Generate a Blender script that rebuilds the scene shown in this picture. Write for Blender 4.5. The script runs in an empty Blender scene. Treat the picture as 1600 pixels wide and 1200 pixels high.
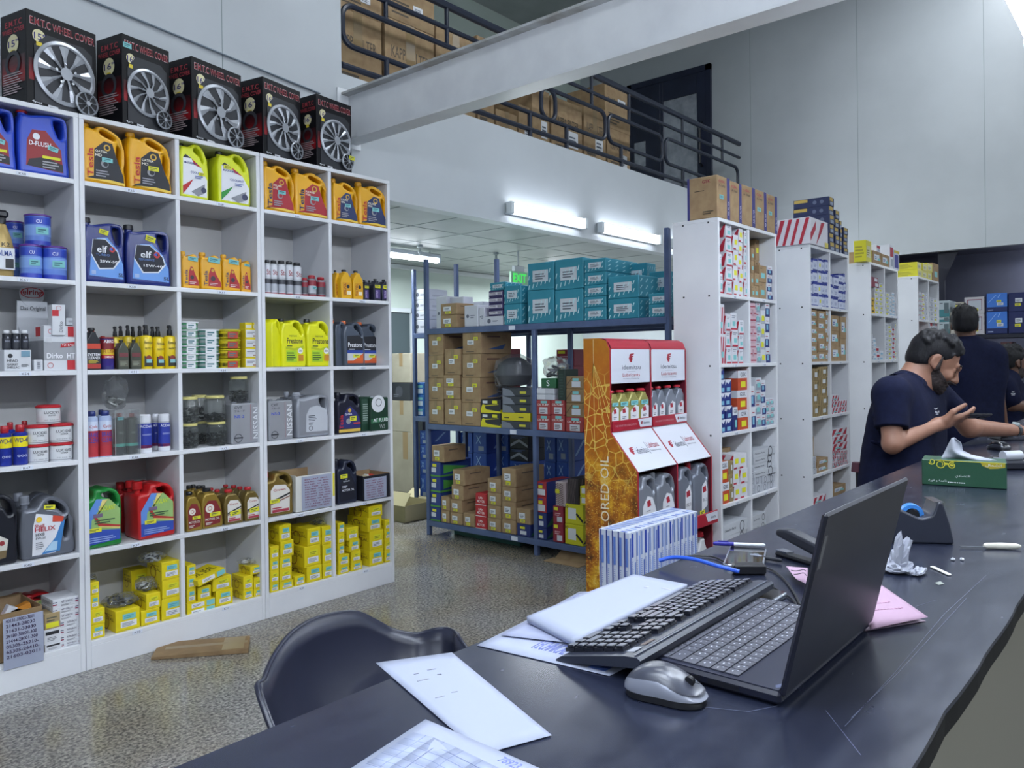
import bpy, bmesh, math, random
import numpy as np
from mathutils import Vector, Matrix
random.seed(7)
SC = bpy.context.scene
COL = SC.collection
# ------------------------------------------------------------------ camera
F_PX, CX, CY, YAW, PIT, ROL, EYE = 1226.1, 800.0, 569.83, .706836, .0034883, -.0123353, 1.4
_f = Vector((math.cos(YAW)*math.cos(PIT), math.sin(YAW)*math.cos(PIT), -math.sin(PIT)))
_r = Vector((math.sin(YAW), -math.cos(YAW), 0)); _u = _r.cross(_f)
_c, _s = math.cos(ROL), math.sin(ROL)
CR, CU, CD = _c*_r+_s*_u, -_s*_r+_c*_u, _f
EYEP = Vector((0, 0, EYE))
cam_data = bpy.data.cameras.new('camera'); cam = bpy.data.objects.new('camera', cam_data); COL.objects.link(cam)
m = Matrix((CR, CU, -CD)).transposed().to_4x4(); m.translation = EYEP; cam.matrix_world = m
cam_data.sensor_width = 36; cam_data.lens = 36*F_PX/1600; cam_data.shift_y = (CY-600)/1600
cam_data.clip_start = .02; cam_data.clip_end = 200
SC.camera = cam
# ------------------------------------------------------------------ world, exposure
w = bpy.data.worlds.new('world'); SC.world = w; w.use_nodes = True
w.node_tree.nodes['Background'].inputs[0].default_value = (.52, .60, .72, 1)
w.node_tree.nodes['Background'].inputs[1].default_value = .35
SC.view_settings.view_transform = 'Standard'; SC.view_settings.look = 'None'
SC.view_settings.gamma = 1; SC.view_settings.use_curve_mapping = False
SC.view_settings.exposure = 0.0
TUBE_W = 1.0          # multiplier on every tube lamp's light
SC.cycles.use_denoising = True
SC.cycles.max_bounces = 6; SC.cycles.diffuse_bounces = 4; SC.cycles.glossy_bounces = 3; SC.cycles.transmission_bounces = 5
SC.cycles.sample_clamp_indirect = 6

def at(px, py, ax, val):
    """point on the plane ax=val met by the line of sight through a photo pixel (used as a tape measure)"""
    v = CR*((px-CX)/F_PX) - CU*((py-CY)/F_PX) + CD
    i = 'XYZ'.index(ax); return EYEP + v*((val-EYEP[i])/v[i])

# ------------------------------------------------------------------ materials
def lin(h):
    h = h.lstrip('#'); out = []
    for i in (0, 2, 4):
        c = int(h[i:i+2], 16)/255
        out.append(c/12.92 if c <= .04045 else ((c+.055)/1.055)**2.4)
    return (*out, 1)
_M = {}
def mat(hexc, rough=.5, metal=0, spec=.5, trans=0, emit=0, alpha=1, coat=0, name=None):
    key = (hexc, rough, metal, spec, trans, emit, alpha, coat)
    if key in _M: return _M[key]
    m = bpy.data.materials.new(name or 'paint_'+hexc.strip('#')); m.use_nodes = True
    b = m.node_tree.nodes['Principled BSDF']; I = b.inputs
    I['Base Color'].default_value = lin(hexc); I['Roughness'].default_value = rough; I['Metallic'].default_value = metal
    I['Specular IOR Level'].default_value = spec; I['Transmission Weight'].default_value = trans; I['Alpha'].default_value = alpha
    I['Coat Weight'].default_value = coat
    if emit: I['Emission Color'].default_value = lin(hexc); I['Emission Strength'].default_value = emit
    _M[key] = m; return m
def nmat(name, build, rough=.5, metal=0, spec=.5, coat=0):
    """material with a node-built base colour: build(nt, principled)"""
    if name in _M: return _M[name]
    m = bpy.data.materials.new(name); m.use_nodes = True; nt = m.node_tree; b = nt.nodes['Principled BSDF']
    b.inputs['Roughness'].default_value = rough; b.inputs['Metallic'].default_value = metal; b.inputs['Specular IOR Level'].default_value = spec
    b.inputs['Coat Weight'].default_value = coat
    build(nt, b); _M[name] = m; return m
def N(nt, typ, **kw):
    n = nt.nodes.new(typ)
    for k, v in kw.items():
        if k in n.inputs.keys(): n.inputs[k].default_value = v
        else: setattr(n, k, v)
    return n
def ramp(nt, stops, interp='LINEAR'):
    r = nt.nodes.new('ShaderNodeValToRGB'); cr = r.color_ramp; cr.interpolation = interp
    while len(cr.elements) < len(stops): cr.elements.new(.5)
    for e, (p, c) in zip(cr.elements, stops): e.position = p; e.color = lin(c) if isinstance(c, str) else (c, c, c, 1)
    return r
def noisy(name, c1, c2, scale=8, rough=.6, bump=0, metal=0, spec=.5, coords='Object', detail=4, stretch=None, lo=.35, hi=.65):
    def b(nt, bs):
        tc = N(nt, 'ShaderNodeTexCoord'); src = tc.outputs[coords]
        if stretch:
            mp = N(nt, 'ShaderNodeMapping'); mp.inputs['Scale'].default_value = stretch; nt.links.new(src, mp.inputs[0]); src = mp.outputs[0]
        n = N(nt, 'ShaderNodeTexNoise', Scale=scale, Detail=detail); nt.links.new(src, n.inputs['Vector'])
        r = ramp(nt, [(lo, c1), (hi, c2)]); nt.links.new(n.outputs['Fac'], r.inputs[0]); nt.links.new(r.outputs[0], bs.inputs['Base Color'])
        if bump:
            bp = N(nt, 'ShaderNodeBump', Strength=bump, Distance=.01); nt.links.new(n.outputs['Fac'], bp.inputs['Height']); nt.links.new(bp.outputs[0], bs.inputs['Normal'])
    return nmat(name, b, rough, metal, spec)

WHITE = mat('#cfd2d6', .45); KRAFT = noisy('kraft_board', '#93795b', '#a38a68', 14, .85)
KRAFT_D = noisy('kraft_board_dark', '#7d6548', '#8d7453', 12, .85)
BLACK = mat('#15161c', .4); PAPER = mat('#9aa1b6', .7); INK = mat('#2a2d38', .7)
CHROME = mat('#b8bcc4', .2, 1); RACKBLUE = noisy('rack_paint', '#46567a', '#52638a', 6, .45)

# ------------------------------------------------------------------ text cache
_T = {}
def text_mesh(s, bold=0, shear=0):
    k = (s, bold, shear)
    if k in _T: return _T[k]
    c = bpy.data.curves.new('t', 'FONT'); c.body = s; c.size = 1; c.resolution_u = 2; c.offset = bold; c.shear = shear; c.fill_mode = 'FRONT'
    o = bpy.data.objects.new('t', c); COL.objects.link(o)
    me = bpy.data.meshes.new_from_object(o.evaluated_get(bpy.context.evaluated_depsgraph_get()))
    v = [(p.co.x, p.co.y) for p in me.vertices]; f = [tuple(p.vertices) for p in me.polygons]
    bpy.data.objects.remove(o); bpy.data.curves.remove(c); bpy.data.meshes.remove(me)
    if not v: v = [(0, 0), (1, 0), (0, 1)]; f = []
    xs = [p[0] for p in v]; ys = [p[1] for p in v]; x0, x1, y0, y1 = min(xs), max(xs), min(ys), max(ys)
    sx = (x1-x0) or 1; sy = (y1-y0) or 1
    _T[k] = ([((p[0]-x0)/sx, (p[1]-y0)/sy) for p in v], f); return _T[k]
_S = {}
def shape_mesh(outline, holes, depth, bev, cyc=None):
    """rounded slab from a 2-D outline with holes: verts in (x, z) with y 0..depth"""
    k = (tuple(outline), tuple(tuple(h) for h in holes), round(depth, 4), round(bev, 4))
    if k in _S: return _S[k]
    c = bpy.data.curves.new('s', 'CURVE'); c.dimensions = '2D'; c.fill_mode = 'BOTH'
    c.extrude = max(depth/2-bev, .0001); c.bevel_depth = bev; c.bevel_resolution = 2; c.offset = -bev
    for pts in [outline]+list(holes):
        sp = c.splines.new('POLY'); sp.points.add(len(pts)-1)
        for p, q in zip(sp.points, pts): p.co = (q[0], q[1], 0, 1)
        sp.use_cyclic_u = True
    o = bpy.data.objects.new('s', c); COL.objects.link(o)
    me = bpy.data.meshes.new_from_object(o.evaluated_get(bpy.context.evaluated_depsgraph_get()))
    v = [(p.co.x, -p.co.z+depth/2, p.co.y) for p in me.vertices]; f = [tuple(p.vertices) for p in me.polygons]
    bpy.data.objects.remove(o); bpy.data.curves.remove(c); bpy.data.meshes.remove(me)
    _S[k] = (v, f); return _S[k]
def smooth_poly(pts, r=.15, n=3):
    """round the corners of a polygon by cutting each with a short arc"""
    out = []; L = len(pts)
    for i in range(L):
        p0, p, p1 = Vector(pts[i-1]), Vector(pts[i]), Vector(pts[(i+1) % L])
        a, b = p0-p, p1-p; ra = min(r, a.length*.45); rb = min(r, b.length*.45)
        A, B = p+a.normalized()*ra, p+b.normalized()*rb
        for j in range(n+1):
            t = j/n; q = A*(1-t)**2+p*2*t*(1-t)+B*t*t; out.append((round(q.x, 5), round(q.y, 5)))
    return out

class MB:
    def __init__(s): s.v = []; s.f = []; s.mi = []; s.mats = []; s.M = Matrix.Identity(4)
    def _m(s, m):
        if m not in s.mats: s.mats.append(m)
        return s.mats.index(m)
    def add(s, vs, fs, m):
        b = len(s.v); i = s._m(m); M = s.M
        s.v += [tuple(M @ Vector(p)) for p in vs]; s.f += [tuple(b+k for k in f) for f in fs]; s.mi += [i]*len(fs); return s
    def box(s, x0, x1, y0, y1, z0, z1, m, c=0):
        if x1 < x0: x0, x1 = x1, x0
        if y1 < y0: y0, y1 = y1, y0
        if z1 < z0: z0, z1 = z1, z0
        if c <= 0:
            vs = [(x, y, z) for x in (x0, x1) for y in (y0, y1) for z in (z0, z1)]
            return s.add(vs, [(0, 1, 3, 2), (4, 6, 7, 5), (0, 4, 5, 1), (2, 3, 7, 6), (0, 2, 6, 4), (1, 5, 7, 3)], m)
        c = min(c, (x1-x0)*.45, (y1-y0)*.45, (z1-z0)*.45); vs = []; fs = []; idx = {}
        for ix, x in enumerate((x0, x1)):
            for iy, y in enumerate((y0, y1)):
                for iz, z in enumerate((z0, z1)):
                    sx, sy, sz = (1, -1)[ix]*c, (1, -1)[iy]*c, (1, -1)[iz]*c
                    for a, p in enumerate(((x, y+sy, z+sz), (x+sx, y, z+sz), (x+sx, y+sy, z))):
                        idx[ix, iy, iz, a] = len(vs); vs.append(p)
        g = lambda *k: idx[k]
        def face(a, v, flip):
            o = [k for k in range(3) if k != a]; q = []
            for (p1, p2) in ((0, 0), (1, 0), (1, 1), (0, 1)):
                k = [0]*3; k[a] = v; k[o[0]] = p1; k[o[1]] = p2; q.append(g(*k, a))
            if flip: q.reverse()
            fs.append(tuple(q))
        for a in range(3):
            face(a, 0, a != 1); face(a, 1, a == 1)
        for a in range(3):
            o = [k for k in range(3) if k != a]
            for p1 in (0, 1):
                for p2 in (0, 1):
                    k0 = [0]*3; k1 = [0]*3; k1[a] = 1
                    for k in (k0, k1): k[o[0]] = p1; k[o[1]] = p2
                    q = [g(*k0, o[0]), g(*k0, o[1]), g(*k1, o[1]), g(*k1, o[0])]
                    fs.append(tuple(q))
        for ix in (0, 1):
            for iy in (0, 1):
                for iz in (0, 1): fs.append((g(ix, iy, iz, 0), g(ix, iy, iz, 1), g(ix, iy, iz, 2)))
        ctr = Vector(((x0+x1)/2, (y0+y1)/2, (z0+z1)/2)); out = []
        for f in fs:
            a, b, d = Vector(vs[f[0]]), Vector(vs[f[1]]), Vector(vs[f[2]])
            n = (b-a).cross(d-a); mid = sum((Vector(vs[k]) for k in f), Vector())/len(f)
            out.append(tuple(reversed(f)) if n.dot(mid-ctr) < 0 else f)
        return s.add(vs, out, m)
    def poly(s, pts, m): return s.add(pts, [tuple(range(len(pts)))], m)
    def slab(s, outline, holes, depth, bev, m, y0=0, k=(1, 1)):
        v, f = shape_mesh([(round(p[0]*k[0], 5), round(p[1]*k[1], 5)) for p in outline], [[(round(p[0]*k[0], 5), round(p[1]*k[1], 5)) for p in h] for h in holes], depth, bev)
        return s.add([(p[0], p[1]+y0, p[2]) for p in v], f, m)
    def lathe(s, prof, cx, cy, cz, m, n=20, sx=1, sy=1):
        vs = []; fs = []
        for (r, z) in prof:
            for i in range(n):
                a = 2*math.pi*i/n; vs.append((cx+r*math.cos(a)*sx, cy+r*math.sin(a)*sy, cz+z))
        for j in range(len(prof)-1):
            for i in range(n):
                a, b = j*n+i, j*n+(i+1) % n; fs.append((a, b, b+n, a+n))
        fs.append(tuple(reversed(range(n)))); fs.append(tuple((len(prof)-1)*n+i for i in range(n)))
        return s.add(vs, fs, m)
    def tube(s, pts, r, m, n=8, closed=False):
        pts = [Vector(p) for p in pts]; vs = []; fs = []; L = len(pts); up = Vector((0, 0, 1)); prev = None
        for i, p in enumerate(pts):
            a = pts[(i-1) % L] if (closed or i) else p; b = pts[(i+1) % L] if (closed or i < L-1) else p
            t = (b-a).normalized()
            if prev is None: prev = t.cross(up if abs(t.z) < .9 else Vector((1, 0, 0))).normalized()
            nrm = (prev-t*prev.dot(t)).normalized(); prev = nrm; bn = t.cross(nrm)
            rr = r[i] if isinstance(r, (list, tuple)) else r
            for k in range(n):
                an = 2*math.pi*k/n; vs.append(p+nrm*(math.cos(an)*rr)+bn*(math.sin(an)*rr))
        for i in range(L if closed else L-1):
            for k in range(n):
                a, b = i*n+k, i*n+(k+1) % n; c, d = ((i+1) % L)*n+(k+1) % n, ((i+1) % L)*n+k; fs.append((a, d, c, b))
        if not closed: fs.append(tuple(range(n))); fs.append(tuple(reversed(range((L-1)*n, L*n))))
        return s.add(vs, fs, m)
    def text(s, st, x0, z0, x1, z1, y, m, bold=0, shear=0, rot=0):
        """text in the rectangle x0..x1, z0..z1 of the plane y, read from -y; rot=90 runs upward"""
        v, f = text_mesh(st, bold, shear); out = []
        for (a, b) in v:
            if rot == 90: a, b = 1-b, a
            elif rot == -90: a, b = b, 1-a
            out.append((x0+(x1-x0)*a, y, z0+(z1-z0)*b))
        return s.add(out, f, m)
    def build(s, name, parent=None, ang=.6, loc=None):
        me = bpy.data.meshes.new(name); me.from_pydata(s.v, [], s.f)
        for m in s.mats: me.materials.append(m)
        me.polygons.foreach_set('material_index', s.mi); me.update()
        if ang: me.shade_smooth(); me.set_sharp_from_angle(angle=ang)
        o = bpy.data.objects.new(name, me); COL.objects.link(o)
        if parent: o.parent = parent
        if loc: o.location = loc
        return o
def tag(o, label, cat, group=None, kind=None):
    if label: o['label'] = label
    if cat: o['category'] = cat
    if group: o['group'] = group
    if kind: o['kind'] = kind
    return o
def empty(name, loc=(0, 0, 0), rz=0):
    o = bpy.data.objects.new(name, None); COL.objects.link(o); o.location = loc; o.rotation_euler = (0, 0, rz); o.empty_display_size = .05; return o
def kids(o): return [c for c in _KIDS.get(o.name, [])]
_KIDS = {}
def copy_tree(o, parent=None):
    c = o.copy(); COL.objects.link(c)
    if parent: c.parent = parent
    for ch in list(o.children): copy_tree(ch, c)
    return c
def structure(o, n=None): o['kind'] = 'structure'; return o
# decoration elements on a face: x,z in 0..1 of the face, read from outside
def decor(mb, w, h, els, face='F', d=.1, y=-.0006, x0=None):
    keep = mb.M.copy()
    if face == 'F': T = Matrix.Translation((-w/2, 0, 0))
    elif face == 'L': T = Matrix.Translation((-w/2, d, 0)) @ Matrix.Rotation(-math.pi/2, 4, 'Z'); w = d
    elif face == 'R': T = Matrix.Translation((w/2, 0, 0)) @ Matrix.Rotation(math.pi/2, 4, 'Z'); w = d
    elif face == 'T': T = Matrix.Translation((-w/2, 0, h)) @ Matrix.Rotation(-math.pi/2, 4, 'X'); h = d
    mb.M = keep @ T
    yy = y
    for e in els:
        k = e[0]; c = mat(e[-1], .55) if isinstance(e[-1], str) else e[-1]
        if k == 'r':
            x0, z0, x1, z1 = e[1]*w, e[2]*h, e[3]*w, e[4]*h
            mb.poly([(x0, yy, z0), (x1, yy, z0), (x1, yy, z1), (x0, yy, z1)], c)
        elif k == 'p': mb.poly([(p[0]*w, yy, p[1]*h) for p in e[1]], c)
        elif k == 'c': mb.poly([(e[1]*w+e[3]*w*math.cos(a*math.pi/12), yy, e[2]*h+e[3]*w*math.sin(a*math.pi/12)) for a in range(24)], c)
        elif k == 'o':
            for a in range(20):
                q = []
                for (aa, rr) in ((a, e[3]), (a+1, e[3]), (a+1, e[3]-e[4]), (a, e[3]-e[4])):
                    q.append((e[1]*w+rr*w*math.cos(aa*math.pi/10), yy, e[2]*h+rr*w*math.sin(aa*math.pi/10)*(e[5] if len(e) > 6 else 1)))
                mb.poly(list(reversed(q)), c)
        elif k == 't': mb.text(e[1], e[2]*w, e[3]*h, e[4]*w, e[5]*h, yy, c, bold=.012)
        elif k == 'tv': mb.text(e[1], e[2]*w, e[3]*h, e[4]*w, e[5]*h, yy, c, bold=.012, rot=90)
        elif k == 'td': mb.text(e[1], e[2]*w, e[3]*h, e[4]*w, e[5]*h, yy, c, bold=.012, rot=-90)
        elif k == 'ln':   # n fine lines of print
            n = e[5]; x0, z0, x1, z1 = e[1]*w, e[2]*h, e[3]*w, e[4]*h; st = (z1-z0)/n
            for i in range(n):
                q = x0+(x1-x0)*(.7+.3*((i*37) % 10)/10)
                mb.poly([(x0, yy, z0+st*i), (q, yy, z0+st*i), (q, yy, z0+st*(i+.5)), (x0, yy, z0+st*(i+.5))], c)
        yy -= .0005
    mb.M = keep; return mb
# ------------------------------------------------------------------ lamps (each batten carries its own light)
TUBE_ON = mat('#f2f8ff', .4, emit=14); ROW_ON = mat('#e9f2ff', .4, emit=92); WALL_ON = mat('#eef5ff', .4, emit=12); FIX = mat('#c9d0d4', .5)
def batten(x0, x1, y, z, label, power, facing='down', group=None, two=True, w=.16, hang=0, glow=None):
    t = tag(empty('tube_light', ((x0+x1)/2, y, z)), label, 'light', group); L = x1-x0
    b = MB(); n = MB()
    if facing == 'down':
        b.box(-L/2, L/2, -w/2, w/2, .03, .07, FIX, .006)
        for s in (-1, 1): b.box(s*(L/2-.012)-.012, s*(L/2-.012)+.012, -w/2, w/2, -.02, .035, FIX, .004)
        if hang:
            for s in (-1, 1): b.tube([(s*L*.4, 0, .06), (s*L*.4, 0, hang)], .006, FIX, 6)
        for k in ((-1, 1) if two else (0,)): n.tube([(-L/2+.025, k*w*.27, 0), (L/2-.025, k*w*.27, 0)], .018, glow or TUBE_ON, 10)
    else:
        b.box(-L/2, L/2, -.03, 0, -.045, .045, FIX, .006)
        for s in (-1, 1): b.box(s*(L/2-.02)-.02, s*(L/2-.02)+.02, -.085, -.01, -.05, .05, FIX, .005)
        n.slab([(-L/2+.04, -.042), (L/2-.04, -.042), (L/2-.04, .042), (-L/2+.04, .042)], [], .05, .015, WALL_ON, -.08)
    b.build('housing', t); n.build('tube', t)
    if glow: return t
    ld = bpy.data.lights.new('tube_glow', 'AREA'); ld.shape = 'RECTANGLE'; ld.size = L; ld.size_y = w if facing == 'down' else .09
    ld.energy = power*TUBE_W; ld.color = (.87, .94, 1.0); lo = bpy.data.objects.new('tube_glow', ld); COL.objects.link(lo); lo.parent = t
    if facing == 'down': lo.location = (0, 0, -.03)
    else: lo.location = (0, -.1, 0); lo.rotation_euler = (math.radians(-75), 0, 0)
    return t
BAT = 'tube lights in a line above the counter'
for k, x in enumerate((3.1, 1.6, .1, -1.4, -2.9)):
    batten(x-.1, x+1.1, .465, 2.8, ('bright tube light hanging over the counter, its end in the top corner' if k == 0 else 'tube light hanging over the counter, %s behind the one in view' % ('', 'first', 'second', 'third', 'fourth')[k]), 15, group=BAT, hang=3.2, w=.13, glow=ROW_ON)
for k in range(5):
    batten(-1.5+k*2.4, -.3+k*2.4, -2.6, 3.6, 'unseen tube light added for fill over the customer side, %s along' % ('first', 'second', 'third', 'fourth', 'fifth')[k], 40, group='unseen fill tube lights over the customer side', hang=2.4, w=.2)  # row added out of view to light the shelf interiors from the front
for k, (x, y) in enumerate(((-1, -4), (4, -4), (8, -4), (-1, 1.2), (4, 2.2), (8, 1.5))):
    batten(x-.9, x+.9, y, 5.9, 'unseen high ceiling tube light added for fill, %s of the hall' % ('first', 'second', 'third', 'fourth', 'fifth', 'sixth')[k], 58, group='unseen high ceiling fill tube lights', hang=.15, w=.3)  # ceiling lamps added as general fill, none of them in view
FACE = ['wall tube light nearest the large white beam', 'wall tube light in the middle of the mezzanine face', 'wall tube light half hidden behind the tall grey shelf post']
for (x0, x1), lb in zip(((4.88, 5.97), (6.2, 7.32), (7.6, 8.7)), FACE): batten(x0, x1, 4.235, 2.665, lb, 16, 'wall', 'tube lights on the mezzanine face')
batten(4.45, 5.65, 5.8, 2.44, 'single tube light hanging under the mezzanine ceiling beside the shelving edge', 80, two=False, w=.08, hang=.1, group='tube lights under the mezzanine')
batten(7.4, 8.6, 5.8, 2.44, 'unseen tube light added under the mezzanine behind the teal boxes', 80, two=False, w=.08, hang=.1, group='tube lights under the mezzanine')  # added unseen lamp, brightens the space under the mezzanine

for x, y in ((10.9, 1.2), (10.9, -1.6)): batten(x-.45, x+.45, y, 2.62, 'small tube light inside the annex, %s the opening edge' % ('close to' if y > 0 else 'far from'), 9, two=False, w=.08, hang=.08, group='small tube lights in the annex')
# ------------------------------------------------------------------ the room
def granite(nt, bs):
    tc = N(nt, 'ShaderNodeTexCoord'); v = N(nt, 'ShaderNodeTexVoronoi', Scale=120); n = N(nt, 'ShaderNodeTexNoise', Scale=75, Detail=5); n2 = N(nt, 'ShaderNodeTexNoise', Scale=1.3, Detail=3)
    for q in (v, n, n2): nt.links.new(tc.outputs['Object'], q.inputs['Vector'])
    r = ramp(nt, [(.0, '#454549'), (.3, '#6e6d6c'), (.6, '#8b8986'), (1, '#b0aea9')]); nt.links.new(v.outputs['Color'], r.inputs[0])
    r2 = ramp(nt, [(.42, '#4c4c4e'), (.6, '#b4b1ab')]); nt.links.new(n.outputs['Fac'], r2.inputs[0])
    mx = N(nt, 'ShaderNodeMix', data_type='RGBA'); mx.inputs[0].default_value = .5
    nt.links.new(r.outputs[0], mx.inputs[6]); nt.links.new(r2.outputs[0], mx.inputs[7])
    r3 = ramp(nt, [(.42, '#ffffff'), (.66, '#dccfb4')]); nt.links.new(n2.outputs['Fac'], r3.inputs[0])
    m2 = N(nt, 'ShaderNodeMix', data_type='RGBA', blend_type='MULTIPLY'); m2.inputs[0].default_value = .8
    nt.links.new(mx.outputs[2], m2.inputs[6]); nt.links.new(r3.outputs[0], m2.inputs[7])
    # tile joints every 60 cm
    bk = N(nt, 'ShaderNodeTexBrick', Scale=1); bk.offset = 0; bk.inputs['Brick Width'].default_value = .6; bk.inputs['Row Height'].default_value = .6; bk.inputs['Mortar Size'].default_value = .0015
    bk.inputs['Color1'].default_value = (1, 1, 1, 1); bk.inputs['Color2'].default_value = (.93, .93, .93, 1); bk.inputs['Mortar'].default_value = (.72, .72, .72, 1)
    nt.links.new(tc.outputs['Object'], bk.inputs['Vector'])
    m3 = N(nt, 'ShaderNodeMix', data_type='RGBA', blend_type='MULTIPLY'); m3.inputs[0].default_value = 1
    nt.links.new(m2.outputs[2], m3.inputs[6]); nt.links.new(bk.outputs['Color'], m3.inputs[7]); nt.links.new(m3.outputs[2], bs.inputs['Base Color'])
GRAN = nmat('speckled_granite', granite, .16, spec=.5)
TILE = noisy('polished_beige_floor', '#6f6c60', '#7d7a6d', 3, .14, spec=.6)
WALL = noisy('pale_wall_panel', '#b0b5ba', '#b6bbc0', 2, .35)
WALL_G = noisy('pale_green_wall', '#c3d0c7', '#c9d6cd', 2, .6)
CEIL = noisy('ceiling_tile', '#a2a8a8', '#adb3b3', 3, .45)
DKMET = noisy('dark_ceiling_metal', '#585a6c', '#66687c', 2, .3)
SEAM = mat('#7c888a', .6)
XF, YW = 9.75, 4.24     # far wall, mezzanine face
def st(name, mb, ang=.6): return structure(mb.build(name, ang=ang))
st('floor', MB().box(-4, 13, .5, 7, -.1, 0, GRAN)); st('floor', MB().box(-4, 13, -6, .5, -.1, 0, TILE))
b = MB(); b.box(-4.1, 3.255, YW, YW+.1, 0, 6.1, WALL)
for x in (-2.4, -1.2, 0, 1.2, 2.4): b.box(x-.002, x+.002, YW-.001, YW, 2.6, 6.1, SEAM)
st('wall_left', b)
p0, p1 = at(140, 0, 'Y', YW-.01), at(430, 118, 'Y', YW-.01)
t = MB(); t.tube([at(100, -17, 'Y', YW-.008), p0, p1, at(500, 146, 'Y', YW-.008)], .006, mat('#6d7884', .5)); tag(t.build('conduit'), 'thin grey cable conduit running along the upper wall', 'conduit')
b = MB()    # far wall above and beside the opening
b.box(XF, XF+.1, -6, 6.95, 2.575, 6.1, WALL); b.box(XF, XF+.1, 2.6, 6.95, 0, 2.575, WALL)
for y in (4.22, 2.9, 1.6, .3): b.box(XF-.001, XF, y-.002, y+.002, 2.575, 6.1, SEAM)
st('wall_far', b)
st('wall_back', MB().box(3.2, 13, 6.9, 7, 0, 6.1, WALL_G))
st('wall_near', MB().box(-4.1, 13, -6.1, -6, 0, 6.1, WALL)); st('wall_side', MB().box(-4.1, -4, -6, YW, 0, 6.1, WALL))
st('ceiling', MB().box(-4.1, 13, -6.1, 7, 6.05, 6.15, CEIL))
b = MB(); b.box(3.255, XF, YW, YW+.12, 2.55, 3.335, WALL); b.box(3.255, XF, YW+.12, 6.9, 3.2, 3.335, WALL)
st('wall_mezzanine', b)
b = MB(); b.box(3.255, XF, YW+.12, 6.9, 2.55, 2.6, CEIL)
for k in range(1, 11): b.box(3.255+k*.6, 3.262+k*.6, YW+.12, 6.9, 2.548, 2.55, SEAM)
for y in (4.9, 5.5, 6.1, 6.7): b.box(3.255, XF, y, y+.007, 2.548, 2.55, SEAM)
st('ceiling_mezzanine', b)
st('trim_1', MB().box(3.255, XF, 6.86, 6.9, 2.49, 2.548, mat('#c8cfd0', .5), .01))
# solid side wall closing the mezzanine store at the left
st('wall_store', MB().box(3.155, 3.255, YW+.1, 6.95, 0, 6.1, WALL_G))
# room seen through the opening
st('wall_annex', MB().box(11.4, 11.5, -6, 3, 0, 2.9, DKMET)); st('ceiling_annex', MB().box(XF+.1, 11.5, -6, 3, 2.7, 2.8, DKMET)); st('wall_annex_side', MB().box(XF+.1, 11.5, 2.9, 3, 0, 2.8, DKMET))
# sprinklers under the mezzanine
for i, (px, py) in enumerate(((656, 391), (775, 402))):
    p = at(px, py, 'Z', 2.5); b = MB(); b.lathe([(.03, .05), (.03, .03), (.012, .02), (.012, -.01), (.022, -.015), (.008, -.045)], 0, 0, 0, mat('#9aa3a6', .4), 12)
    tag(b.build('sprinkler', loc=p), ('small grey ceiling sprinkler above the white stacked cartons', 'small grey ceiling sprinkler beside the exit sign')[i], 'sprinkler')
# back window of the store
def yz(px, py, Y=6.88): return at(px, py, 'Y', Y)
a, c = yz(614, 481), yz(641, 640)
b = MB(); x0, x1 = a.x-.6, c.x+.05; z0, z1 = .95, a.z
b.box(x0, x1, 6.84, 6.88, z1-.05, z1, FIX); b.box(x0, x1, 6.84, 6.88, z0, z0+.05, FIX); b.box(x1-.05, x1, 6.84, 6.88, z0, z1, FIX)
w1 = st('window_1', b); g = MB().box(x0, x1, 6.87, 6.885, z0, z1, mat('#4c585c', .15)).build('pane', w1)
# exit sign
a, c = at(799, 423, 'Y', 5.2), at(825, 446, 'Y', 5.2)
t = tag(empty('exit_sign', (a.x, 5.2, c.z)), 'green EXIT sign hanging from the low ceiling', 'sign'); W, H = c.x-a.x, a.z-c.z
b = MB(); b.box(0, W, 0, .03, 0, H, mat('#79a98a', .4, emit=.25), .004); b.text('EXIT', W*.1, H*.15, W*.9, H*.85, -.001, mat('#3fd455', .3, emit=.9), .03); b.build('panel', t)
MB().box(W*.2, W*.8, 0, .04, H, H+.06, FIX, .004).build('bracket', t); MB().tube([(W/2, .02, H+.05), (W/2, .02, 2.55-c.z)], .008, FIX).build('rod', t)

# ------------------------------------------------------------------ the beam
BEAM = noisy('beam_paint', '#d2d5da', '#dcdfe3', 5, .35, detail=6); BEAM_D = noisy('beam_dusty_edge', '#9c9a96', '#bfc3c7', 7, .6)
zb = 2.875
xn, xfar = at(550, 216.5, 'Z', zb).x, at(550, 230, 'Z', zb).x
b = MB(); b.box(xn, xfar, -6, YW, zb, zb+.014, BEAM); xm = (xn+xfar)/2
zt = at(545, 140, 'X', xn).z
b.box(xm-.005, xm+.005, -6, YW, zb+.014, zt-.014, BEAM); b.box(xn, xfar, -6, YW, zt-.014, zt, BEAM_D)
o = st('ceiling_beam', b)
b = MB(); y = YW-.02
b.box(xn-.03, xfar+.03, YW-.012, YW-.001, zb-.03, zt+.03, BEAM)
structure(b.build('beam_end_plate', o))

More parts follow.
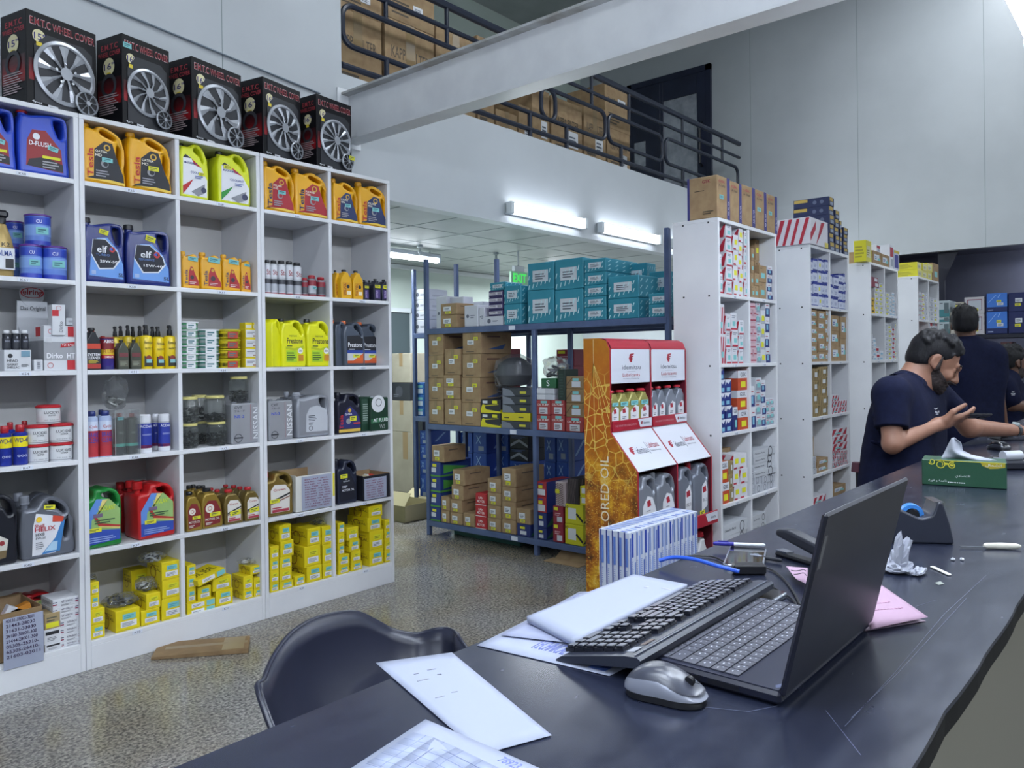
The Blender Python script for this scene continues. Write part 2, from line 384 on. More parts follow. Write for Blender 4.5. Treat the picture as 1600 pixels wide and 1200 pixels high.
# ------------------------------------------------------------------ railing on the mezzanine
RAIL = mat('#1c2334', .35)
def rz(px, py): return at(px, py, 'Y', 4.3).z
ztop, z2, z3, z4, z5 = rz(1066, 183), rz(1066, 207), rz(1066, 226), rz(1066, 264), rz(1066, 284)
t = tag(empty('mezzanine_railing', (3.3, 4.3, 3.335)), 'black steel railing with rounded loops along the mezzanine edge', 'railing')
xe = at(1155, 225, 'Y', 4.3).x-3.3; o0 = -3.335
MB().tube([(0, 0, ztop+o0), (xe, 0, ztop+o0)], .03, RAIL).build('top_rail', t); MB().tube([(0, 0, z2+o0), (xe, 0, z2+o0)], .019, RAIL).build('rail', t)
MB().tube([(0, 0, z5+o0), (xe, 0, z5+o0)], .022, RAIL).build('bottom_rail', t)
def rloop(xa, xb, za, zb_, r=.09):
    pts = []
    for (cx, cz, a0) in ((xa+r, zb_-r, 90), (xa+r, za+r, 180), (xb-r, za+r, 270), (xb-r, zb_-r, 0)):
        for k in range(6): a = math.radians(a0+k*18); pts.append((cx+r*math.cos(a), 0, cz+r*math.sin(a)))
    return pts
X4 = lambda px: at(px, 200, 'Y', 4.3).x-3.3
for xa, xb in ((X4(537), X4(868)), (X4(846), X4(946)), (X4(950), X4(1034)), (X4(1039), X4(1152))):
    b = MB(); b.tube(rloop(xa, xb, z4+o0, z3+o0), .02, RAIL, closed=True); b.build('loop', t)
for px in (605, 700, 828, 925, 983, 1066, 1128):
    b = MB(); b.tube([(X4(px), 0, z3+o0), (X4(px), 0, ztop+o0)], .017, RAIL); b.build('post', t)
for px in (605, 700, 828, 885, 970, 1066): MB().tube([(X4(px), 0, 0), (X4(px), 0, z4+o0)], .02, RAIL).build('post', t)

# double door on the mezzanine end wall
DOOR = noisy('dark_door_paint', '#20253a', '#272d44', 3, .35)
Yp = lambda px: at(px, 200, 'X', XF).y
zt_ = 5.35; b = MB(); y1, y2 = Yp(983), Yp(1113)
b.box(XF-.05, XF, y2, y2+.07, 3.335, zt_, DOOR); b.box(XF-.05, XF, y1-.07, y1, 3.335, zt_, DOOR); b.box(XF-.05, XF, y2, y1, zt_-.08, zt_, DOOR)
d1 = st('door_1', b); ym = Yp(1034)
b = MB(); b.box(XF-.045, XF-.01, ym, y1-.07, 3.34, zt_-.08, DOOR, .005); structure(b.build('door_leaf', d1))
REFL_GLASS = noisy('reflection_grey_glass', '#a0a3b0', '#c0c3d0', 9, .14, metal=.45, detail=8)  # grey base colour stands in for reflections in the door glass
b = MB(); b.box(XF-.045, XF-.01, y2+.07, y2+.2, 3.34, zt_-.08, DOOR, .004); b.box(XF-.045, XF-.01, ym-.05, ym, 3.34, zt_-.08, DOOR, .004); b.box(XF-.045, XF-.01, y2+.2, ym-.05, zt_-.35, zt_-.08, DOOR)
lf = structure(b.build('door_leaf', d1)); structure(MB().box(XF-.03, XF-.02, y2+.2, ym-.05, 3.34, zt_-.35, REFL_GLASS).build('pane', lf))
structure(MB().tube([(XF-.05, y2+.13, 4.0), (XF-.11, y2+.13, 4.03), (XF-.11, y2+.13, 4.55), (XF-.05, y2+.13, 4.58)], .018, mat('#14161f', .3)).build('door_handle', lf))
ya, yb = Yp(994), Yp(1011); structure(MB().box(XF-.052, XF-.045, yb, ya, 4.15, 4.5, REFL_GLASS).build('door_window', d1))

# ------------------------------------------------------------------ cartons on the mezzanine
def carton_mb(w, h, d, m=KRAFT, F=(), L=(), R=(), T=(), tape=None, c=.004):
    b = MB(); b.box(-w/2, w/2, 0, d, 0, h, m, c)
    if tape:
        tm = mat('#8a7452', .35) if tape is True else tape
        b.box(-w*.09, w*.09, -.0012, .02, h*.55, h+.0012, tm); b.box(-w*.09, w*.09, -.0012, d*.9, h, h+.0012, tm)
    for els, f in ((F, 'F'), (L, 'L'), (R, 'R'), (T, 'T')):
        if els: decor(b, w, h, els, f, d)
    return b
def carton(name, w, h, d, loc, rz, label, cat='box', group=None, stickers=(), **k):
    o = carton_mb(w, h, d, **k).build(name, ang=.5); o.location = loc; o.rotation_euler = (0, 0, rz); tag(o, label, cat, group)
    for s in stickers:   # (x0,z0,x1,z1,colour) on the front, a paper label of its own
        m = MB(); x0, z0, x1, z1, c = s[:5]; m.box((x0-.5)*w, (x1-.5)*w, -.0028, -.001, z0*h, z1*h, mat(c, .6))
        decor(m, w, h, [('ln', x0+(x1-x0)*.15, z0+(z1-z0)*.2, x1-(x1-x0)*.12, z1-(z1-z0)*.2, 3, '#5c6470')], y=-.0032)
        m.build('sticker', o, 0)
    return o
def box_at(face, val, px0, px1, zb, ytop, name, label, depth=.3, z_top=None, **k):
    """a carton whose front lies in the plane face=val between two photo columns"""
    a, c = at(px0, ytop, face, val), at(px1, ytop, face, val)
    zt = z_top if z_top is not None else at((px0+px1)/2, ytop, face, val).z
    if face == 'Y': w = c.x-a.x; loc = ((a.x+c.x)/2, val, zb); rz = 0
    else: w = a.y-c.y; loc = (val, (a.y+c.y)/2, zb); rz = -math.pi/2
    w = max(w-.003, .01)
    return carton(name, w, max(zt-zb, .01)-.0005, depth, loc, rz, label, group=k.pop('group', None), **k), zt
PRINT = '#4f4436'
def kappa(s=.4): return [('t', 'KAPPA FILTER', .12, .6, .88, .72, PRINT), ('ln', .12, .12, .6, .4, 4, PRINT)]
KG = 'filter cartons stored on the mezzanine'; ZM = 3.335
for i, (x0, x1, yt, yt2, lb) in enumerate((
    (519, 596, 20, -60, 'kraft filter carton at the left end behind the railing loop'), (601, 678, 40, -45, 'kraft filter carton second from the railing end'),
    (681, 742, 50, None, 'open kraft carton just above the beam on the mezzanine'), (745, 771, 60, None, 'half hidden kraft carton above the beam'))):
    o, z = box_at('Y', 4.62, x0, x1, ZM, yt, 'filter_carton', lb+(', lower one' if yt2 else ''), .5, F=kappa(), tape=True, group=KG, stickers=[(.6, .1, .8, .3, '#d9dbe0')] if i == 1 else ())
    if yt2 is not None: box_at('Y', 4.62, x0, x1, z, yt2, 'filter_carton', lb+', upper one', .5, F=kappa(), tape=True, group=KG, stickers=[(.55, .25, .75, .4, '#d9dbe0')])
for i, (x0, x1, yt, yt2) in enumerate(((775, 808, 175, None), (810, 828, 165, None), (831, 858, 140, None), (861, 909, 158, None), (912, 946, 165, None), (949, 984, 205, 138))):
    nm = ('first', 'second', 'third', 'fourth, with large black print', 'fifth', 'sixth')[i]
    o, z = box_at('Y', 4.62, x0, x1, ZM, yt, 'filter_carton', 'kraft carton behind the right railing, %s from the beam' % nm+(', lower' if yt2 else ''), .5, F=kappa() if i > 2 else (), tape=i % 2 == 0, group=KG, stickers=[(.5, .3, .85, .55, '#d9dbe0')])
    if yt2: box_at('Y', 4.62, x0-4, x1, z, yt2, 'filter_carton', 'kraft carton topmost beside the dark mezzanine door', .5, F=kappa(), group=KG, stickers=[(.5, .6, .8, .75, '#d9dbe0')])
# ------------------------------------------------------------------ white shelving units
MEL = noisy('white_melamine', '#d3d5db', '#dbdde2', 3, .35); MEL_IN = noisy('melamine_inside', '#bfbfc0', '#c8c8c8', 3, .45)
DOT = mat('#23262d', .6); TAGP = mat('#d5dbe8', .6)
def shelving(X0, Yf, wcol, ncol, zs, top, depth, label, group, T=.022, dots=False):
    """open unit facing -y: zs = the top faces of its shelves from the bottom up"""
    W = wcol*ncol; t = tag(empty('shelving_unit', (X0, Yf, 0)), label, 'shelf', group)
    for i in (0, 1):
        b = MB(); x = 0 if i == 0 else W-T; b.box(x, x+T, 0, depth, 0, top-T, MEL, .0015)
        if dots and i == 0:
            for z in zs+[top-.012]:
                for y in (.06, depth-.07): b.lathe([(.006, 0), (.006, .002)], 0, 0, 0, DOT, 8) if 0 else b.box(-.0012, 0, y-.005, y+.005, z-.018, z-.008, DOT)
        b.build('side_panel', t)
    for c in range(1, ncol): MB().box(c*wcol-T/2, c*wcol+T/2, .002, depth-.012, zs[0], top-T, MEL, .0015).build('divider', t)
    MB().box(0, W, 0, depth, top-T, top, MEL, .002).build('top_panel', t)
    for z in zs: MB().box(T, W-T, 0, depth-.012, z-T, z, MEL, .0015).build('shelf', t)
    MB().box(T, W-T, 0, .02, 0, zs[0]-T, MEL, .0015).build('plinth', t)
    MB().box(T, W-T, depth-.012, depth-.002, zs[0], top-T, MEL_IN).build('back_panel', t)
    for z in zs:
        for c in range(ncol):
            b = MB(); x = (c+.5)*wcol; b.box(x-.024, x+.024, -.0015, 0, z-.021, z-.004, TAGP)
            b.text('K%d' % (30+(zs.index(z)*7+c*3) % 60), x-.014, z-.018, x+.014, z-.008, -.002, INK); b.build('shelf_label', t, 0)
    return t
YL = 3.85; LZ = [.13, .55, .975, 1.387, 1.798, 2.262]; ROW = {1: 2.262, 2: 1.798, 3: 1.387, 4: .975, 5: .55, 6: .13}
SG = 'white shelving units for oils along the left wall'
for x, lb in ((.53, 'white open shelving unit at the left edge of the photo, cut off'), (1.462, 'white open shelving unit with blue five-litre oil cans in its second row'), (2.394, 'white open shelving unit nearest the beam, end of the long row')):
    shelving(x, YL, .465, 2, LZ, 2.568, .385, lb, SG)

# ------------------------------------------------------------------ product builders: base centre of the front face at the origin, front toward -y
YEL, TEAL = '#d9d62c', '#79bdc0'
def price(root, w, h, x, z, c=YEL, sw=.05, sh=.028, y=-.0035, rot=0):
    m = MB(); m.M = Matrix.Translation((x, y, z)) @ Matrix.Rotation(rot, 4, 'Y')
    m.box(-sw/2, sw/2, -.0008, .0, -sh/2, sh/2, mat(c, .6)); m.box(-sw*.35, sw*.3, -.0012, -.0008, sh*.05, sh*.25, mat('#5a6a3a' if c == YEL else '#3c6f76', .6)); m.box(-sw*.35, sw*.1, -.0012, -.0008, -sh*.25, -sh*.1, mat('#5a6a3a' if c == YEL else '#3c6f76', .6))
    return m.build('price_sticker', root, 0)
def cap_on(root, x, y, z, r, h, c, name='cap', ribs=True):
    b = MB(); b.lathe([(r*.9, 0), (r, .003), (r, h-.004), (r*.86, h)], x, y, z, mat(c, .35), 20)
    if ribs: b.lathe([(r*1.06, .002), (r*1.06, .008)], x, y, z, mat(c, .35), 20)
    return b.build(name, root)
OUT = {  # outline, holes, neck (x, z), neck radius
 'tesla': ([(.02, 0), (.98, 0), (1, .06), (.96, .28), (.97, .55), (.92, .78), (.8, .855), (.5, .94), (.36, .93), (.3, .86), (.25, .88), (.05, .9), (.03, .82), (0, .7)],
           [[(.42, .865), (.5, .875), (.72, .81), (.78, .76), (.72, .74), (.5, .79), (.42, .82)], [(.80, .68), (.88, .62), (.88, .36), (.84, .3), (.78, .42)]], (.15, .88), .095),
 'helix': ([(.04, 0), (.95, 0), (1, .1), (.97, .3), (.94, .55), (.9, .75), (.8, .87), (.62, .96), (.5, .97), (.36, .9), (.3, .82), (.26, .8), (.06, .8), (.03, .7), (0, .4)],
           [[(.46, .87), (.58, .9), (.74, .83), (.83, .7), (.8, .66), (.68, .76), (.46, .8)], [(.82, .55), (.88, .58), (.88, .4), (.82, .25), (.78, .32)]], (.15, .8), .09),
 'elf': ([(.02, 0), (.98, 0), (1, .05), (.97, .3), (.97, .6), (.95, .88), (.88, .93), (.62, .935), (.35, .9), (.25, .88), (.04, .88), (.03, .8), (0, .7), (0, .4)],
         [[(.68, .86), (.84, .87), (.87, .8), (.87, .62), (.8, .58), (.7, .76)]], (.14, .88), .1),
 'prestone': ([(.03, 0), (.97, 0), (1, .05), (1, .5), (.96, .72), (.84, .88), (.7, .96), (.5, .97), (.4, .93), (.36, .9), (.1, .9), (.05, .84), (0, .72)],
              [[(.5, .89), (.6, .91), (.72, .85), (.84, .68), (.8, .64), (.7, .76), (.5, .83)]], (.2, .9), .1),
 'coolant': ([(.02, 0), (.96, 0), (1, .05), (.98, .3), (1, .5), (.98, .8), (.86, .92), (.66, .97), (.52, .93), (.42, .96), (.34, .94), (.3, .84), (.26, .8), (.06, .8), (0, .72)],
             [[(.5, .88), (.66, .905), (.82, .84), (.9, .7), (.82, .66), (.7, .78), (.52, .82)]], (.16, .8), .1),
 'litre': ([(.03, 0), (.97, 0), (1, .05), (.98, .3), (1, .62), (.94, .82), (.78, .93), (.62, .94), (.45, .87), (.3, .86), (.06, .86), (0, .74)], [], (.2, .86), .14),
 'gold': ([(.04, 0), (.96, 0), (1, .05), (.98, .3), (.9, .62), (.72, .8), (.6, .88), (.2, .88), (.08, .8), (0, .6)], [], (.36, .88), .18),
 'flask': ([(.05, 0), (.95, 0), (1, .04), (1, .55), (.94, .7), (.7, .84), (.68, .9), (.32, .9), (.3, .84), (.06, .7), (0, .55)], [], (.5, .9), .17)}
def jug(w, h, d, kind, col, capc, els=(), name='oil_jug', lab=None, rough=.32, metal=0, stickers=(), capr=1, y0=0):
    r = empty(name); o, holes, (nx, nz), nr = OUT[kind]; m = mat(col, rough, metal)
    hc = h*(1-nz); body = MB(); bev = min(w*.09, d*.3)
    k = (w, h); ol = smooth_poly([(p[0]*w, p[1]*h) for p in o], w*.07, 3); hl = [smooth_poly([(p[0]*w, p[1]*h) for p in q], w*.05, 3) for q in holes]
    v, f = shape_mesh(ol, hl, d, min(bev, w*.07)); body.add([(p[0]-w/2, p[1], p[2]) for p in v], f, m)
    body.lathe([(nr*w*.8, -h*.01), (nr*w*.8, hc*.45)], nx*w-w/2, d*.45, nz*h, m, 16)
    body.build('body', r, .9)
    cap_on(r, nx*w-w/2, d*.45, nz*h+hc*.3, nr*w*capr, hc*.7, capc)
    if els:
        lb = MB(); decor(lb, w, h, els, 'F', d, y=-.001); lb.build('label', r, 0)
    for s in stickers: price(r, w, h, (s[0]-.5)*w, s[1]*h, s[2], w*(s[3] if len(s) > 3 else .24), w*(s[4] if len(s) > 4 else .12), rot=s[5] if len(s) > 5 else 0)
    return r
def can_round(w, h, els_c, capc, name='spray_can', bodyc='#dfe2ea', dome=True, caph=.16, metal=0, bands=(), rough=.3, lid=None, capr=.38, stickers=(), texts=()):
    """round can or tub; bands = (z0, z1, colour) rings of the printed sleeve"""
    r = empty(name); R = w/2; b = MB(); top = h*(1-caph)
    prof = [(R*.96, 0), (R, .004), (R, top-h*.03 if dome else top), (R*(.7 if dome else 1), top)]
    b.lathe(prof, 0, R, 0, mat(bodyc, rough, metal), 24); b.build('body', r)
    if bands or texts:
        b = MB()
        for z0, z1, c in bands: b.lathe([(R+.0006, z0*h), (R+.0006, z1*h)], 0, R, 0, mat(c, .4), 24)
        for (s, x0, z0, x1, z1, c) in texts:
            v, f = text_mesh(s, .012); A = 1.1; out = []
            for (p, q) in v:
                a = ((x0+(x1-x0)*p)-.5)*2*A; out.append(((R+.0012)*math.sin(a), R-(R+.0012)*math.cos(a), (z0+(z1-z0)*q)*h))
            b.add(out, f, mat(c, .5))
        b.build('label', r)
    cap_on(r, 0, R, top, R*capr*2 if capr < .6 else R*capr, h*caph, capc, 'lid' if lid else 'cap', ribs=bool(lid))
    for s in stickers: price(r, w, h, (s[0]-.5)*w, s[1]*h, s[2], w*.5, w*.3)
    return r
def place(root, X, Y, Z, label, cat, group=None, rz=0):
    root.location = (X, Y, Z); root.rotation_euler[2] = rz; tag(root, label, cat, group); return root
ORD = ['first', 'second', 'third', 'fourth', 'fifth', 'sixth', 'seventh', 'eighth', 'ninth', 'tenth', 'eleventh', 'twelfth', 'thirteenth', 'fourteenth', 'fifteenth', 'sixteenth', 'seventeenth']
COLN = {0: 'leftmost column', 1: 'second column', 2: 'third column', 3: 'fourth column', 4: 'fifth column'}
ROWN = {1: 'top shelf', 2: 'second shelf', 3: 'third shelf', 4: 'fourth shelf', 5: 'fifth shelf', 6: 'bottom shelf'}
def cell(r, c): return ROWN[r]+' '+COLN[c]
def onrow(build, row, c, x0, x1, ytop, off, desc, cat, d=None, rz=0, zb=None, group=None, where=None):
    """build(w,h,d) stands on a shelf of the left wall units, filling photo columns x0..x1"""
    Y = YL+off; zb = ROW[row] if zb is None else zb
    yb = CY+100 if row > 3 else CY-100
    a, b_ = at(x0, ytop, 'Y', Y), at(x1, ytop, 'Y', Y); w = b_.x-a.x; h = a.z*.5+b_.z*.5-zb
    o = build(w*.985, h, d or w*.5); place(o, (a.x+b_.x)/2, Y, zb+.0005, desc+(', '+(where or cell(row, c))), cat, group, rz); return o, zb+h

# --- 5-litre jugs and small bottles
def teslab(bg, title, sticker):
    return [('p', [(.1, .08), (.94, .06), (.93, .17), (.8, .4), (.68, .68), (.5, .7), (.28, .55), (.26, .12)], bg), ('c', .56, .6, .075, '#caa23a'), ('c', .56, .6, .045, bg),
            ('t', title[0], .3, .5, .56, .545, '#e9e4d6'), ('t', title[1], .3, .44, .44, .485, '#e9e4d6'), ('c', .5, .33, .085, '#8f9096'), ('c', .52, .33, .055, bg),
            ('tv', 'Tesla', .12, .1, .25, .56, '#b5262e' if bg != '#a12430' else '#1d2a5c'), ('ln', .3, .12, .62, .24, 3, '#8f8f98'), ('p', [(.1, .06), (.95, .02), (.95, .06), (.6, .085)], '#e3c04a')]
TY = '#e0a510'
def tesla(bg, title, sc):
    return lambda w, h, d: jug(w, h, d, 'tesla', TY, '#d39b12', teslab(bg, title, sc), stickers=[(.56, .4, sc, .24, .1)])
G = 'yellow oil jugs on the top shelf'
for (x0, x1, yt, t, sc, r, c, nm) in ((126, 197, 192, ('#22242c', ('QATRIA', 'HD')), TEAL, 1, 1, 'left'), (199, 269, 209, ('#22242c', ('QATRIA', 'HD')), YEL, 1, 1, 'right'),
        (411, 461, 254, ('#a12430', ('POLARIS', 'F100')), TEAL, 1, 3, 'left'), (460, 514, 266, ('#a12430', ('POLARIS', 'F100')), TEAL, 1, 3, 'right'),
        (520, 560, 281, ('#24325f', ('POLARIS', 'PREMIUM')), TEAL, 1, 4, 'left'), (560, 606, 287, ('#24325f', ('POLARIS', 'PREMIUM')), TEAL, 1, 4, 'right')):
    onrow(tesla(t[0], t[1], sc), r, c, x0, x1, yt, .02, 'yellow oil jug, %s label, %s one' % ({'#22242c': 'black', '#a12430': 'red', '#24325f': 'blue'}[t[0]], nm), 'oil jug', group=G)
DF = [('p', [(.14, .12), (.86, .08), (.82, .42), (.52, .68), (.26, .66), (.16, .5)], '#8e2a2e'), ('p', [(.16, .12), (.86, .09), (.85, .2), (.5, .28), (.2, .22)], '#2a2a30'), ('c', .34, .57, .07, '#dfe3ea'), ('t', 'D-FLUSH', .2, .43, .62, .5, '#eef0f5'),
      ('r', .45, .26, .8, .3, '#d8d62a'), ('ln', .45, .12, .8, .24, 3, '#9a9aa0')]
for i, (x0, x1, yt) in enumerate(((-58, 26, 158), (27, 109, 171))):
    onrow(lambda w, h, d: jug(w, h, d, 'elf', '#2646b8', '#a8232c', DF, name='flushing_oil_jug', stickers=[(.66, .42, TEAL, .2, .1, .25)]), 1, 0, x0, x1, yt, .03, 'blue flushing oil jug with red cap, '+('cut off by photo edge' if i == 0 else 'whole one'), 'oil jug', group='blue jugs with red caps')
CO = lambda c2: [('p', [(.1, .06), (.92, .05), (.94, .35), (.74, .56), (.3, .74), (.12, .7)], '#e3e4ea'), ('p', [(.12, .7), (.4, .7), (.2, .76)], '#23252d'), ('p', [(.4, .7), (.75, .56), (.5, .6)], '#b5232c'), ('t', 'MAXXIMUS', .16, .6, .6, .635, '#2a3a80'),
                 ('t', 'COOLANT', .36, .44, .78, .48, '#2d3f86'), ('p', [(.1, .2), (.45, .34), (.3, .2), (.1, .06)], c2), ('p', [(.38, .12), (.84, .28), (.84, .12), (.6, .05)], '#8c8e96'), ('c', .8, .17, .09, '#3a3f5c'), ('ln', .5, .36, .8, .42, 2, '#5a6aa8')]
for i, (x0, x1, yt, off, c2, ds) in enumerate(((279.5, 326, 222, .02, '#b3242e', 'at the left with red splash label'), (339, 391.5, 237, .02, '#2f8f3c', 'at the right with green splash label'))):
    onrow(lambda w, h, d: jug(w, h, .12, 'prestone', '#d3dc22', '#1d1f22', CO(c2), name='coolant_jug', stickers=[(.75, .45, YEL, .22, .1)] if i == 0 else [(.3, .68, YEL, .25, .1)]), 1, 2, x0, x1, yt, off, 'lime green coolant jug '+ds, 'coolant jug', group='lime green coolant jugs')
for i, (x0, x1, yt) in enumerate(((322, 348, 235), (346, 362, 236))):
    onrow(lambda w, h, d: jug(.13, h, .1, 'prestone', '#c6cf22', '#1d1f22', name='coolant_jug'), 1, 2, x0, x1, yt+6, .2+.02*i, 'lime green coolant jug behind the others, '+ORD[i], 'coolant jug', group='lime green coolant jugs')
EL = lambda t1, t2: [('p', [(.12, .1), (.93, .07), (.92, .3), (.8, .52), (.55, .7), (.3, .68), (.16, .45)], '#6b9be0'), ('p', [(.16, .42), (.2, .66), (.5, .68), (.8, .5), (.86, .36), (.7, .22), (.34, .2)], '#d9dee8'), ('p', [(.17, .44), (.22, .66), (.5, .665), (.78, .49), (.83, .37), (.68, .24), (.36, .22)], '#1a1d2b'),
                 ('t', 'elf', .3, .46, .54, .57, '#eef1f6'), ('o', .66, .52, .07, .04, '#c23a3a'), ('p', [(.58, .52), (.66, .56), (.66, .5)], '#3a5ec2'), ('t', t1, .26, .41, .6, .445, '#5f7fb8'), ('t', t2, .36, .31, .78, .35, '#f0f2f6'), ('t', '5L', .8, .1, .94, .16, '#20243a'), ('r', .16, .12, .26, .18, '#9fb4dc')]
for i, (x0, x1, yt, a, t2) in enumerate(((130, 196.5, 341, 'TURBO', '20W-50'), (196.5, 268, 353, 'PERFORMANCE', '15W-40'))):
    onrow(lambda w, h, d: jug(w, h, d, 'elf', '#1b2a72', '#14161c', EL(a, t2), stickers=[(.52 if i else .46, .78, YEL, .22, .12, .25)], rough=.25), 2, 1, x0, x1, yt, .02, 'dark blue five-litre oil jug marked '+t2, 'oil jug', group='dark blue five-litre oil jugs')
TL = [('p', [(.12, .1), (.94, .08), (.92, .2), (.7, .42), (.6, .58), (.48, .6), (.36, .42), (.34, .1)], '#a4262e'), ('c', .54, .52, .07, '#caa23a'), ('c', .55, .3, .11, '#3a3036'), ('tv', 'Tesla', .14, .1, .3, .5, '#2a3466'), ('ln', .4, .12, .8, .2, 2, '#dcc0c0')]
for i, (x0, x1, yt) in enumerate(((284, 312, 393), (313, 347.5, 395), (347.5, 376, 398), (376, 392, 404))):
    onrow(lambda w, h, d: jug(w, h, .07, 'litre', TY, '#dca417', TL, name='oil_bottle', stickers=[(.6, .8, TEAL, .55, .22, .1)]), 2, 2, x0, x1, yt, .02+.02*(i == 3), 'small yellow oil bottle, %s from left' % ORD[i], 'oil bottle', group='small yellow one-litre oil bottles')
for i, (x0, x1, yt) in enumerate(((415.5, 424.5, 406), (425, 435.5, 406.5), (437, 448.5, 407), (449.5, 460, 408), (461.5, 473.5, 410))):
    onrow(lambda w, h, d: can_round(w, h, None, '#1c1d22', 'additive_tin', '#c9ccd2', caph=.1, metal=.3, bands=((0, .04, '#8e2233'), (.08, .3, '#a9adb6'), (.3, .44, '#3a3c44'), (.5, .84, '#d7d9e0')), texts=(('Sto', .2, .56, .9, .72, '#8c2430'),)), 2, 3, x0, x1, yt, .02, 'slim silver additive tin with black cap, %s from left' % ORD[i], 'tin', group='slim silver additive tins')
for i, (x0, x1, yt) in enumerate(((474.5, 483, 434), (484.5, 497, 430), (499, 511, 433))):
    onrow(lambda w, h, d: can_round(w, h, None, '#a3202c', 'additive_tin', '#7d8088', caph=.16, bands=((0, .1, '#8e2233'), (.15, .5, '#4a4c54' if i != 1 else '#b9bcc6'), (.5, .75, '#8e2233')), stickers=[(.5, .4, TEAL)] if i == 1 else ()), 2, 3, x0, x1, yt, .02, 'short additive tin with red cap, %s from left' % ORD[i], 'tin', group='short red-capped tins')
for i, (x0, x1, yt, off) in enumerate(((523, 532.5, 422, .06), (532.5, 550, 421, .02), (551.5, 567.5, 422.5, .02))):
    onrow(lambda w, h, d: jug(w, h, .06, 'flask', '#e2ac18', '#1a1b20', [('r', .15, .1, .85, .55, '#d69a10'), ('tv', 'VALVOLINE'[:6], .2, .12, .45, .52, '#8e3020'), ('c', .62, .42, .14, '#23252b'), ('r', .5, .14, .85, .26, '#e9dfc0')], name='oil_bottle'), 2, 4, x0, x1, yt, off, 'yellow bottle with black cap, %s from left' % ORD[i], 'oil bottle', group='yellow bottles with black caps')
for i, (x0, x1, yt, off) in enumerate(((568, 577, 437, .05), (576, 584, 438, .15), (583.5, 595.5, 435.5, .02), (596.5, 608.5, 436.5, .02))):
    onrow(lambda w, h, d: jug(w, h, .05, 'flask', '#1f2233', '#15161c', [('r', .2, .1, .85, .5, '#4b3a78'), ('tv', 'DEXTRON', .3, .14, .55, .46, '#c9b9e0')], name='oil_bottle', stickers=[(.5, .64, YEL, .7, .32)]), 2, 4, x0, x1, yt, off, 'dark purple small bottle, %s from left' % ORD[i], 'oil bottle', group='dark purple small bottles')
# tins, left column
def tin(w, h, d): return can_round(w, h, None, '#5b2a8c', 'sealant_tin', '#6f8fd8', dome=False, caph=.08, lid=1, capr=1.0, bands=((.02, .14, '#2b3fae'), (.3, .62, '#7fa4e2'), (.66, .9, '#2b46b4')), stickers=[(.5, .45, TEAL)], texts=(('CU', .3, .7, .5, .8, '#dfe6f8'),), rough=.2)
tg = 'blue and purple sealant tins'
_, z = onrow(tin, 2, 0, 36, 70.5, 381, .02, 'blue and purple tin, front left of the pyramid', 'tin', group=tg); onrow(tin, 2, 0, 71, 110, 384, .02, 'blue and purple tin, front right of the pyramid', 'tin', group=tg)
onrow(tin, 2, 0, 45, 85, 334, .04, 'blue and purple tin on top of two others', 'tin', zb=z, group=tg)
onrow(tin, 2, 0, 8, 38, 384, .18, 'blue and purple tin in the rear, lower', 'tin', group=tg); onrow(tin, 2, 0, 12, 41, 345, .18, 'blue and purple tin in the rear, upper', 'tin', zb=z, group=tg)
def spray_bottle(w, h, d, col='#b59b62'):
    r = empty('spray_bottle'); b = MB(); b.lathe([(w*.44, 0), (w*.5, .01), (w*.5, h*.45), (w*.4, h*.6), (w*.2, h*.78), (w*.16, h*.8)], 0, w/2, 0, mat(col, .3, .3), 20, sy=.7); b.build('body', r)
    b = MB(); b.lathe([(w*.18, 0), (w*.2, .02), (w*.17, h*.09)], 0, w/2, h*.79, BLACK, 14); b.box(-w*.6, w*.3, w*.35, w*.65, h*.88, h*1.0, BLACK, .01); b.tube([(-w*.35, w/2, h*.88), (-w*.42, w/2, h*.8), (-w*.35, w/2, h*.73)], .006, BLACK); b.build('trigger', r)
    b = MB(); decor(b, w, h, [('r', .1, .1, .9, .42, '#d9dce4'), ('t', 'K2', .35, .44, .7, .5, '#22242c'), ('t', 'ALMA', .16, .3, .8, .38, '#2a4a9a'), ('r', .5, .12, .85, .26, '#23252b')], y=.0); b.build('label', r); return r
onrow(spray_bottle, 2, 0, -12, 26, 326, .02, 'gold trigger spray bottle with black head', 'spray bottle')
# ------------------------------------------------------------------ left wall, third shelf
def boxer(name='product_box', col='#c9ccd2', F=(), L=(), T=(), d=None, stickers=()):
    def f(w, h, dd):
        o = carton_mb(w, h, d or dd, mat(col, .55) if isinstance(col, str) else col, F=F, L=L, T=T, c=.0015).build(name, ang=.5)
        for s in stickers: price(o, w, h, (s[0]-.5)*w, s[1]*h, s[2], w*s[3], h*s[4], y=-.0025)
        return o
    return f
def vial(w, h, d, body='#22252c', capc='#d6d8dc', els=()):
    return can_round(w, h, None, capc, 'sealer_bottle', body, caph=.16, capr=.36, bands=((.1, .6, '#2b2e38'),), texts=(('BOND', .25, .4, .8, .5, '#9aa0b0'), ('o', .45, .58, .6, .68, '#c9ccd6')))
_, z = onrow(boxer(F=[('c', .22, .72, .09, '#23252b'), ('t', 'HEAD', .1, .42, .5, .56, '#1e2028'), ('t', 'GASKET', .1, .26, .5, .36, '#1e2028'), ('t', 'SHELLAC', .1, .12, .55, .22, '#1e2028'), ('r', .62, .68, .95, .95, '#6f93a8'), ('ln', .62, .2, .92, .34, 3, '#5b6068')], d=.1), 3, 0, 6, 49, 547, .02, 'white head gasket shellac box, dark bottles on top', 'box')
for i, (x0, x1) in enumerate(((5, 18.5), (19, 33), (34, 46))): onrow(vial, 3, 0, x0, x1, 516, .03, 'dark sealer bottle with white cap, %s from left' % ORD[i], 'bottle', zb=z, group='dark sealer bottles on a white box')
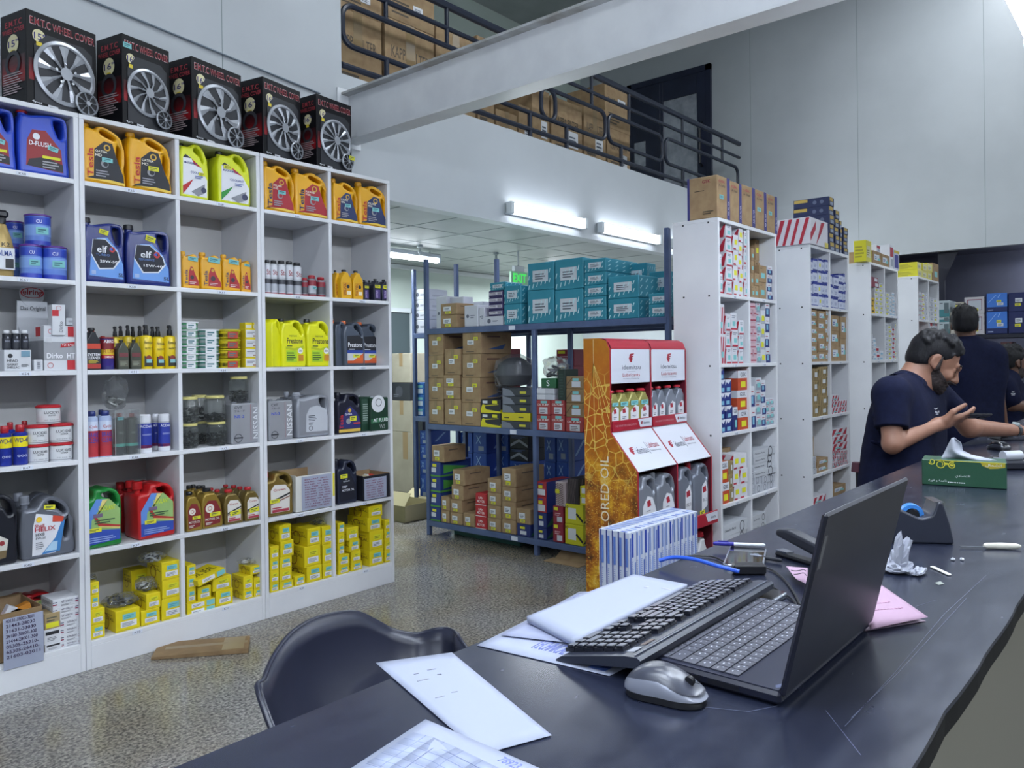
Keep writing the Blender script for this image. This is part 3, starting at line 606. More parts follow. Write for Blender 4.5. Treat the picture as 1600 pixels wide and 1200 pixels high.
onrow(boxer(F=[('r', .3, .1, .8, .9, '#b9bcc4'), ('ln', .35, .2, .75, .8, 4, '#4d5058')], d=.05), 3, 0, 53, 67, 562, .02, 'tiny white carton between two larger boxes', 'box')
DK = [('r', 0, .3, 1, .86, '#9a9ca2'), ('t', 'Dirko', .08, .36, .55, .52, '#e8e9ee'), ('t', 'HT', .68, .36, .92, .52, '#e8e9ee'), ('r', .68, .02, 1, .3, '#b8242e'), ('p', [(.48, .68), (.9, .74), (.92, .86), (.5, .8)], '#b8242e'), ('o', .18, .15, .09, .015, '#b8242e'), ('r', .05, .84, .22, .97, '#c7c9cf'), ('t', '+315°C', .52, .73, .88, .8, '#eceef2')]
_, z = onrow(boxer('sealant_display_box', '#cdd0d6', F=DK, L=[('r', 0, .3, 1, .9, '#85878d')], d=.2), 3, 0, 68, 121, 527, .02, 'grey sealant display box marked HT with red corner', 'box')
onrow(boxer('sealant_box', '#cdd0d6', F=[('r', .72, .05, 1, .95, '#b8242e'), ('o', .2, .5, .08, .015, '#b8242e')], L=[('r', 0, .1, .6, .9, '#b8242e')], d=.1), 3, 0, 68, 120, 509, .03, 'flat red and white sealant carton on the grey box', 'box', zb=z)
_, z2 = onrow(boxer('sealant_box', '#cdd0d6', F=[('r', 0, .62, .5, .82, '#b8242e'), ('o', .5, .88, .2, .03, '#b8242e'), ('tv', 'Dirko', .5, .1, .8, .45, '#7d8088')], d=.05), 3, 0, 81, 102, 476, .015, 'upright slim sealant carton standing in front', 'box', zb=at(90, 524, 'Y', YL+.015).z-.0)
onrow(boxer('sealant_box', '#c4c7cd', F=[('ln', .2, .3, .8, .7, 3, '#83868e')], d=.06), 3, 0, 103, 121, 497, .04, 'small grey carton lying at the right end', 'box', zb=at(112, 508, 'Y', YL+.03).z)
def header(w, h, d):
    r = empty('display_header'); b = MB(); b.slab([(0, 0), (w, 0), (w*.92, h*.78), (w*.05, h*.78)], [], .006, .001, mat('#c3c6cc', .6)); 
    keep = b.M; b.M = Matrix.Translation((w*.48, -.0015, h*.86)); b.slab([(w*.36*math.cos(a*math.pi/10), h*.15*math.sin(a*math.pi/10)) for a in range(20)], [], .006, .001, mat('#c3c6cc', .6)); b.M = keep
    b.M = Matrix.Translation((w/2, 0, 0)); decor(b, w, h, y=-.003, els=[('o', .48, .87, .34, .04, .5, '#b8242e'), ('t', 'elring', .2, .83, .78, .91, '#a02028'), ('t', 'Das Original', .14, .66, .86, .72, '#55585f'), ('p', [(.06, .5), (.5, .02), (.06, .02)], '#9b9ea4')]); b.M = keep
    b.build('card', r); MB().box(w*.3, w*.5, .006, .1, 0, .003, mat('#c3c6cc', .6)).build('foot', r); return r
a = at(42, 512, 'Y', YL+.09)
o, _ = onrow(lambda w, h, d: header(w, h, d), 3, 0, 41, 95, 441, .225, 'grey display card with red oval logo behind the boxes', 'display card')
o.location.x -= .12
CLN = lambda c1, c2, t1, t2: [('r', .06, .03, .94, .6, '#22242c'), ('r', .06, .03, .94, .14, c2), ('r', .06, .5, .94, .62, c1), ('t', t1, .1, .33, .9, .39, '#e8e9ee'), ('t', t2, .1, .25, .9, .32, '#e8e9ee'), ('ln', .15, .16, .85, .23, 3, '#d8c23a')]
onrow(lambda w, h, d: jug(w, h, .06, 'flask', '#1c1e24', '#17181c', CLN('#c2402a', '#a8322a', 'SYSTEM', 'CLEANER'), name='cleaner_bottle', capr=1.3), 3, 1, 133.5, 158, 512, .02, 'black and orange injector cleaner bottle', 'bottle')
onrow(lambda w, h, d: jug(w, h, .06, 'flask', '#9e2a22', '#8e2420', name='cleaner_bottle', capr=1.3), 3, 1, 136, 156, 515, .15, 'red capped cleaner bottle behind the black one', 'bottle')
onrow(lambda w, h, d: jug(w, h, .06, 'flask', '#9e2a22', '#8e2420', name='cleaner_bottle', capr=1.3), 3, 1, 156, 172, 525, .15, 'red cleaner bottle behind the flushing tin', 'bottle')
onrow(lambda w, h, d: can_round(w, h, None, '#93262c', 'flushing_tin', '#3c2f7c', dome=False, caph=.05, lid=1, capr=1, bands=((.02, .1, '#2b2a6c'), (.35, .45, '#b3262e'), (.45, .62, '#d8b62a'), (.62, .92, '#7c1f26')), texts=(('ABRO', .15, .82, .85, .92, '#eceef2'), ('FLUSH', .12, .5, .88, .62, '#8e1f24'), ('2 MINUTE', .2, .36, .8, .42, '#eceef2'))), 3, 1, 160, 181.5, 527, .02, 'purple and red flushing tin', 'tin')
for i, (x0, x1) in enumerate(((184, 201.5), (204, 221))):
    onrow(lambda w, h, d: jug(w, h, .06, 'flask', '#4a4d44', '#1a1c20', [('r', .1, .1, .9, .3, '#5b5a4c'), ('r', .1, .42, .9, .56, '#6c3034'), ('ln', .2, .14, .8, .28, 3, '#8f9484')], name='cleaner_bottle', rough=.15), 3, 1, x0, x1, 531, .02, 'smoky clear bottle with dark cap, %s one' % ('left', 'right')[i], 'bottle', group='smoky clear bottles')
def f1(w, h, d, els=None):
    r = empty('polish_bottle'); b = MB(); b.lathe([(w*.46, 0), (w*.5, .006), (w*.5, h*.7), (w*.44, h*.74), (w*.2, h*.76)], 0, w/2, 0, mat('#dcc016', .3), 20); b.build('body', r)
    b = MB(); b.lathe([(w*.2, 0), (w*.22, h*.02), (w*.2, h*.12), (w*.15, h*.13), (w*.14, h*.22)], 0, w/2, h*.76, BLACK, 12); b.box(-w*.2, w*.14, w*.36, w*.64, h*.93, h, BLACK, .004); b.build('spray_head', r)
    b = MB(); decor(b, w, h, [('p', [(.15, .06), (.85, .06), (.85, .2), (.15, .3)], '#2b2a20'), ('c', .5, .24, .25, '#7c2a1c'), ('r', .3, .14, .75, .22, '#86b9bd'), ('t', 'Formula', .15, .56, .8, .63, '#2a2618'), ('t', 'PROTECT', .2, .44, .8, .48, '#2a2618')], y=-.001); b.build('label', r); return r
for i, (x0, x1, yt, off) in enumerate(((222, 241, 507, .02), (241.5, 259.5, 510, .03), (259.5, 278, 508, .02))):
    onrow(f1, 3, 1, x0, x1, yt, off, 'yellow polish bottle with black sprayer, front, %s from left' % ORD[i], 'spray bottle', group='yellow polish bottles in the front')
for i, (x0, x1) in enumerate(((178, 187), (187, 196), (198, 207), (206, 215), (217, 226), (227, 236), (237, 246), (250, 259), (263, 270))):
    onrow(f1, 3, 1, x0-3, x1+3, 510-(i % 3), .16+.07*(i % 2), 'yellow polish bottle with black sprayer, rear, %s from left' % ORD[i], 'spray bottle', group='yellow polish bottles in the rear')
# round tubs of body filler in stacks
def tub(c1, red=True, lid='#e2e4e8'):
    def f(w, h, d):
        tx = (('–7', .32, .3, .5, .8, '#b02430'),) if red else ()
        return can_round(w, h*.97, None, lid, 'filler_tub', c1, dome=False, caph=.2, lid=1, capr=1.03, bands=((.08, .72, c1), (.25, .62, '#d9dcdf')), texts=tx+(('WONDER', .62, .45, .95, .62, '#3e7a58'),), stickers=[(.42, .42, '#d9dcdf')])
    return f
z = None
for k in range(6): _, z = onrow(tub('#58a878'), 3, 2, 286, 314+.5*k % 2, 564-12.3*k, .02, 'green and white round tub, left stack, %s from bottom' % ORD[k], 'tub', zb=z, group='round green and white filler tubs')
z = None
for k in range(5): _, z = onrow(tub('#4f8b80'), 3, 2, 314.5, 348.5, 563.5-12.3*k, .03, 'teal and white round tub, second stack, %s from bottom' % ORD[k], 'tub', zb=z, group='round green and white filler tubs')
def wax(w, h, d):
    return can_round(w, h*.97, None, '#c9bc1a', 'wax_tin', '#d8c418', dome=False, caph=.24, lid=1, capr=1.0, bands=((.1, .66, '#d2bc16'), (.15, .5, '#2e2a20')), texts=(('Formula', .5, .55, .95, .7, '#2a2618'),), stickers=[(.4, .35, '#a83a2a')])
z = None
for k in range(4): _, z = onrow(wax, 3, 2, 350, 382, 559-15*k, .02, 'yellow round wax tin, %s from bottom' % ORD[k], 'tin', zb=z, group='yellow round wax tins')
z = None
for k in range(4): _, z = onrow(boxer('grease_box', '#d8c322', F=[('r', .03, .12, .97, .88, '#cfd1d4'), ('ln', .1, .45, .6, .75, 2, '#7d8088'), ('r', .45, .2, .9, .3, '#9a5a34')], d=.1), 3, 2, 383, 409, 559-15*k, .03, 'white and yellow flat box, %s from bottom' % ORD[k], 'box', zb=z, group='white and yellow flat boxes')
for i, (x0, x1) in enumerate(((375, 386), (386.5, 399))): onrow(boxer('grease_box', '#d8c322', F=[('r', .1, .15, .9, .6, '#cfd1c4')], d=.06), 3, 2, x0+8, x1+8, 504, .04, 'tiny yellow box on the flat boxes, %s' % ('left', 'right')[i], 'box', zb=z, group='white and yellow flat boxes')
PR = lambda: [('t', 'Prestone', .22, .48, .84, .6, '#20242a'), ('p', [(.16, .42), (.5, .38), (.88, .44), (.88, .36), (.5, .34), (.16, .36)], '#b8c41c'), ('r', .18, .1, .6, .34, '#a9d02a'), ('ln', .2, .13, .58, .32, 4, '#3c5a22'), ('c', .74, .33, .1, '#e8e9ec'), ('t', '33%', .68, .31, .8, .35, '#23262c'), ('r', .66, .12, .86, .25, '#c98a2a'), ('ln', .2, .42, .5, .46, 1, '#3c5a22'), ('t', 'PRESTONE', .3, .62, .6, .65, '#4a5a2a')]
onrow(lambda w, h, d: jug(.11, h, .16, 'prestone', '#dfdf1a', '#1d1f22', name='antifreeze_jug'), 3, 3, 418, 446, 496, .02, 'yellow antifreeze jug turned side-on', 'antifreeze jug', group='yellow antifreeze jugs', rz=.5)
for i, (x0, x1, yt) in enumerate(((439, 478.5, 497.5), (479, 519, 499))): onrow(lambda w, h, d: jug(w, h, .12, 'prestone', '#dfdf1a', '#1d1f22', PR(), name='antifreeze_jug'), 3, 3, x0, x1, yt, .02, 'yellow antifreeze jug facing forward, %s one' % ('left', 'right')[i], 'antifreeze jug', group='yellow antifreeze jugs')
for i, (x0, x1) in enumerate(((425, 452), (462, 492))): onrow(lambda w, h, d: jug(.14, h, .1, 'prestone', '#cfcf1a', '#1d1f22', name='antifreeze_jug'), 3, 3, x0, x1, 503, .22, 'yellow antifreeze jug in the back row, %s one' % ('left', 'right')[i], 'antifreeze jug', group='yellow antifreeze jugs')
PG = [('p', [(.14, .08), (.86, .08), (.88, .6), (.7, .68), (.14, .66)], '#1b1d26'), ('t', 'Prestone', .18, .42, .84, .52, '#e8eaf0'), ('r', .14, .28, .88, .35, '#24409a'), ('r', .14, .08, .88, .28, '#c6c9cf'), ('p', [(.3, .08), (.88, .28), (.88, .08)], '#d8642a'), ('r', .14, .06, .88, .12, '#c8562a'), ('ln', .2, .36, .6, .4, 1, '#c6c9cf')]
for i, (x0, x1, yt, off) in enumerate(((523.5, 542, 500, .05), (537, 570.5, 501.5, .02), (562, 594, 503.5, .13))): onrow(lambda w, h, d: jug(w, h, .11, 'prestone', '#4a5260', '#d8662a', PG if i else (), name='antifreeze_jug', stickers=[(.56, .22, YEL, .3, .12)] if i else ()), 3, 4, x0, x1, yt, off, 'grey antifreeze jug with orange cap, %s from left' % ORD[i], 'antifreeze jug', group='grey antifreeze jugs')
# ------------------------------------------------------------------ fourth shelf
WD = lambda w, h, d: can_round(w, h, None, '#a3202a', 'lubricant_can', '#1f2f8c', caph=.18, capr=.3, bands=((.45, .72, '#e2d31c'),), texts=(('WD-40', .02, .56, .98, .68, '#23306c'), ('ooo', .2, .2, .8, .26, '#aeb6d8')))
for i, (x0, x1, yt, off) in enumerate(((-22, -2, 668, .02), (-1, 21, 666, .02), (22.5, 46.5, 664, .02), (10, 26, 660, .14), (33, 48, 658, .14))): onrow(WD, 4, 0, x0, x1, yt, off, 'blue and yellow lubricant can with red cap, %s %s' % ('front' if i < 3 else 'rear', ORD[i % 3]), 'spray can', group='blue and yellow lubricant cans')
def luc(w, h, d): return can_round(w, h*.985, None, '#b3242e', 'grease_tub', '#dadce0', dome=False, caph=.17, lid=1, capr=1.04, bands=((.06, .1, '#8a8d94'),), texts=(('LUCIDES', .2, .52, .8, .66, '#3a3d46'), ('SUPER', .35, .4, .65, .48, '#3a3d46'), ('oo ooo oo', .2, .16, .8, .22, '#9a9da4')))
lg = 'white tubs with red lids'
_, z = onrow(luc, 4, 0, 46.5, 81, 694, .02, 'white grease tub with red lid, lower left', 'tub', group=lg); _, z1 = onrow(luc, 4, 0, 82.5, 118.5, 691, .02, 'white grease tub with red lid, lower right', 'tub', group=lg)
_, z3 = onrow(luc, 4, 0, 46, 80.5, 664, .02, 'white grease tub with red lid, middle left', 'tub', zb=z, group=lg); _, z4 = onrow(luc, 4, 0, 82, 119, 661, .02, 'white grease tub with red lid, middle right', 'tub', zb=z, group=lg)
onrow(luc, 4, 0, 63, 100, 632.5, .03, 'white grease tub with red lid, topmost', 'tub', zb=max(z3, z4), group=lg)
BC = lambda w, h, d: can_round(w, h, None, '#23306c', 'brake_cleaner_can', '#a9b8d8', caph=.11, capr=.32, bands=((.02, .24, '#b0343e'), (.24, .58, '#a83440'), (.58, .78, '#c8d2e6')), texts=(('BRAKE', .12, .44, .88, .54, '#2b3f9a'), ('CLEAN', .1, .32, .9, .42, '#2b3f9a'), ('Cyclo', .2, .62, .8, .7, '#b02430')))
for i, (x0, x1, yt, off) in enumerate(((137, 156, 643, .02), (157.5, 178, 642, .02), (154, 166, 640.5, .14))): onrow(BC, 4, 1, x0, x1, yt, off, 'pale blue brake cleaner can with navy cap, %s' % ('left', 'right', 'behind')[i], 'spray can', group='brake cleaner cans')
GLS = mat('#c9d2d0', .08, trans=.92, alpha=.55); FILM = mat('#dfe4e6', .1, trans=.9, alpha=.4)
for i, (x0, x1) in enumerate(((181, 198.5), (200, 218))): onrow(lambda w, h, d: can_round(w, h, None, '#8f5a54', 'paint_can', '#5a5d58', caph=.1, capr=.22, bands=((.0, .2, '#44484a'), (.2, .27, '#5fae9e')), texts=(('SPRAY', .3, .5, .7, .56, '#8a8d88'),), stickers=[(.4, .88, TEAL)] if i == 0 else ()), 4, 1, x0, x1, 646, .03, 'grey spray can inside the clear tray, %s one' % ('left', 'right')[i], 'spray can', group='grey spray cans in a clear tray')
def tray(w, h, d):
    r = empty('clear_tray'); d = .1; b = MB(); b.box(-w/2, w/2, 0, .0015, 0, h, FILM); b.box(-w/2, -w/2+.0015, 0, d, 0, h, FILM); b.box(w/2-.0015, w/2, 0, d, 0, h, FILM); b.box(-w/2, w/2, 0, d, h-.0015, h, FILM); b.build('shell', r)
    b = MB(); b.tube([(-w/2, 0, 0), (-w/2, 0, h), (w/2, 0, h), (w/2, 0, 0)], .0012, mat('#b9c0c0', .3)); b.build('edge', r); return r
_, z = onrow(tray, 4, 1, 179.5, 219, 641, .008, 'clear plastic display tray holding two spray cans', 'tray')
def bag(w, h, d, items='#4a4440', n=9, seed=1, dirt='#9aa0a4'):
    """crumpled clear bag with odd parts inside"""
    rnd = random.Random(seed); r = empty('plastic_bag'); b = MB(); nu, nv = 18, 9; vs = []; fs = []
    for j in range(nv+1):
        ph = math.pi*j/nv
        for i in range(nu):
            a = 2*math.pi*i/nu; k = 1+.16*math.sin(3*a+seed+j)+.1*rnd.uniform(-1, 1); vs.append((w/2*math.cos(a)*max(math.sin(ph), .02)**.6*k, d/2+d/2*math.sin(a)*max(math.sin(ph), .02)**.6*k, max(0, h*(.5-.5*math.cos(ph))*(1+.08*rnd.uniform(-1, 1)))))
    for j in range(nv):
        for i in range(nu): fs.append((j*nu+i, j*nu+(i+1) % nu, (j+1)*nu+(i+1) % nu, (j+1)*nu+i))
    b.add(vs, fs, FILM); b.build('film', r, .35)
    for q in range(n):
        b = MB(); rr = w*rnd.uniform(.1, .2); a0 = rnd.uniform(0, 6.3); cx, cz = rnd.uniform(-.26, .26)*w, rr*.3+rnd.uniform(.08, .45)*h
        b.M = Matrix.Translation((cx, d*rnd.uniform(.3, .7), cz)) @ Matrix.Rotation(rnd.uniform(-.9, .9), 4, 'X') @ Matrix.Rotation(rnd.uniform(-.5, .5), 4, 'Y')
        b.tube([(rr*math.cos(k*math.pi/6), rr*math.sin(k*math.pi/6), 0) for k in range(12)], rr*.22, mat(items if q % 3 else dirt, .4), 6, closed=True); b.build('seal_ring', r)
    return r
onrow(lambda w, h, d: bag(w, h, .12, '#6c6d6c', 8, 3, '#b5b8b6'), 4, 1, 170, 206, 589, .03, 'clear bag of grey parts on the plastic tray', 'bag', zb=z)
AC = lambda w, h, d: can_round(w, h, None, '#d9dbe2', 'cleaner_can', '#d9dbe2', caph=.22, capr=.45, bands=((.12, .76, '#2b3a98'), (.12, .2, '#9c3c5c')), texts=(('ACDelco', .05, .66, .95, .73, '#e6e8f2'), ('oooo', .2, .45, .8, .5, '#aab2d8')), stickers=())
for i, (x0, x1, yt, off) in enumerate(((219, 241, 648, .02), (240, 251, 647, .1), (251, 269, 647, .03))): onrow(AC, 4, 1, x0, x1, yt, off, 'white and blue cleaner can with white cap, %s from left' % ORD[i], 'spray can', group='white and blue cleaner cans')
def jar(w, h, d, fill=.5, tilt=0, seed=0):
    rnd = random.Random(seed); r = empty('clear_jar'); R = w/2; b = MB(); b.lathe([(R*.8, 0), (R, .012), (R, h*.78), (R*.8, h*.88), (R*.8, h*.9)], 0, R, 0, GLS, 22); b.build('glass', r)
    b = MB(); b.lathe([(R*.86, 0), (R*.88, .004), (R*.88, h*.09), (R*.8, h*.1)], 0, R, h*.89, mat('#d8cf86', .4), 22); b.build('lid', r)
    b = MB()
    for q in range(60):
        a, rr, z = rnd.uniform(0, 6.28), R*.88*math.sqrt(rnd.random())*.9, rnd.uniform(.004, h*fill)
        b.M = Matrix.Translation((rr*math.cos(a), R+rr*math.sin(a), z+.004)) @ Matrix.Rotation(rnd.uniform(0, 3), 4, 'X') @ Matrix.Rotation(rnd.uniform(0, 3), 4, 'Z')
        s = R*.2; b.box(-s, s, -s*.35, s*.35, -s*.35, s*.35, mat('#1d1f26', .4), .001)
    b.M = Matrix.Identity(4); o = b.build('clips', r); o['kind'] = 'stuff'; return r
JG = 'clear jars of dark clips with cream lids'
_, z = onrow(lambda w, h, d: jar(w, h, d, .6, seed=1), 4, 2, 289, 315.5, 662, .02, 'clear jar of dark clips, front lower left', 'jar', group=JG)
_, z2 = onrow(lambda w, h, d: jar(w, h, d, .5, seed=2), 4, 2, 331, 360.5, 659, .02, 'clear jar of dark clips, front lower right', 'jar', group=JG)
_, z5 = onrow(lambda w, h, d: jar(w, h, d, .4, seed=3), 4, 2, 308, 333, 658, .17, 'clear jar of dark clips, rear lower', 'jar', group=JG)
onrow(lambda w, h, d: jar(w, h, d, .55, seed=4), 4, 2, 288.5, 316, 620, .02, 'clear jar of dark clips, front upper left', 'jar', zb=z, group=JG); onrow(lambda w, h, d: jar(w, h, d, .25, seed=5), 4, 2, 328, 359, 618, .02, 'clear jar of dark clips, front upper right', 'jar', zb=z2, group=JG)
onrow(lambda w, h, d: jar(w, h, d, .5, seed=6), 4, 2, 305, 329, 617, .17, 'clear jar of dark clips, rear upper', 'jar', zb=z5, group=JG)
def cancan(no, capc='#a5a8ae'):
    def f(w, h, d):
        d = .1; r = empty('fluid_can'); MB().box(-w/2, w/2, 0, d, 0, h*.965, mat('#a2a5ac', .35, .35), .006).build('body', r)
        b = MB(); decor(b, w, h, [('t', 'CVT', .1, .84, .38, .9, '#2e3138'), ('t', 'フルード', .1, .76, .46, .81, '#2e3138'), ('t', no, .1, .62, .44, .69, '#3d5ac8'), ('tv', 'NISSAN', .74, .1, .96, .86, '#dcdfe4'), ('r', .66, .06, .67, .94, '#a23a44'), ('o', .22, .14, .14, .02, '#3a3d44'), ('r', .07, .13, .38, .165, '#3a3d44')]); b.build('label', r, 0)
        cap_on(r, -w*.25, d*.5, h*.965, w*.09, h*.035, '#7c8088'); b = MB(); b.tube([(-.0, d*.5, h*.96), (.01, d*.5, h*.995), (w*.3, d*.5, h*.995), (w*.33, d*.5, h*.96)], .003, mat('#6c7078', .3, .6)); b.build('handle', r); return r
    return f
_, z = onrow(cancan('NS-2'), 4, 2, 361, 406, 628, .02, 'silver transmission fluid can marked NS-2', 'fluid can', group='silver square fluid cans')
onrow(lambda w, h, d: jar(w, h, d, .4, seed=9), 4, 2, 367, 394, 588, .03, 'clear jar of dark clips on top of the silver can', 'jar', zb=z, group=JG)
onrow(cancan('NS-3'), 4, 3, 419.5, 457.5, 624, .02, 'silver transmission fluid can marked NS-3', 'fluid can', group='silver square fluid cans')
SJ = [('p', [(.26, .12), (.9, .12), (.92, .45), (.84, .62), (.6, .7), (.38, .66), (.27, .5)], '#b9bdc6'), ('ln', .34, .36, .6, .5, 4, '#5c6068'), ('o', .4, .2, .06, .014, '#3a3d44'), ('ln', .34, .28, .5, .34, 2, '#5c6068')]
onrow(lambda w, h, d: jug(w, h, d, 'elf', '#9b9fa8', '#9b9fa8', SJ, rough=.3, metal=.35), 4, 3, 463, 516, 613, .02, 'silver oil jug with grey label', 'oil jug', group='silver oil jugs')
onrow(lambda w, h, d: jug(w, h, .1, 'elf', '#8e929b', '#9b9fa8', rough=.3, metal=.35, name='oil_jug', stickers=[(.2, .4, TEAL, .2, .25)]), 4, 3, 449, 482, 612, .16, 'silver oil jug half hidden behind', 'oil jug', group='silver oil jugs')
onrow(lambda w, h, d: jug(w, h, d, 'coolant', '#1e2030', '#1a1c28', [('p', [(.04, .14), (.96, .1), (.96, .3), (.8, .5), (.55, .66), (.4, .62), (.1, .3)], '#272a66'), ('r', .04, .04, .96, .11, '#d2b04a'), ('c', .5, .56, .07, '#caa23a'), ('t', 'QATRIA', .3, .44, .6, .49, '#e6e8f0'), ('tv', 'Tesla', .06, .12, .22, .46, '#b5262e'), ('c', .44, .3, .1, '#8f9096'), ('r', .65, .22, .95, .26, '#b03a44')], stickers=[(.64, .36, YEL, .28, .16)]), 4, 4, 527, 564, 613, .02, 'dark purple oil jug with gold base band', 'oil jug')
def atcan(w, h, d, front=True):
    d = .1; r = empty('fluid_can'); MB().box(-w/2, w/2, 0, d, 0, h*.96, mat('#1d3b2c', .3), .006).build('body', r); b = MB()
    decor(b, w, h, [('c', .4, .78, .36, '#d3d5da'), ('o', .42, .82, .17, .03, '#3c3f46'), ('p', [(0, .22), (1, .28), (1, .4), (0, .34)], '#2f6b48'), ('t', 'AT FLUID', .12, .26, .92, .36, '#e4e6ea'), ('t', 'WS', .45, .06, .75, .18, '#9aa09e')] if front else [('r', .1, .2, .9, .9, '#2b4a3c'), ('ln', .2, .3, .8, .8, 8, '#8fa098')]); b.build('label', r, 0)
    cap_on(r, -w*.2, d*.5, h*.95, w*.1, h*.05, '#9a9ea4'); return r
onrow(atcan, 4, 4, 579, 608, 619, .02, 'dark green square fluid can with round white emblem', 'fluid can', group='dark green fluid cans'); onrow(lambda w, h, d: atcan(w, h, d, False), 4, 4, 563, 580, 618, .05, 'dark green square fluid can seen from its side', 'fluid can', group='dark green fluid cans')
# ------------------------------------------------------------------ fifth shelf
BJ = [('p', [(.1, .06), (.72, .1), (.78, .34), (.5, .44), (.1, .46)], '#c9c6bd'), ('p', [(.1, .06), (.72, .1), (.75, .2), (.1, .2)], '#6b5a3c'), ('c', .64, .3, .06, '#8e2a30'), ('r', .3, .24, .55, .32, YEL)]
onrow(lambda w, h, d: jug(w, h, .15, 'coolant', '#1b1d26', '#1b1d26', BJ), 5, 0, -46, 28, 770, .02, 'black oil jug cut off by the photo edge', 'oil jug')
HX = [('p', [(.2, .06), (.62, .06), (.76, .6), (.5, .68), (.28, .72), (.22, .5)], '#d8dae2'), ('p', [(.36, .06), (.7, .08), (.8, .56), (.74, .55), (.62, .3)], '#3a7ab8'), ('p', [(.42, .1), (.64, .1), (.66, .24), (.56, .24)], '#a9cbe4'), ('p', [(.58, .66), (.78, .62), (.76, .54), (.57, .56)], '#c8422a'),
      ('c', .33, .62, .055, '#e2b41c'), ('c', .33, .615, .04, '#e8c43a'), ('t', 'Shell', .25, .5, .42, .55, '#b02430'), ('t', 'HELIX', .25, .43, .62, .5, '#b02430'), ('t', 'HX8', .26, .36, .42, .41, '#4a4d56'), ('t', '5W-30', .26, .31, .44, .345, '#4a4d56'), ('ln', .26, .16, .42, .28, 4, '#8a8d94')]
onrow(lambda w, h, d: jug(w, h, .12, 'helix', '#6a6e78', '#7c808a', HX, rough=.3, metal=.25, stickers=[(.52, .8, YEL, .2, .09, .12)]), 5, 0, 30, 118, 773, .02, 'grey oil jug with white and blue label', 'oil jug', group='grey oil jugs in the leftmost column')
onrow(lambda w, h, d: jug(w, h, .1, 'helix', '#5c606a', '#7c808a', rough=.3, metal=.25), 5, 0, 20, 102, 768, .19, 'grey oil jug standing in the rear', 'oil jug', group='grey oil jugs in the leftmost column')
CL = [('p', [(.08, .06), (.94, .1), (.94, .6), (.68, .78), (.36, .8), (.1, .5)], '#8fb06a'), ('p', [(.08, .5), (.36, .8), (.6, .78), (.24, .46), (.2, .06), (.08, .06)], '#5b86cc'), ('p', [(.08, .06), (.94, .1), (.94, .26), (.4, .3), (.08, .28)], '#2c4aa6'), ('p', [(.5, .78), (.64, .78), (.3, .5), (.42, .34), (.94, .27), (.94, .33), (.5, .38), (.36, .5)], '#d8c878'), ('p', [(.3, .5), (.4, .36), (.94, .3), (.94, .33), (.46, .4), (.35, .52)], '#a8302c'),
      ('t', 'COOLANT', .4, .6, .82, .68, '#c8d83a'), ('r', .28, .5, .5, .56, '#6c5a78'), ('ln', .3, .4, .85, .48, 2, '#3c5a3c'), ('ln', .15, .1, .88, .2, 3, '#8aa0d8')]
cg = 'large coolant jugs in red and green'
onrow(lambda w, h, d: jug(w, h, .16, 'coolant', '#1f7a36', '#a8202a', CL, name='coolant_jug', stickers=[(.3, .3, YEL, .34, .1)]), 5, 1, 126, 191, 760, .02, 'green coolant jug with red cap', 'coolant jug', group=cg)
onrow(lambda w, h, d: jug(w, h, .16, 'coolant', '#b31f22', '#a8181c', CL, name='coolant_jug', stickers=[(.32, .3, YEL, .3, .1)], capr=1.3), 5, 1, 214, 274, 752, .02, 'red coolant jug in the front', 'coolant jug', group=cg)
onrow(lambda w, h, d: jug(w, h, .1, 'coolant', '#a51c20', '#a8181c', name='coolant_jug', capr=1.3), 5, 1, 200, 252, 750, .2, 'red coolant jug behind, nearer one', 'coolant jug', group=cg)
onrow(lambda w, h, d: jug(w, h, .08, 'coolant', '#971a1e', '#8e1619', name='coolant_jug', capr=1.3), 5, 1, 184, 236, 752, .27, 'red coolant jug in the far rear', 'coolant jug', group=cg)
GD = '#9a8038'
TG = [('p', [(.12, .06), (.84, .1), (.9, .4), (.66, .68), (.3, .7), (.1, .55)], '#7a1f24'), ('c', .36, .5, .2, '#d9d6cc'), ('o', .36, .5, .1, .025, '#a83038'), ('t', 'MOTOR OIL', .14, .2, .82, .26, '#d8d4cc'), ('ln', .16, .1, .5, .17, 2, '#d8d4cc')]
for i, (x0, x1, yt) in enumerate(((290.5, 316.5, 769), (315, 348.5, 763))): onrow(lambda w, h, d: jug(w, h, .07, 'gold', GD, '#17181c', TG, name='oil_bottle', metal=.4, stickers=[(.6, .34, YEL, .5, .18)]), 5, 2, x0, x1, yt, .02, 'gold oil bottle with black cap, front %s' % ('left', 'right')[i], 'oil bottle', group='gold bottles with black caps')
for i, (x0, x1, yt, off) in enumerate(((291, 311, 759, .14), (298, 318, 757.5, .21), (306, 327, 759, .14), (313, 333, 759, .24))): onrow(lambda w, h, d: jug(w, h, .055, 'gold', GD, '#17181c', name='oil_bottle', metal=.4), 5, 2, x0, x1, yt, off, 'gold oil bottle with black cap, rear %s' % ORD[i], 'oil bottle', group='gold bottles with black caps')
CR_ = [('p', [(.16, .08), (.84, .08), (.86, .55), (.7, .68), (.3, .7), (.16, .58)], '#d8d4cf'), ('t', 'Crown', .26, .56, .7, .61, '#a02028'), ('p', [(.16, .3), (.86, .46), (.86, .5), (.16, .35)], '#2a2a30'), ('p', [(.16, .26), (.86, .4), (.86, .43), (.16, .29)], '#8f6a5c'), ('r', .2, .09, .8, .15, '#a8384a'), ('ln', .2, .17, .7, .22, 1, '#a8384a')]
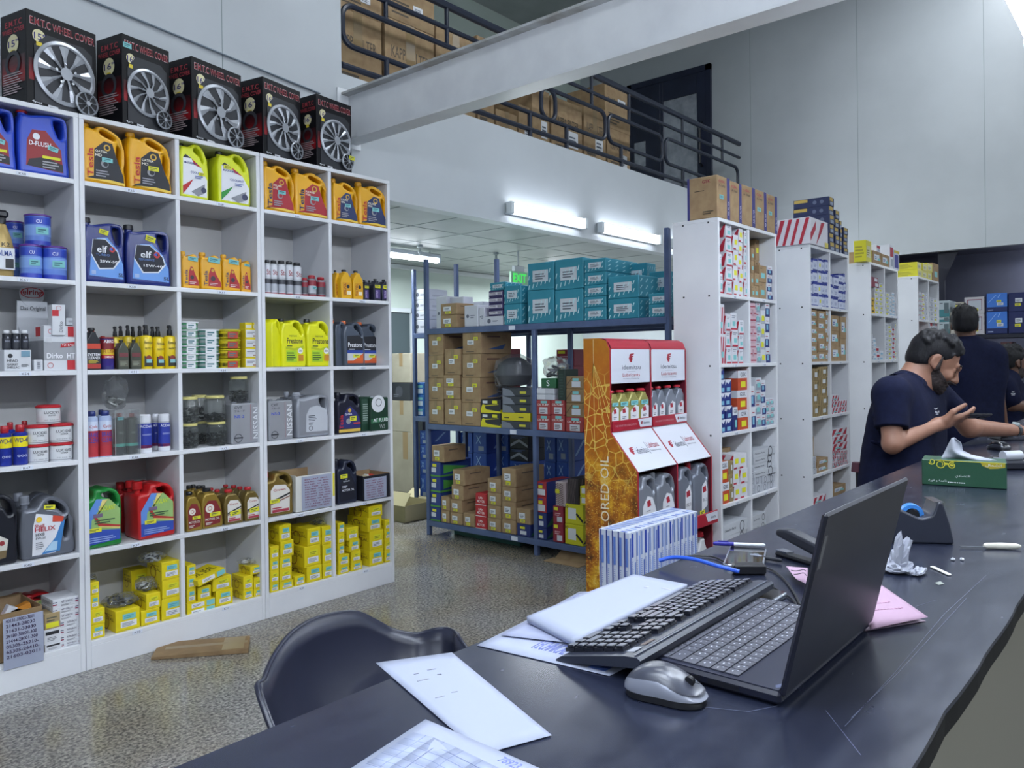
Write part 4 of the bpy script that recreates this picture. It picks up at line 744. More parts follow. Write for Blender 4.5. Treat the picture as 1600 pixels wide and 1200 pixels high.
for i, (x0, x1, yt) in enumerate(((350, 380.5, 765), (381.5, 409, 761))): onrow(lambda w, h, d: jug(w, h, .07, 'gold', '#7c6a3a', '#b3202a', CR_, name='oil_bottle', metal=.4, stickers=[(.55, .32, YEL, .55, .22, -.1)]), 5, 2, x0, x1, yt, .02, 'olive gold oil bottle with red cap, front %s' % ('left', 'right')[i], 'oil bottle', group='gold bottles with red caps')
for i, (x0, x1, yt, off) in enumerate(((312, 330, 761, .3), (325, 346, 762.5, .2), (335, 356, 765, .13), (349, 368, 757.5, .27), (361, 381, 758.5, .2), (371, 391, 760.5, .13))): onrow(lambda w, h, d: jug(w, h, .055, 'gold', '#7c6a3a', '#b3202a', name='oil_bottle', metal=.4), 5, 2, x0, x1, yt, off, 'olive gold oil bottle with red cap, rear %s' % ORD[i], 'oil bottle', group='gold bottles with red caps')
onrow(lambda w, h, d: jug(w, h, .12, 'coolant', '#86713a', '#b3202a', [e for e in CR_], metal=.4, stickers=[(.3, .34, YEL, .34, .12)]), 5, 3, 415, 458.5, 736, .02, 'gold four-litre oil jug with red cap', 'oil jug')
def openbox(w, h, d, col=KRAFT, flaps=.0, inner=None, t=.004):
    b = MB(); b.box(-w/2, w/2, 0, d, 0, t, col); b.box(-w/2, w/2, 0, t, 0, h, col, .001); b.box(-w/2, w/2, d-t, d, 0, h*1.06, inner or KRAFT); b.box(-w/2, -w/2+t, t, d-t, 0, h*1.02, col); b.box(w/2-t, w/2, t, d-t, 0, h*1.02, inner or KRAFT); return b
def sheet(w, h, els, bend=0, name='list_paper', col=PAPER):
    b = MB(); n = 6
    vs = []; 
    for k in range(n+1): z = h*k/n; y = -.001-bend*math.sin(k/n*math.pi); vs += [(-w/2, y, z), (w/2, y, z)]
    b.add(vs, [(2*k, 2*k+1, 2*k+3, 2*k+2) for k in range(n)], col); decor(b, w, h, els, y=-.002-bend); return b
def notes(n, c='#7c2f4c', x1=.9):
    rnd = random.Random(n); out = []
    for k in range(n): out.append(('t', '%d%d%d-%d%d0%d  %s' % (rnd.randint(1, 9), rnd.randint(1, 9), rnd.randint(1, 9), rnd.randint(1, 9), rnd.randint(1, 9), rnd.randint(1, 9), rnd.choice(['SEAL', 'GSKT', 'OIL SEAL'])), .08, .94-(k+.75)*.88/n, x1-.1*rnd.random(), .94-(k+.25)*.88/n, c))
    return out
def listbox(col, x0, x1, ytop, off, row, c, label, els, pcol='#d9dce6', d=.2, edge=None, ps=(.04, .02, .98, .98)):
    Y = YL+off; a, b_ = at(x0, ytop, 'Y', Y), at(x1, ytop, 'Y', Y); w = b_.x-a.x; zb = ROW[row]; h = (a.z+b_.z)/2-zb
    r = empty('open_carton'); openbox(w, h, d, col).build('box', r)
    p = sheet(w*(ps[2]-ps[0]), h*(ps[3]-ps[1]), els).build('list_paper', r, 0); p.location = (w*((ps[0]+ps[2])/2-.5), -.001, h*ps[1])
    rnd = random.Random(5); 
    for q in range(4):
        b = MB(); b.M = Matrix.Translation((rnd.uniform(-.3, .3)*w, d*rnd.uniform(.3, .7), h*.62)) @ Matrix.Rotation(rnd.uniform(-.6, .6), 4, 'Y'); b.box(-.03, .03, -.02, .02, 0, .04, mat(('#d8ccb0', '#c94a3a', '#d9d62c', '#e2e2e2')[q], .6), .002); b.build('small_carton', r)
    return place(r, (a.x+b_.x)/2, Y, zb+.0005, label, 'box')
listbox(mat('#cfcfcb', .6), 462, 523, 741, .01, 5, 3, 'open white carton with a handwritten list and yellow corner', notes(12)+[('r', .94, .3, 1, 1, '#d9ce3a')], d=.24, ps=(.14, .03, .97, .97))
onrow(lambda w, h, d: jug(w, h, .11, 'coolant', '#23283a', '#1b1e2a', [('p', [(.1, .06), (.9, .08), (.9, .4), (.6, .7), (.3, .66), (.1, .4)], '#171a28'), ('o', .42, .56, .05, .012, '#b9bdc8'), ('t', 'LEXUS', .28, .49, .6, .52, '#b9bdc8'), ('t', 'MOTOR OIL', .2, .28, .82, .33, '#d6d9e2'), ('ln', .2, .36, .5, .42, 2, '#b9bdc8')], stickers=[(.3, .62, YEL, .36, .16)]), 5, 4, 527, 558, 717, .02, 'tall black oil jug beside the black list box', 'oil jug')
listbox(mat('#1b1d26', .4), 567, 609, 742, .0, 5, 4, 'open black carton with a handwritten list at the row end', notes(8), d=.2, ps=(.04, .03, .86, .9))
# ------------------------------------------------------------------ bottom shelf
YB = noisy('yellow_box_card', '#d8c414', '#e0cd1c', 5, .45); YBS = '#c9a81c'
def sealbox(tone=YEL, big=False):
    def f(w, h, d):
        F_ = [('r', .2, .18, .86, .46, '#d9dbe0'), ('ln', .26, .22, .8, .42, 3, '#7f8790'), ('r', .28, .54, .82, .8, tone), ('ln', .34, .6, .76, .76, 2, '#8a8a2a' if tone == YEL else '#4f9aa0'), ('r', .05, .06, .95, .075, '#a89a20')]
        L_ = [('t', 'OIL SEAL', .08, .48, .92, .64, '#6b5a1c'), ('t', 'MUSASHI', .2, .72, .8, .78, '#6b5a1c'), ('o', .45, .38, .2, .03, '#8a5a20')]
        return carton_mb(w*.99, h, d, YB, F=F_, L=L_, c=.0015).build('seal_box', ang=.5)
    return f
SBG = 'yellow oil seal boxes on the bottom shelf'
def seals(c, name, x0, x1, tops, off=.02, d=.12, zb=None, tones=(TEAL, YEL), dx=()):
    z = zb
    for k, yt in enumerate(tops):
        e = dx[k] if k < len(dx) else (0, 0)
        _, z = onrow(sealbox(tones[k % len(tones)]), 6, c, x0+e[0], x1+e[1], yt, off, 'yellow seal box, %s%s' % (name, ', %s up' % ORD[k] if len(tops) > 1 or zb else ''), 'box', d=d, zb=z, group=SBG)
    return z
z = seals(1, 'leftmost stack', 141, 164, (976, 951)); z = seals(1, 'small leftmost', 141, 155, (930, 910), zb=z)
zA = seals(1, 'big one under the bag', 180, 219, (952,), d=.2); zB = seals(1, 'third stack', 220, 250, (952, 927), dx=((0, 0), (8, 1))); zC = seals(1, 'tall stack on the right', 252, 286, (934, 905, 877), dx=((0, 0), (1, -2), (0, -4)), d=.16)
seals(1, 'pair hidden behind', 205, 233, (925, 890), off=.24, d=.1)
def flatpack(w, h, d): return carton_mb(w*.99, h, d, YB, F=[('r', .15, .2, .6, .85, '#dcdee2'), ('ln', .2, .35, .5, .7, 2, '#7f8790'), ('r', .68, .1, .97, .9, TEAL)], T=[('t', 'OIL SEAL', .1, .3, .9, .7, '#3a3418')], c=.001).build('seal_box', ang=.5)
z = None
for k in range(3): _, z = onrow(flatpack, 6, 2, 292, 337, (959, 949, 939)[k], .02, 'flat yellow seal box, %s from bottom' % ORD[k], 'box', d=.14, zb=z, group=SBG)
z1 = seals(2, 'on the flat ones, left', 292, 306, (920, 901, 883), off=.03, zb=z, tones=(TEAL, TEAL, TEAL)); z2 = seals(2, 'under the tilted one', 309, 330, (916,), off=.03, zb=z)
z3 = seals(2, 'middle stack', 337, 364, (921, 901), dx=((0, 0), (-5, -2)))
z4 = seals(2, 'right front stack', 380, 395.5, (922, 900)); z5 = seals(2, 'right rear stack', 396.5, 412, (920, 902)); z5b = seals(2, 'topmost at right', 391, 411.5, (884,), zb=max(z4, z5))
a, c = at(308, 905, 'Y', YL), at(357, 900, 'Y', YL); w_ = (c.x-a.x)*.97; o = flatpack(w_, .032, .15); place(o, a.x+w_/2, YL+.0, z2+.032, 'flat yellow seal box lying tilted on others', 'box', SBG); o.rotation_euler = (.0, -.2, .12)
seals(3, 'leftmost stack', 422, 436, (911, 892, 874, 854)); zq = seals(3, 'second stack', 437, 456, (908, 889, 870), dx=((0, 3), (0, 0), (0, 0))); zq = seals(3, 'second stack upper', 438, 459, (845,), zb=zq); seals(3, 'second stack top', 436, 455, (820,), zb=zq)
seals(3, 'low one before the tall stack', 460, 477, (900,)); seals(3, 'third stack', 479, 503, (884, 853, 825), dx=((0, 0), (-4, -2), (1, -2)), d=.2); zr = seals(3, 'fourth stack', 504, 521, (881, 851, 822), dx=((0, 0), (0, 0), (-1, 0)), tones=(TEAL, TEAL, TEAL), d=.2)
za = seals(4, 'leftmost stack', 528.5, 546, (884, 867), tones=(TEAL,)); seals(4, 'small leftmost', 528, 538.5, (850, 834, 817), zb=za)
seals(4, 'second stack', 549, 566, (878, 861, 843, 824), dx=((0, 0), (0, -2), (-3, -4), (-7, -6))); seals(4, 'third stack', 577, 599.5, (859, 829, 808, 790), dx=((0, 0), (0, 0), (-3, -3), (-1, -2)), d=.2, tones=(TEAL, YEL)); seals(4, 'rightmost stack', 601, 612, (861, 843, 828, 812))
def bagon(c, x0, x1, ytop, zb, seed, label, col='#34363c', dirt='#b9bcc0', off=.04):
    onrow(lambda w, h, d: bag(w, h, .11, col, 7, seed, dirt), 6, c, x0, x1, ytop, off, label, 'bag', zb=zb)
bagon(1, 222, 266, 866, zC, 11, 'clear bag of black rings on the tallest yellow stack'); bagon(1, 168, 222, 931, zA, 12, 'clear bag with black gasket rings on the big yellow box', '#22242a', '#7c8086')
bagon(1, 220, 251, 905, zB, 13, 'clear bag of white and black strips', '#2a2c32', '#dfe1e6'); bagon(1, 141, 156, 899, at(148, 910, 'Y', YL+.02).z, 14, 'small bag on the leftmost yellow stack', '#5c6068'); bagon(2, 384, 409, 875, z5b, 15, 'white plastic bag on the right yellow stack', '#c9ccd0', '#e2e4e8'); bagon(3, 496, 519, 811, zr, 16, 'clear bag with a black ring on yellow boxes', '#26282e', '#d8cf5a')
# column 0: open carton, coolant jugs, white striped cartons
a, c = at(-30, 961, 'Y', YL+.02), at(66, 961, 'Y', YL+.02); w_ = c.x-a.x; h_ = .21
r = empty('open_carton'); openbox(w_, h_, .26, KRAFT_D).build('box', r)
for q, (fx, rt) in enumerate(((-w_*.3, .7), (w_*.1, .5), (w_*.3, -.3))):
    b = MB(); b.M = Matrix.Translation((fx, .1, h_*.75)) @ Matrix.Rotation(rt, 4, 'Y'); b.box(-.04, .04, -.02, .02, 0, .05, mat(('#c94a3a', '#d9dbe0', '#c9822a')[q], .6), .002); b.build('small_carton', r)
p0, p1 = at(4, 968, 'Y', YL-.004), at(67, 960, 'Y', YL-.004); zlo = at(36, 1040, 'Y', YL-.004).z
hw = [('40131-35002-3001', 8), ('21443-28030', 7), ('31631-33030', 6), ('39180-38001-300', 5), ('21444-28001-300', 4), ('05305-25210-', 3), ('65305-26410-', 2), ('21603-03011', 1)]
pp = sheet(p1.x-p0.x, p0.z-zlo, [('t', s, .06, k*.1+.12, .92-.02*k, k*.1+.185, '#3a2a4c') for s, k in hw], bend=.004).build('list_paper', r, 0)
place(r, (a.x+c.x)/2, YL+.02, .1305, 'open kraft carton with a handwritten parts list hanging in front', 'box'); pp.location = ((p0.x+p1.x)/2-(a.x+c.x)/2, -.026, zlo-.1305)
onrow(lambda w, h, d: jug(w, h, .1, 'coolant', '#a81d22', '#8e1619', CL, name='coolant_jug'), 6, 0, 18, 86, 925, .3, 'red coolant jug behind the parts list carton, front one', 'coolant jug', d=.07, group='red coolant jugs on the bottom shelf')
def strip(w, h, d): return carton_mb(w, h, d, mat('#d3d5db', .5), F=[('r', 0, .3, .16, .45, '#8e2a4a'), ('r', 0, .6, .16, .7, '#3a3c5c'), ('r', .84, .3, 1, .45, '#8e2a4a'), ('r', .84, .6, 1, .7, '#3a3c5c'), ('t', 'NTN BOX', .3, .5, .75, .75, '#5c5a6c'), ('ln', .3, .15, .7, .35, 2, '#8a8d94')], L=[('ln', .1, .3, .9, .7, 3, '#8a8d94')], c=.001).build('striped_box', ang=.5)
z = None
for k, yt in enumerate((1001, 989, 978, 966, 957, 947, 934)):
    _, z = onrow(strip, 6, 0, 98-(4 if k < 4 else 16), 126+(2 if k < 4 else -2), yt, .02, 'white striped carton, %s from bottom' % ORD[k], 'box', d=.14, zb=z, group='white striped cartons in a stack')
wb = lambda w, h, d: carton_mb(w, h, d, mat('#d3d5db', .5), F=[('r', .1, .62, .9, .85, '#23252b'), ('ln', .2, .2, .8, .5, 3, '#83868c')], c=.001).build('white_box', ang=.5)
_, z = onrow(wb, 6, 0, 70, 96.5, 1005, .012, 'white carton with black print, lower', 'box', d=.1, group='white cartons with black print'); _, z = onrow(wb, 6, 0, 68.5, 95, 983, .012, 'white carton with black print, upper', 'box', d=.1, zb=z, group='white cartons with black print')
onrow(boxer('kraft_box', '#a08c66', F=[('r', .1, .1, .9, .42, YEL), ('ln', .15, .5, .85, .85, 2, '#5c5a4c')], d=.1), 6, 0, 69, 94, 958, .015, 'small kraft box with yellow sticker on white cartons', 'box', zb=z)

# ------------------------------------------------------------------ wheel cover boxes on top of the units
def wheel(b, cx, cz, r, n, m1, m2, y=-.004, tw=.0, wd=.2):
    q = 40; pr = [(r, 0), (r, .006), (r*.9, .010), (r*.86, .003)]
    for j in range(len(pr)-1):
        for i in range(q):
            a0, a1 = 2*math.pi*i/q, 2*math.pi*(i+1)/q
            P = lambda a, p: (cx+p[0]*math.cos(a), y-p[1], cz+p[0]*math.sin(a)); b.poly([P(a0, pr[j]), P(a0, pr[j+1]), P(a1, pr[j+1]), P(a1, pr[j])], m1)
    b.poly([(cx+r*.87*math.cos(2*math.pi*i/q), y-.001, cz+r*.87*math.sin(2*math.pi*i/q)) for i in range(q)], m2)
    for i in range(n):
        a = 2*math.pi*i/n+.2; 
        for sgn in (-1, 1):
            L = []
            for (rr, ww, yy) in ((.18, .3, .014), (.5, wd*.8, .011), (.88, wd*1.25, .006)):
                aa = a+tw*rr; L.append((rr, aa, ww, yy))
            for k in range(2):
                (r0, a0, w0, y0), (r1, a1, w1, y1) = L[k], L[k+1]
                c0, c1 = (cx+r*r0*math.cos(a0), y-y0, cz+r*r0*math.sin(a0)), (cx+r*r1*math.cos(a1), y-y1, cz+r*r1*math.sin(a1))
                e0 = (cx+r*r0*math.cos(a0+sgn*w0*.5), y-y0+.006, cz+r*r0*math.sin(a0+sgn*w0*.5)); e1 = (cx+r*r1*math.cos(a1+sgn*w1*.5), y-y1+.004, cz+r*r1*math.sin(a1+sgn*w1*.5))
                b.poly([c0, e0, e1, c1] if sgn < 0 else [c0, c1, e1, e0], m1)
    b.poly([(cx+r*.2*math.cos(a*.314), y-.016, cz+r*.2*math.sin(a*.314)) for a in range(20)], m1)
    for k in range(5):
        a = k*1.2566+.4; b.lathe([(r*.045, 0), (r*.045, .004)], 0, 0, 0, m2, 8) if 0 else b.poly([(cx+r*.32*math.cos(a)+r*.045*math.cos(t*.785), y-.0145, cz+r*.32*math.sin(a)+r*.045*math.sin(t*.785)) for t in range(8)], CHROME)
WSIL = mat('#a6aab2', .3, .4); WDK = mat('#2b2d33', .4); BXB = mat('#0e0e13', .42, spec=.3)
def redfade(nt, bs):
    tc = N(nt, 'ShaderNodeTexCoord'); sx = N(nt, 'ShaderNodeSeparateXYZ'); nt.links.new(tc.outputs['Object'], sx.inputs[0])
    a = N(nt, 'ShaderNodeMath', operation='SUBTRACT'); nt.links.new(sx.outputs['Z'], a.inputs[0]); a.inputs[1].default_value = .16
    c = N(nt, 'ShaderNodeMath', operation='ABSOLUTE'); nt.links.new(a.outputs[0], c.inputs[0]); m_ = N(nt, 'ShaderNodeMath', operation='MULTIPLY'); nt.links.new(c.outputs[0], m_.inputs[0]); m_.inputs[1].default_value = 9
    r = ramp(nt, [(0, '#8e1a20'), (.5, '#4a1218'), (1, '#0e0e13')]); nt.links.new(m_.outputs[0], r.inputs[0]); nt.links.new(r.outputs[0], bs.inputs['Base Color'])
REDP = nmat('printed_red_glow_card', redfade, .35)
def wheelbox(xc, yc_top, xr, num, label, n, tw, wd, st=(), w=.335):
    Y = YL+.09; d = .2 if xr is None else .15; p = at(xc, yc_top, 'Y', Y); h = p.z-2.568; best = (9e9, 0)
    for k in range(0, 60 if xr else 0):
        rz = math.radians(k-15); q = Vector((p.x+w*math.cos(rz), Y+w*math.sin(rz), 2.8))-EYEP; px = CX+F_PX*q.dot(CR)/q.dot(CD)
        if abs(px-xr) < best[0]: best = (abs(px-xr), rz)
    rz = best[1] if xr else .21; r = empty('wheel_cover_box')
    b = MB(); b.box(0, w, 0, d, 0, h, BXB, .002); keep = b.M
    b.M = Matrix.Translation((w/2, 0, 0))
    decor(b, w, h, [('r', .03, .3, .3, .52, REDP), ('t', 'E.M.T.C WHEEL COVER', .05, .86, .97, .94, '#d6c6c8'), ('t', 'E.M.T.C WHEEL COVER', .053, .865, .967, .935, '#8e2430'), ('c', .17, .76, .09, '#d9d2a8'), ('t', num+'"', .1, .72, .26, .79, '#2a2470'), ('r', .13, .66, .21, .7, '#d8c23a'), ('t', '4pcs', .06, .07, .2, .1, '#c9ccd2'), ('r', .28, .02, .42, .09, '#c9ccd2'), ('ln', .3, .03, .4, .08, 4, '#55585f')])
    decor(b, w, h, [('r', .05, .28, .95, .56, REDP), ('t', 'E.M.T.C', .2, .86, .85, .92, '#a83a44'), ('t', 'WHEEL COVER', .08, .79, .95, .84, '#a83a44'), ('c', .5, .68, .22, '#d9d2a8'), ('t', num+'"', .32, .65, .72, .72, '#2a2470'), ('r', .42, .58, .58, .62, '#d8c23a'), ('o', .5, .48, .3, .1, '#34353c'), ('ln', .12, .18, .9, .4, 9, '#9a8a8e'), ('ln', .15, .06, .85, .09, 1, '#9a8a8e')], 'L', d, )
    b.M = keep; b.build('carton', r, .5)
    b = MB(); b.poly([(w*.1, -.003, h*.1), (w*.93, -.003, h*.06), (w*.93, -.003, h*.74), (w*.8, -.003, h*.8), (w*.28, -.003, h*.8), (w*.1, -.003, h*.66)], WDK)
    wheel(b, w*.52, h*.45, min(w*.44, h*.36), n, WSIL, WDK, tw=tw, wd=wd); b.build('wheel_cover', r, .3)
    b = MB(); wheel(b, w*.8, h*.2, w*.17, 8, WSIL, mat('#17171d', .4), y=-.022, wd=.14); b.build('inset_wheel', r, .3)
    for s in st: price(r, w, h, w*s[0], h*s[1], s[2], .045, .025, y=-.03)
    place(r, p.x, Y, 2.5685, label, 'box', 'black wheel cover boxes on the white units', rz); return r
LBN = 'black wheel cover box with silver wheel, %s'
wheelbox(40, 12, None, '15', LBN % 'leftmost, marked 15', 9, .0, .3)
wheelbox(190, 51, None, '16', LBN % 'second from left', 10, .5, .2, ((.03, .86, TEAL),), w=.27)
wheelbox(299, 87, None, '16', LBN % 'third from left', 7, .5, .36)
wheelbox(410, 119, None, '16', LBN % 'fourth from left', 10, .5, .24, w=.3)
wheelbox(494, 146, 549, '16', LBN % 'rightmost, beside the beam', 12, .0, .2, ((.9, .26, YEL),), w=.29)
# ------------------------------------------------------------------ blue steel racks under the mezzanine
def rack(x, ys, zs, tall, label, d=.47, loc_y=None):
    t = tag(empty('steel_rack', (x, ys[0], 0)), label, 'rack', 'blue-grey steel racks'); y0 = ys[0]
    for i, y in enumerate(ys):
        for xx in (0, d-.035):
            h = tall[i] if xx == 0 else 1.675; b = MB(); s = -.035 if i else 0
            b.box(xx, xx+.035, y-y0-.02, y-y0-.0175, 0, h, RACKBLUE) if 0 else b.box(xx, xx+.035, y-y0-.0175, y-y0+.0175, 0, h, RACKBLUE, .004); b.build('post', t)
    L = ys[-1]-y0
    for z in zs:
        b = MB(); b.box(.0, d, L, 0, z-.004, z, RACKBLUE); b.box(-.002, .01, L, 0, z-.045, z, RACKBLUE, .003); b.box(d-.01, d+.002, L, 0, z-.045, z, RACKBLUE, .003)
        b.box(.0, d, -.012, .0, z-.045, z, RACKBLUE); b.box(.0, d, L, L+.012, z-.045, z, RACKBLUE); b.build('shelf', t)
        for f in (.42,):
            b = MB(); b.box(-.004, -.002, L*f-.03, L*f+.03, z-.038, z-.008, TAGP); b.build('shelf_label', t, 0)
    return t
XR = 4.4; RZ = {'top': 1.675, 'middle': .907, 'bottom': .121}
rack(XR, [4.68, 3.556, 2.47], [.121, .907, 1.675], [2.245, 1.675, 2.235], 'front blue-grey steel rack loaded with cartons')
rack(4.95, [5.43, 4.88, 4.4, 2.5], [.121, .907, 1.675], [2.27, 2.27, 2.27, 1.675], 'rear blue-grey steel rack behind the loaded one', .45)
def KB(L=(), T=True, y=YEL):
    return dict(m=KRAFT, F=[('ln', .15, .06, .8, .14, 1, '#5c4f3c')], R=L, tape=T)
RS = {'kraft': dict(m=KRAFT, F=[('ln', .2, .08, .8, .15, 1, '#5c4f3c')], R=[('ln', .2, .75, .8, .88, 1, '#5a3a34'), ('p', [(.2, .2), (.7, .2), (.8, .45), (.5, .32)], '#2d4f86')], tape=True, stickers=[(.28, .42, .62, .62, '#d9dce2'), (.6, .62, .84, .76, YEL)]),
 'kraft2': dict(m=KRAFT, F=[], R=[('ln', .2, .7, .8, .85, 1, '#5a4a3a')], stickers=[(.2, .35, .62, .72, '#d9dce2'), (.3, .1, .62, .3, YEL)]),
 'teal': dict(m=noisy('teal_card', '#2a7f94', '#318aa0', 5, .5), F=[('p', [(.02+i*.16, .04+.35*j+.04*i), (.05+i*.16, .04+.35*j+.04*i), (.09+i*.16, .2+.35*j+.04*i), (.06+i*.16, .2+.35*j+.04*i)], '#bfe0e6') for i in range(6) for j in range(2)], R=[('p', [(.05+i*.22, .1+.3*j), (.09+i*.22, .1+.3*j), (.16+i*.22, .26+.3*j), (.12+i*.22, .26+.3*j)], '#9fcbd4') for i in range(4) for j in range(3)], stickers=[(.2, .3, .78, .72, '#c3ccd4')]),
 'white': dict(m=mat('#c3c5d0', .6), F=[('c', .25, .5, .1, '#5c6070'), ('ln', .45, .4, .8, .6, 2, '#7d8090')], R=[('ln', .2, .3, .8, .5, 2, '#9a9cac')]),
 'purple': dict(m=mat('#3b3360', .5), F=[('r', .05, .3, .95, .75, '#c9c6d0'), ('t', 'TEXEL', .12, .4, .55, .65, '#3b2a44'), ('r', .65, .35, .92, .7, '#8e8c98')]),
 'yb': dict(m=mat('#20222b', .5), F=[('p', [(0, 0), (1, 0), (1, .12), (.3, .25), (.2, .4), (0, .4)], '#d8d020'), ('p', [(.2, .5), (.9, .62), (.9, .66), (.2, .56)], '#d8d020'), ('c', .14, .45, .09, '#d9d020'), ('r', .1, .7, .35, .9, '#d9dce2'), ('r', .6, .7, .85, .92, YEL)], R=[('r', 0, 0, 1, .25, '#d8d020')]),
 'flat': dict(m=mat('#33363f', .5), F=[('p', [(0, 0), (.45, 0), (.3, .7), (0, 1)], '#777c88'), ('r', .62, .3, .84, .6, '#c9c43a')], R=[('r', 0, 0, .4, 1, '#9a9ea8')]),
 'flaty': dict(m=mat('#ccc01e', .5), F=[('ln', .1, .3, .35, .6, 1, '#4a4820'), ('ln', .6, .4, .85, .7, 1, '#4a4820')], R=[('r', 0, 0, .4, 1, '#a9a01e')]),
 'flatw': dict(m=mat('#b9bcc6', .5), F=[('r', .05, .1, .5, .9, '#d3d5dc')]),
 'red': dict(m=mat('#9c3a3c', .5), F=[('t', 'OIL PUMP', .1, .62, .9, .76, '#e4d6d4'), ('r', .25, .08, .82, .52, '#ccd0d8'), ('ln', .3, .14, .75, .45, 3, '#6c5a60'), ('r', .35, .78, .8, .95, TEAL)]),
 'brownl': dict(m=KRAFT_D, F=[('p', [(0, .3), (.35, .9), (.42, .9), (.02, .22)], '#5a4634'), ('r', .35, .15, .85, .6, '#c6cad2'), ('r', .4, .65, .75, .85, TEAL)]),
 'dkgreen': dict(m=mat('#1e2f2a', .5), F=[('ln', .2, .1, .8, .9, 9, '#31463f')]), 'green': dict(m=mat('#1f5c38', .5), F=[('t', 'S', .38, .2, .6, .8, '#d9dee0')]),
 'navy': dict(m=mat('#1f2f6e', .5), F=[('r', .25, .15, .7, .45, '#ccd0d8'), ('r', .25, .6, .6, .8, YEL)], R=[('p', [(0, .1), (1, .4), (.3, .8)], '#2f6a4a')]),
 'blueg': dict(m=mat('#22387c', .5), F=[('r', .1, .3, .55, .6, '#ccd0d8'), ('r', .2, .66, .6, .85, YEL), ('r', 0, .0, 1, .12, '#4a8a3c')], R=[('p', [(.1, .2), (.9, .5), (.1, .8)], '#4f9a44'), ('r', 0, .0, 1, .12, '#4a8a3c')]),
 'blue': dict(m=noisy('blue_card', '#1c4496', '#224fa6', 5, .5), F=[('p', [(.2, .45), (.26, .45), (.6, .85), (.54, .85)], '#8fb2dc'), ('p', [(.55, .45), (.61, .45), (.3, .85), (.24, .85)], '#8fb2dc'), ('r', .4, .12, .8, .34, '#8a96a8')], R=[('p', [(.3, .2), (.4, .2), (.8, .8), (.7, .8)], '#8fb2dc')]),
 'cyan': dict(m=mat('#1f62ae', .5), F=[('r', .2, .12, .8, .5, '#ccd6e4'), ('r', .2, .6, .8, .8, TEAL)]),
 'chev': dict(m=mat('#1f232d', .5), F=[('p', [(.05, .1), (.5, .5), (.95, .1), (.95, .3), (.5, .72), (.05, .3)], '#9aa0ae'), ('ln', .1, .75, .9, .95, 2, '#4a5a8a')]),
 'fan': dict(m=mat('#b3222c', .45), F=[('t', 'FAN', .3, .52, .7, .72, '#f0e6e8'), ('t', 'MOTOR', .18, .22, .84, .44, '#f0e6e8'), ('r', .02, 0, .98, .06, '#e8e2e4')]),
 'yellow': dict(m=mat('#c4c11c', .5), F=[('r', .18, .25, .62, .8, '#d0d4d8'), ('p', [(.6, .5), (1, .1), (1, .25), (.66, .6)], '#1f222a'), ('t', '10', .04, .76, .2, .9, '#22242c')], R=[('p', [(0, .1), (.6, .9), (1, .9), (.3, .1)], '#1f222a')]),
 'maroon': dict(m=mat('#8a2236', .5), F=[('r', .4, .1, .9, .4, '#c6c9d2'), ('r', .1, .75, .5, .93, YEL), ('ln', .2, .45, .8, .65, 2, '#c9a0a8')]),
 'redwhite': dict(m=mat('#a82a34', .5), F=[('r', .1, .1, .85, .5, '#d0d2da'), ('r', .2, .55, .6, .75, YEL), ('ln', .2, .8, .9, .95, 1, '#2f3f8a')], R=[('r', 0, 0, 1, 1, '#2c3f8e')]),
 'dots': dict(m=mat('#b9a9ac', .5), F=[('c', .12+.19*i, .08+.09*j+.04*(i % 2), .05, '#5a3a44') for i in range(5) for j in range(10)]+[('r', .2, .55, .6, .72, YEL)]),
 'hatch': dict(m=mat('#2a2428', .5), F=[('p', [(.1*i, 0), (.1*i+.03, 0), (.1*i+.23, 1), (.1*i+.2, 1)], '#6a5c60') for i in range(7)], R=[('p', [(.2*i, 0), (.2*i+.05, 0), (.2*i+.25, 1), (.2*i+.2, 1)], '#6a5c60') for i in range(4)]),
 'beige': dict(m=noisy('beige_card', '#8e8878', '#999382', 5, .7), tape=True), 'black': dict(m=mat('#1b1d24', .4), F=[('c', .4, .5, .2, '#3a3c44'), ('ln', .1, .2, .4, .4, 2, '#5a5c66')])}
RW = {'top': 'top rack shelf', 'middle': 'middle rack shelf', 'bottom': 'bottom rack shelf'}
def rs(sty, lvl, name, x0, x1, tops, X=XR+.012, d=.3, zb=None, nm='carton', cat='box', desc=None, grp=None, dx=()):
    z = RZ[lvl] if zb is None else zb; D = dict(RS[sty]); desc = desc or sty
    for k, yt in enumerate(tops):
        e = dx[k] if k < len(dx) else 0
        lb = '%s, %s%s, %s' % (desc, name, (', %s up' % ORD[k]) if len(tops) > 1 else '', RW[lvl])
        _, z = box_at('X', X, x0+e, x1+e, z+.0004, yt, nm, lb, d, group=grp or (desc+' on the steel racks'), **D)
    return z
rs('teal', 'top', 'left pair', 787, 814, (475, 446), desc='teal patterned carton', nm='teal_carton')
rs('teal', 'top', 'second pair', 824, 865.5, (453, 410), desc='teal patterned carton', nm='teal_carton', d=.32); rs('teal', 'top', 'third pair', 866.5, 911, (452, 404), desc='teal patterned carton', nm='teal_carton', d=.32)
rs('teal', 'top', 'stack of five flat ones', 912.5, 947, (480, 463, 445, 425, 404), desc='flat teal carton', nm='teal_carton', d=.4); rs('teal', 'top', 'fourth pair', 949.5, 998, (466, 431), desc='teal patterned carton', nm='teal_carton')
rs('teal', 'top', 'small pair by the white unit', 1013, 1046, (475, 458), desc='teal patterned carton', nm='teal_carton', d=.2)
zz = rs('teal', 'top', 'rear right pair', 975, 1011, (450, 412), X=XR+.33, d=.12, desc='teal patterned carton', nm='teal_carton'); rs('teal', 'top', 'rear corner pair', 1014, 1044, (460, 424), X=XR+.26, d=.18, desc='teal patterned carton', nm='teal_carton')
zz = rs('white', 'top', 'under the purple boxes', 757, 785, (494,), desc='white carton with red mark', nm='white_carton')
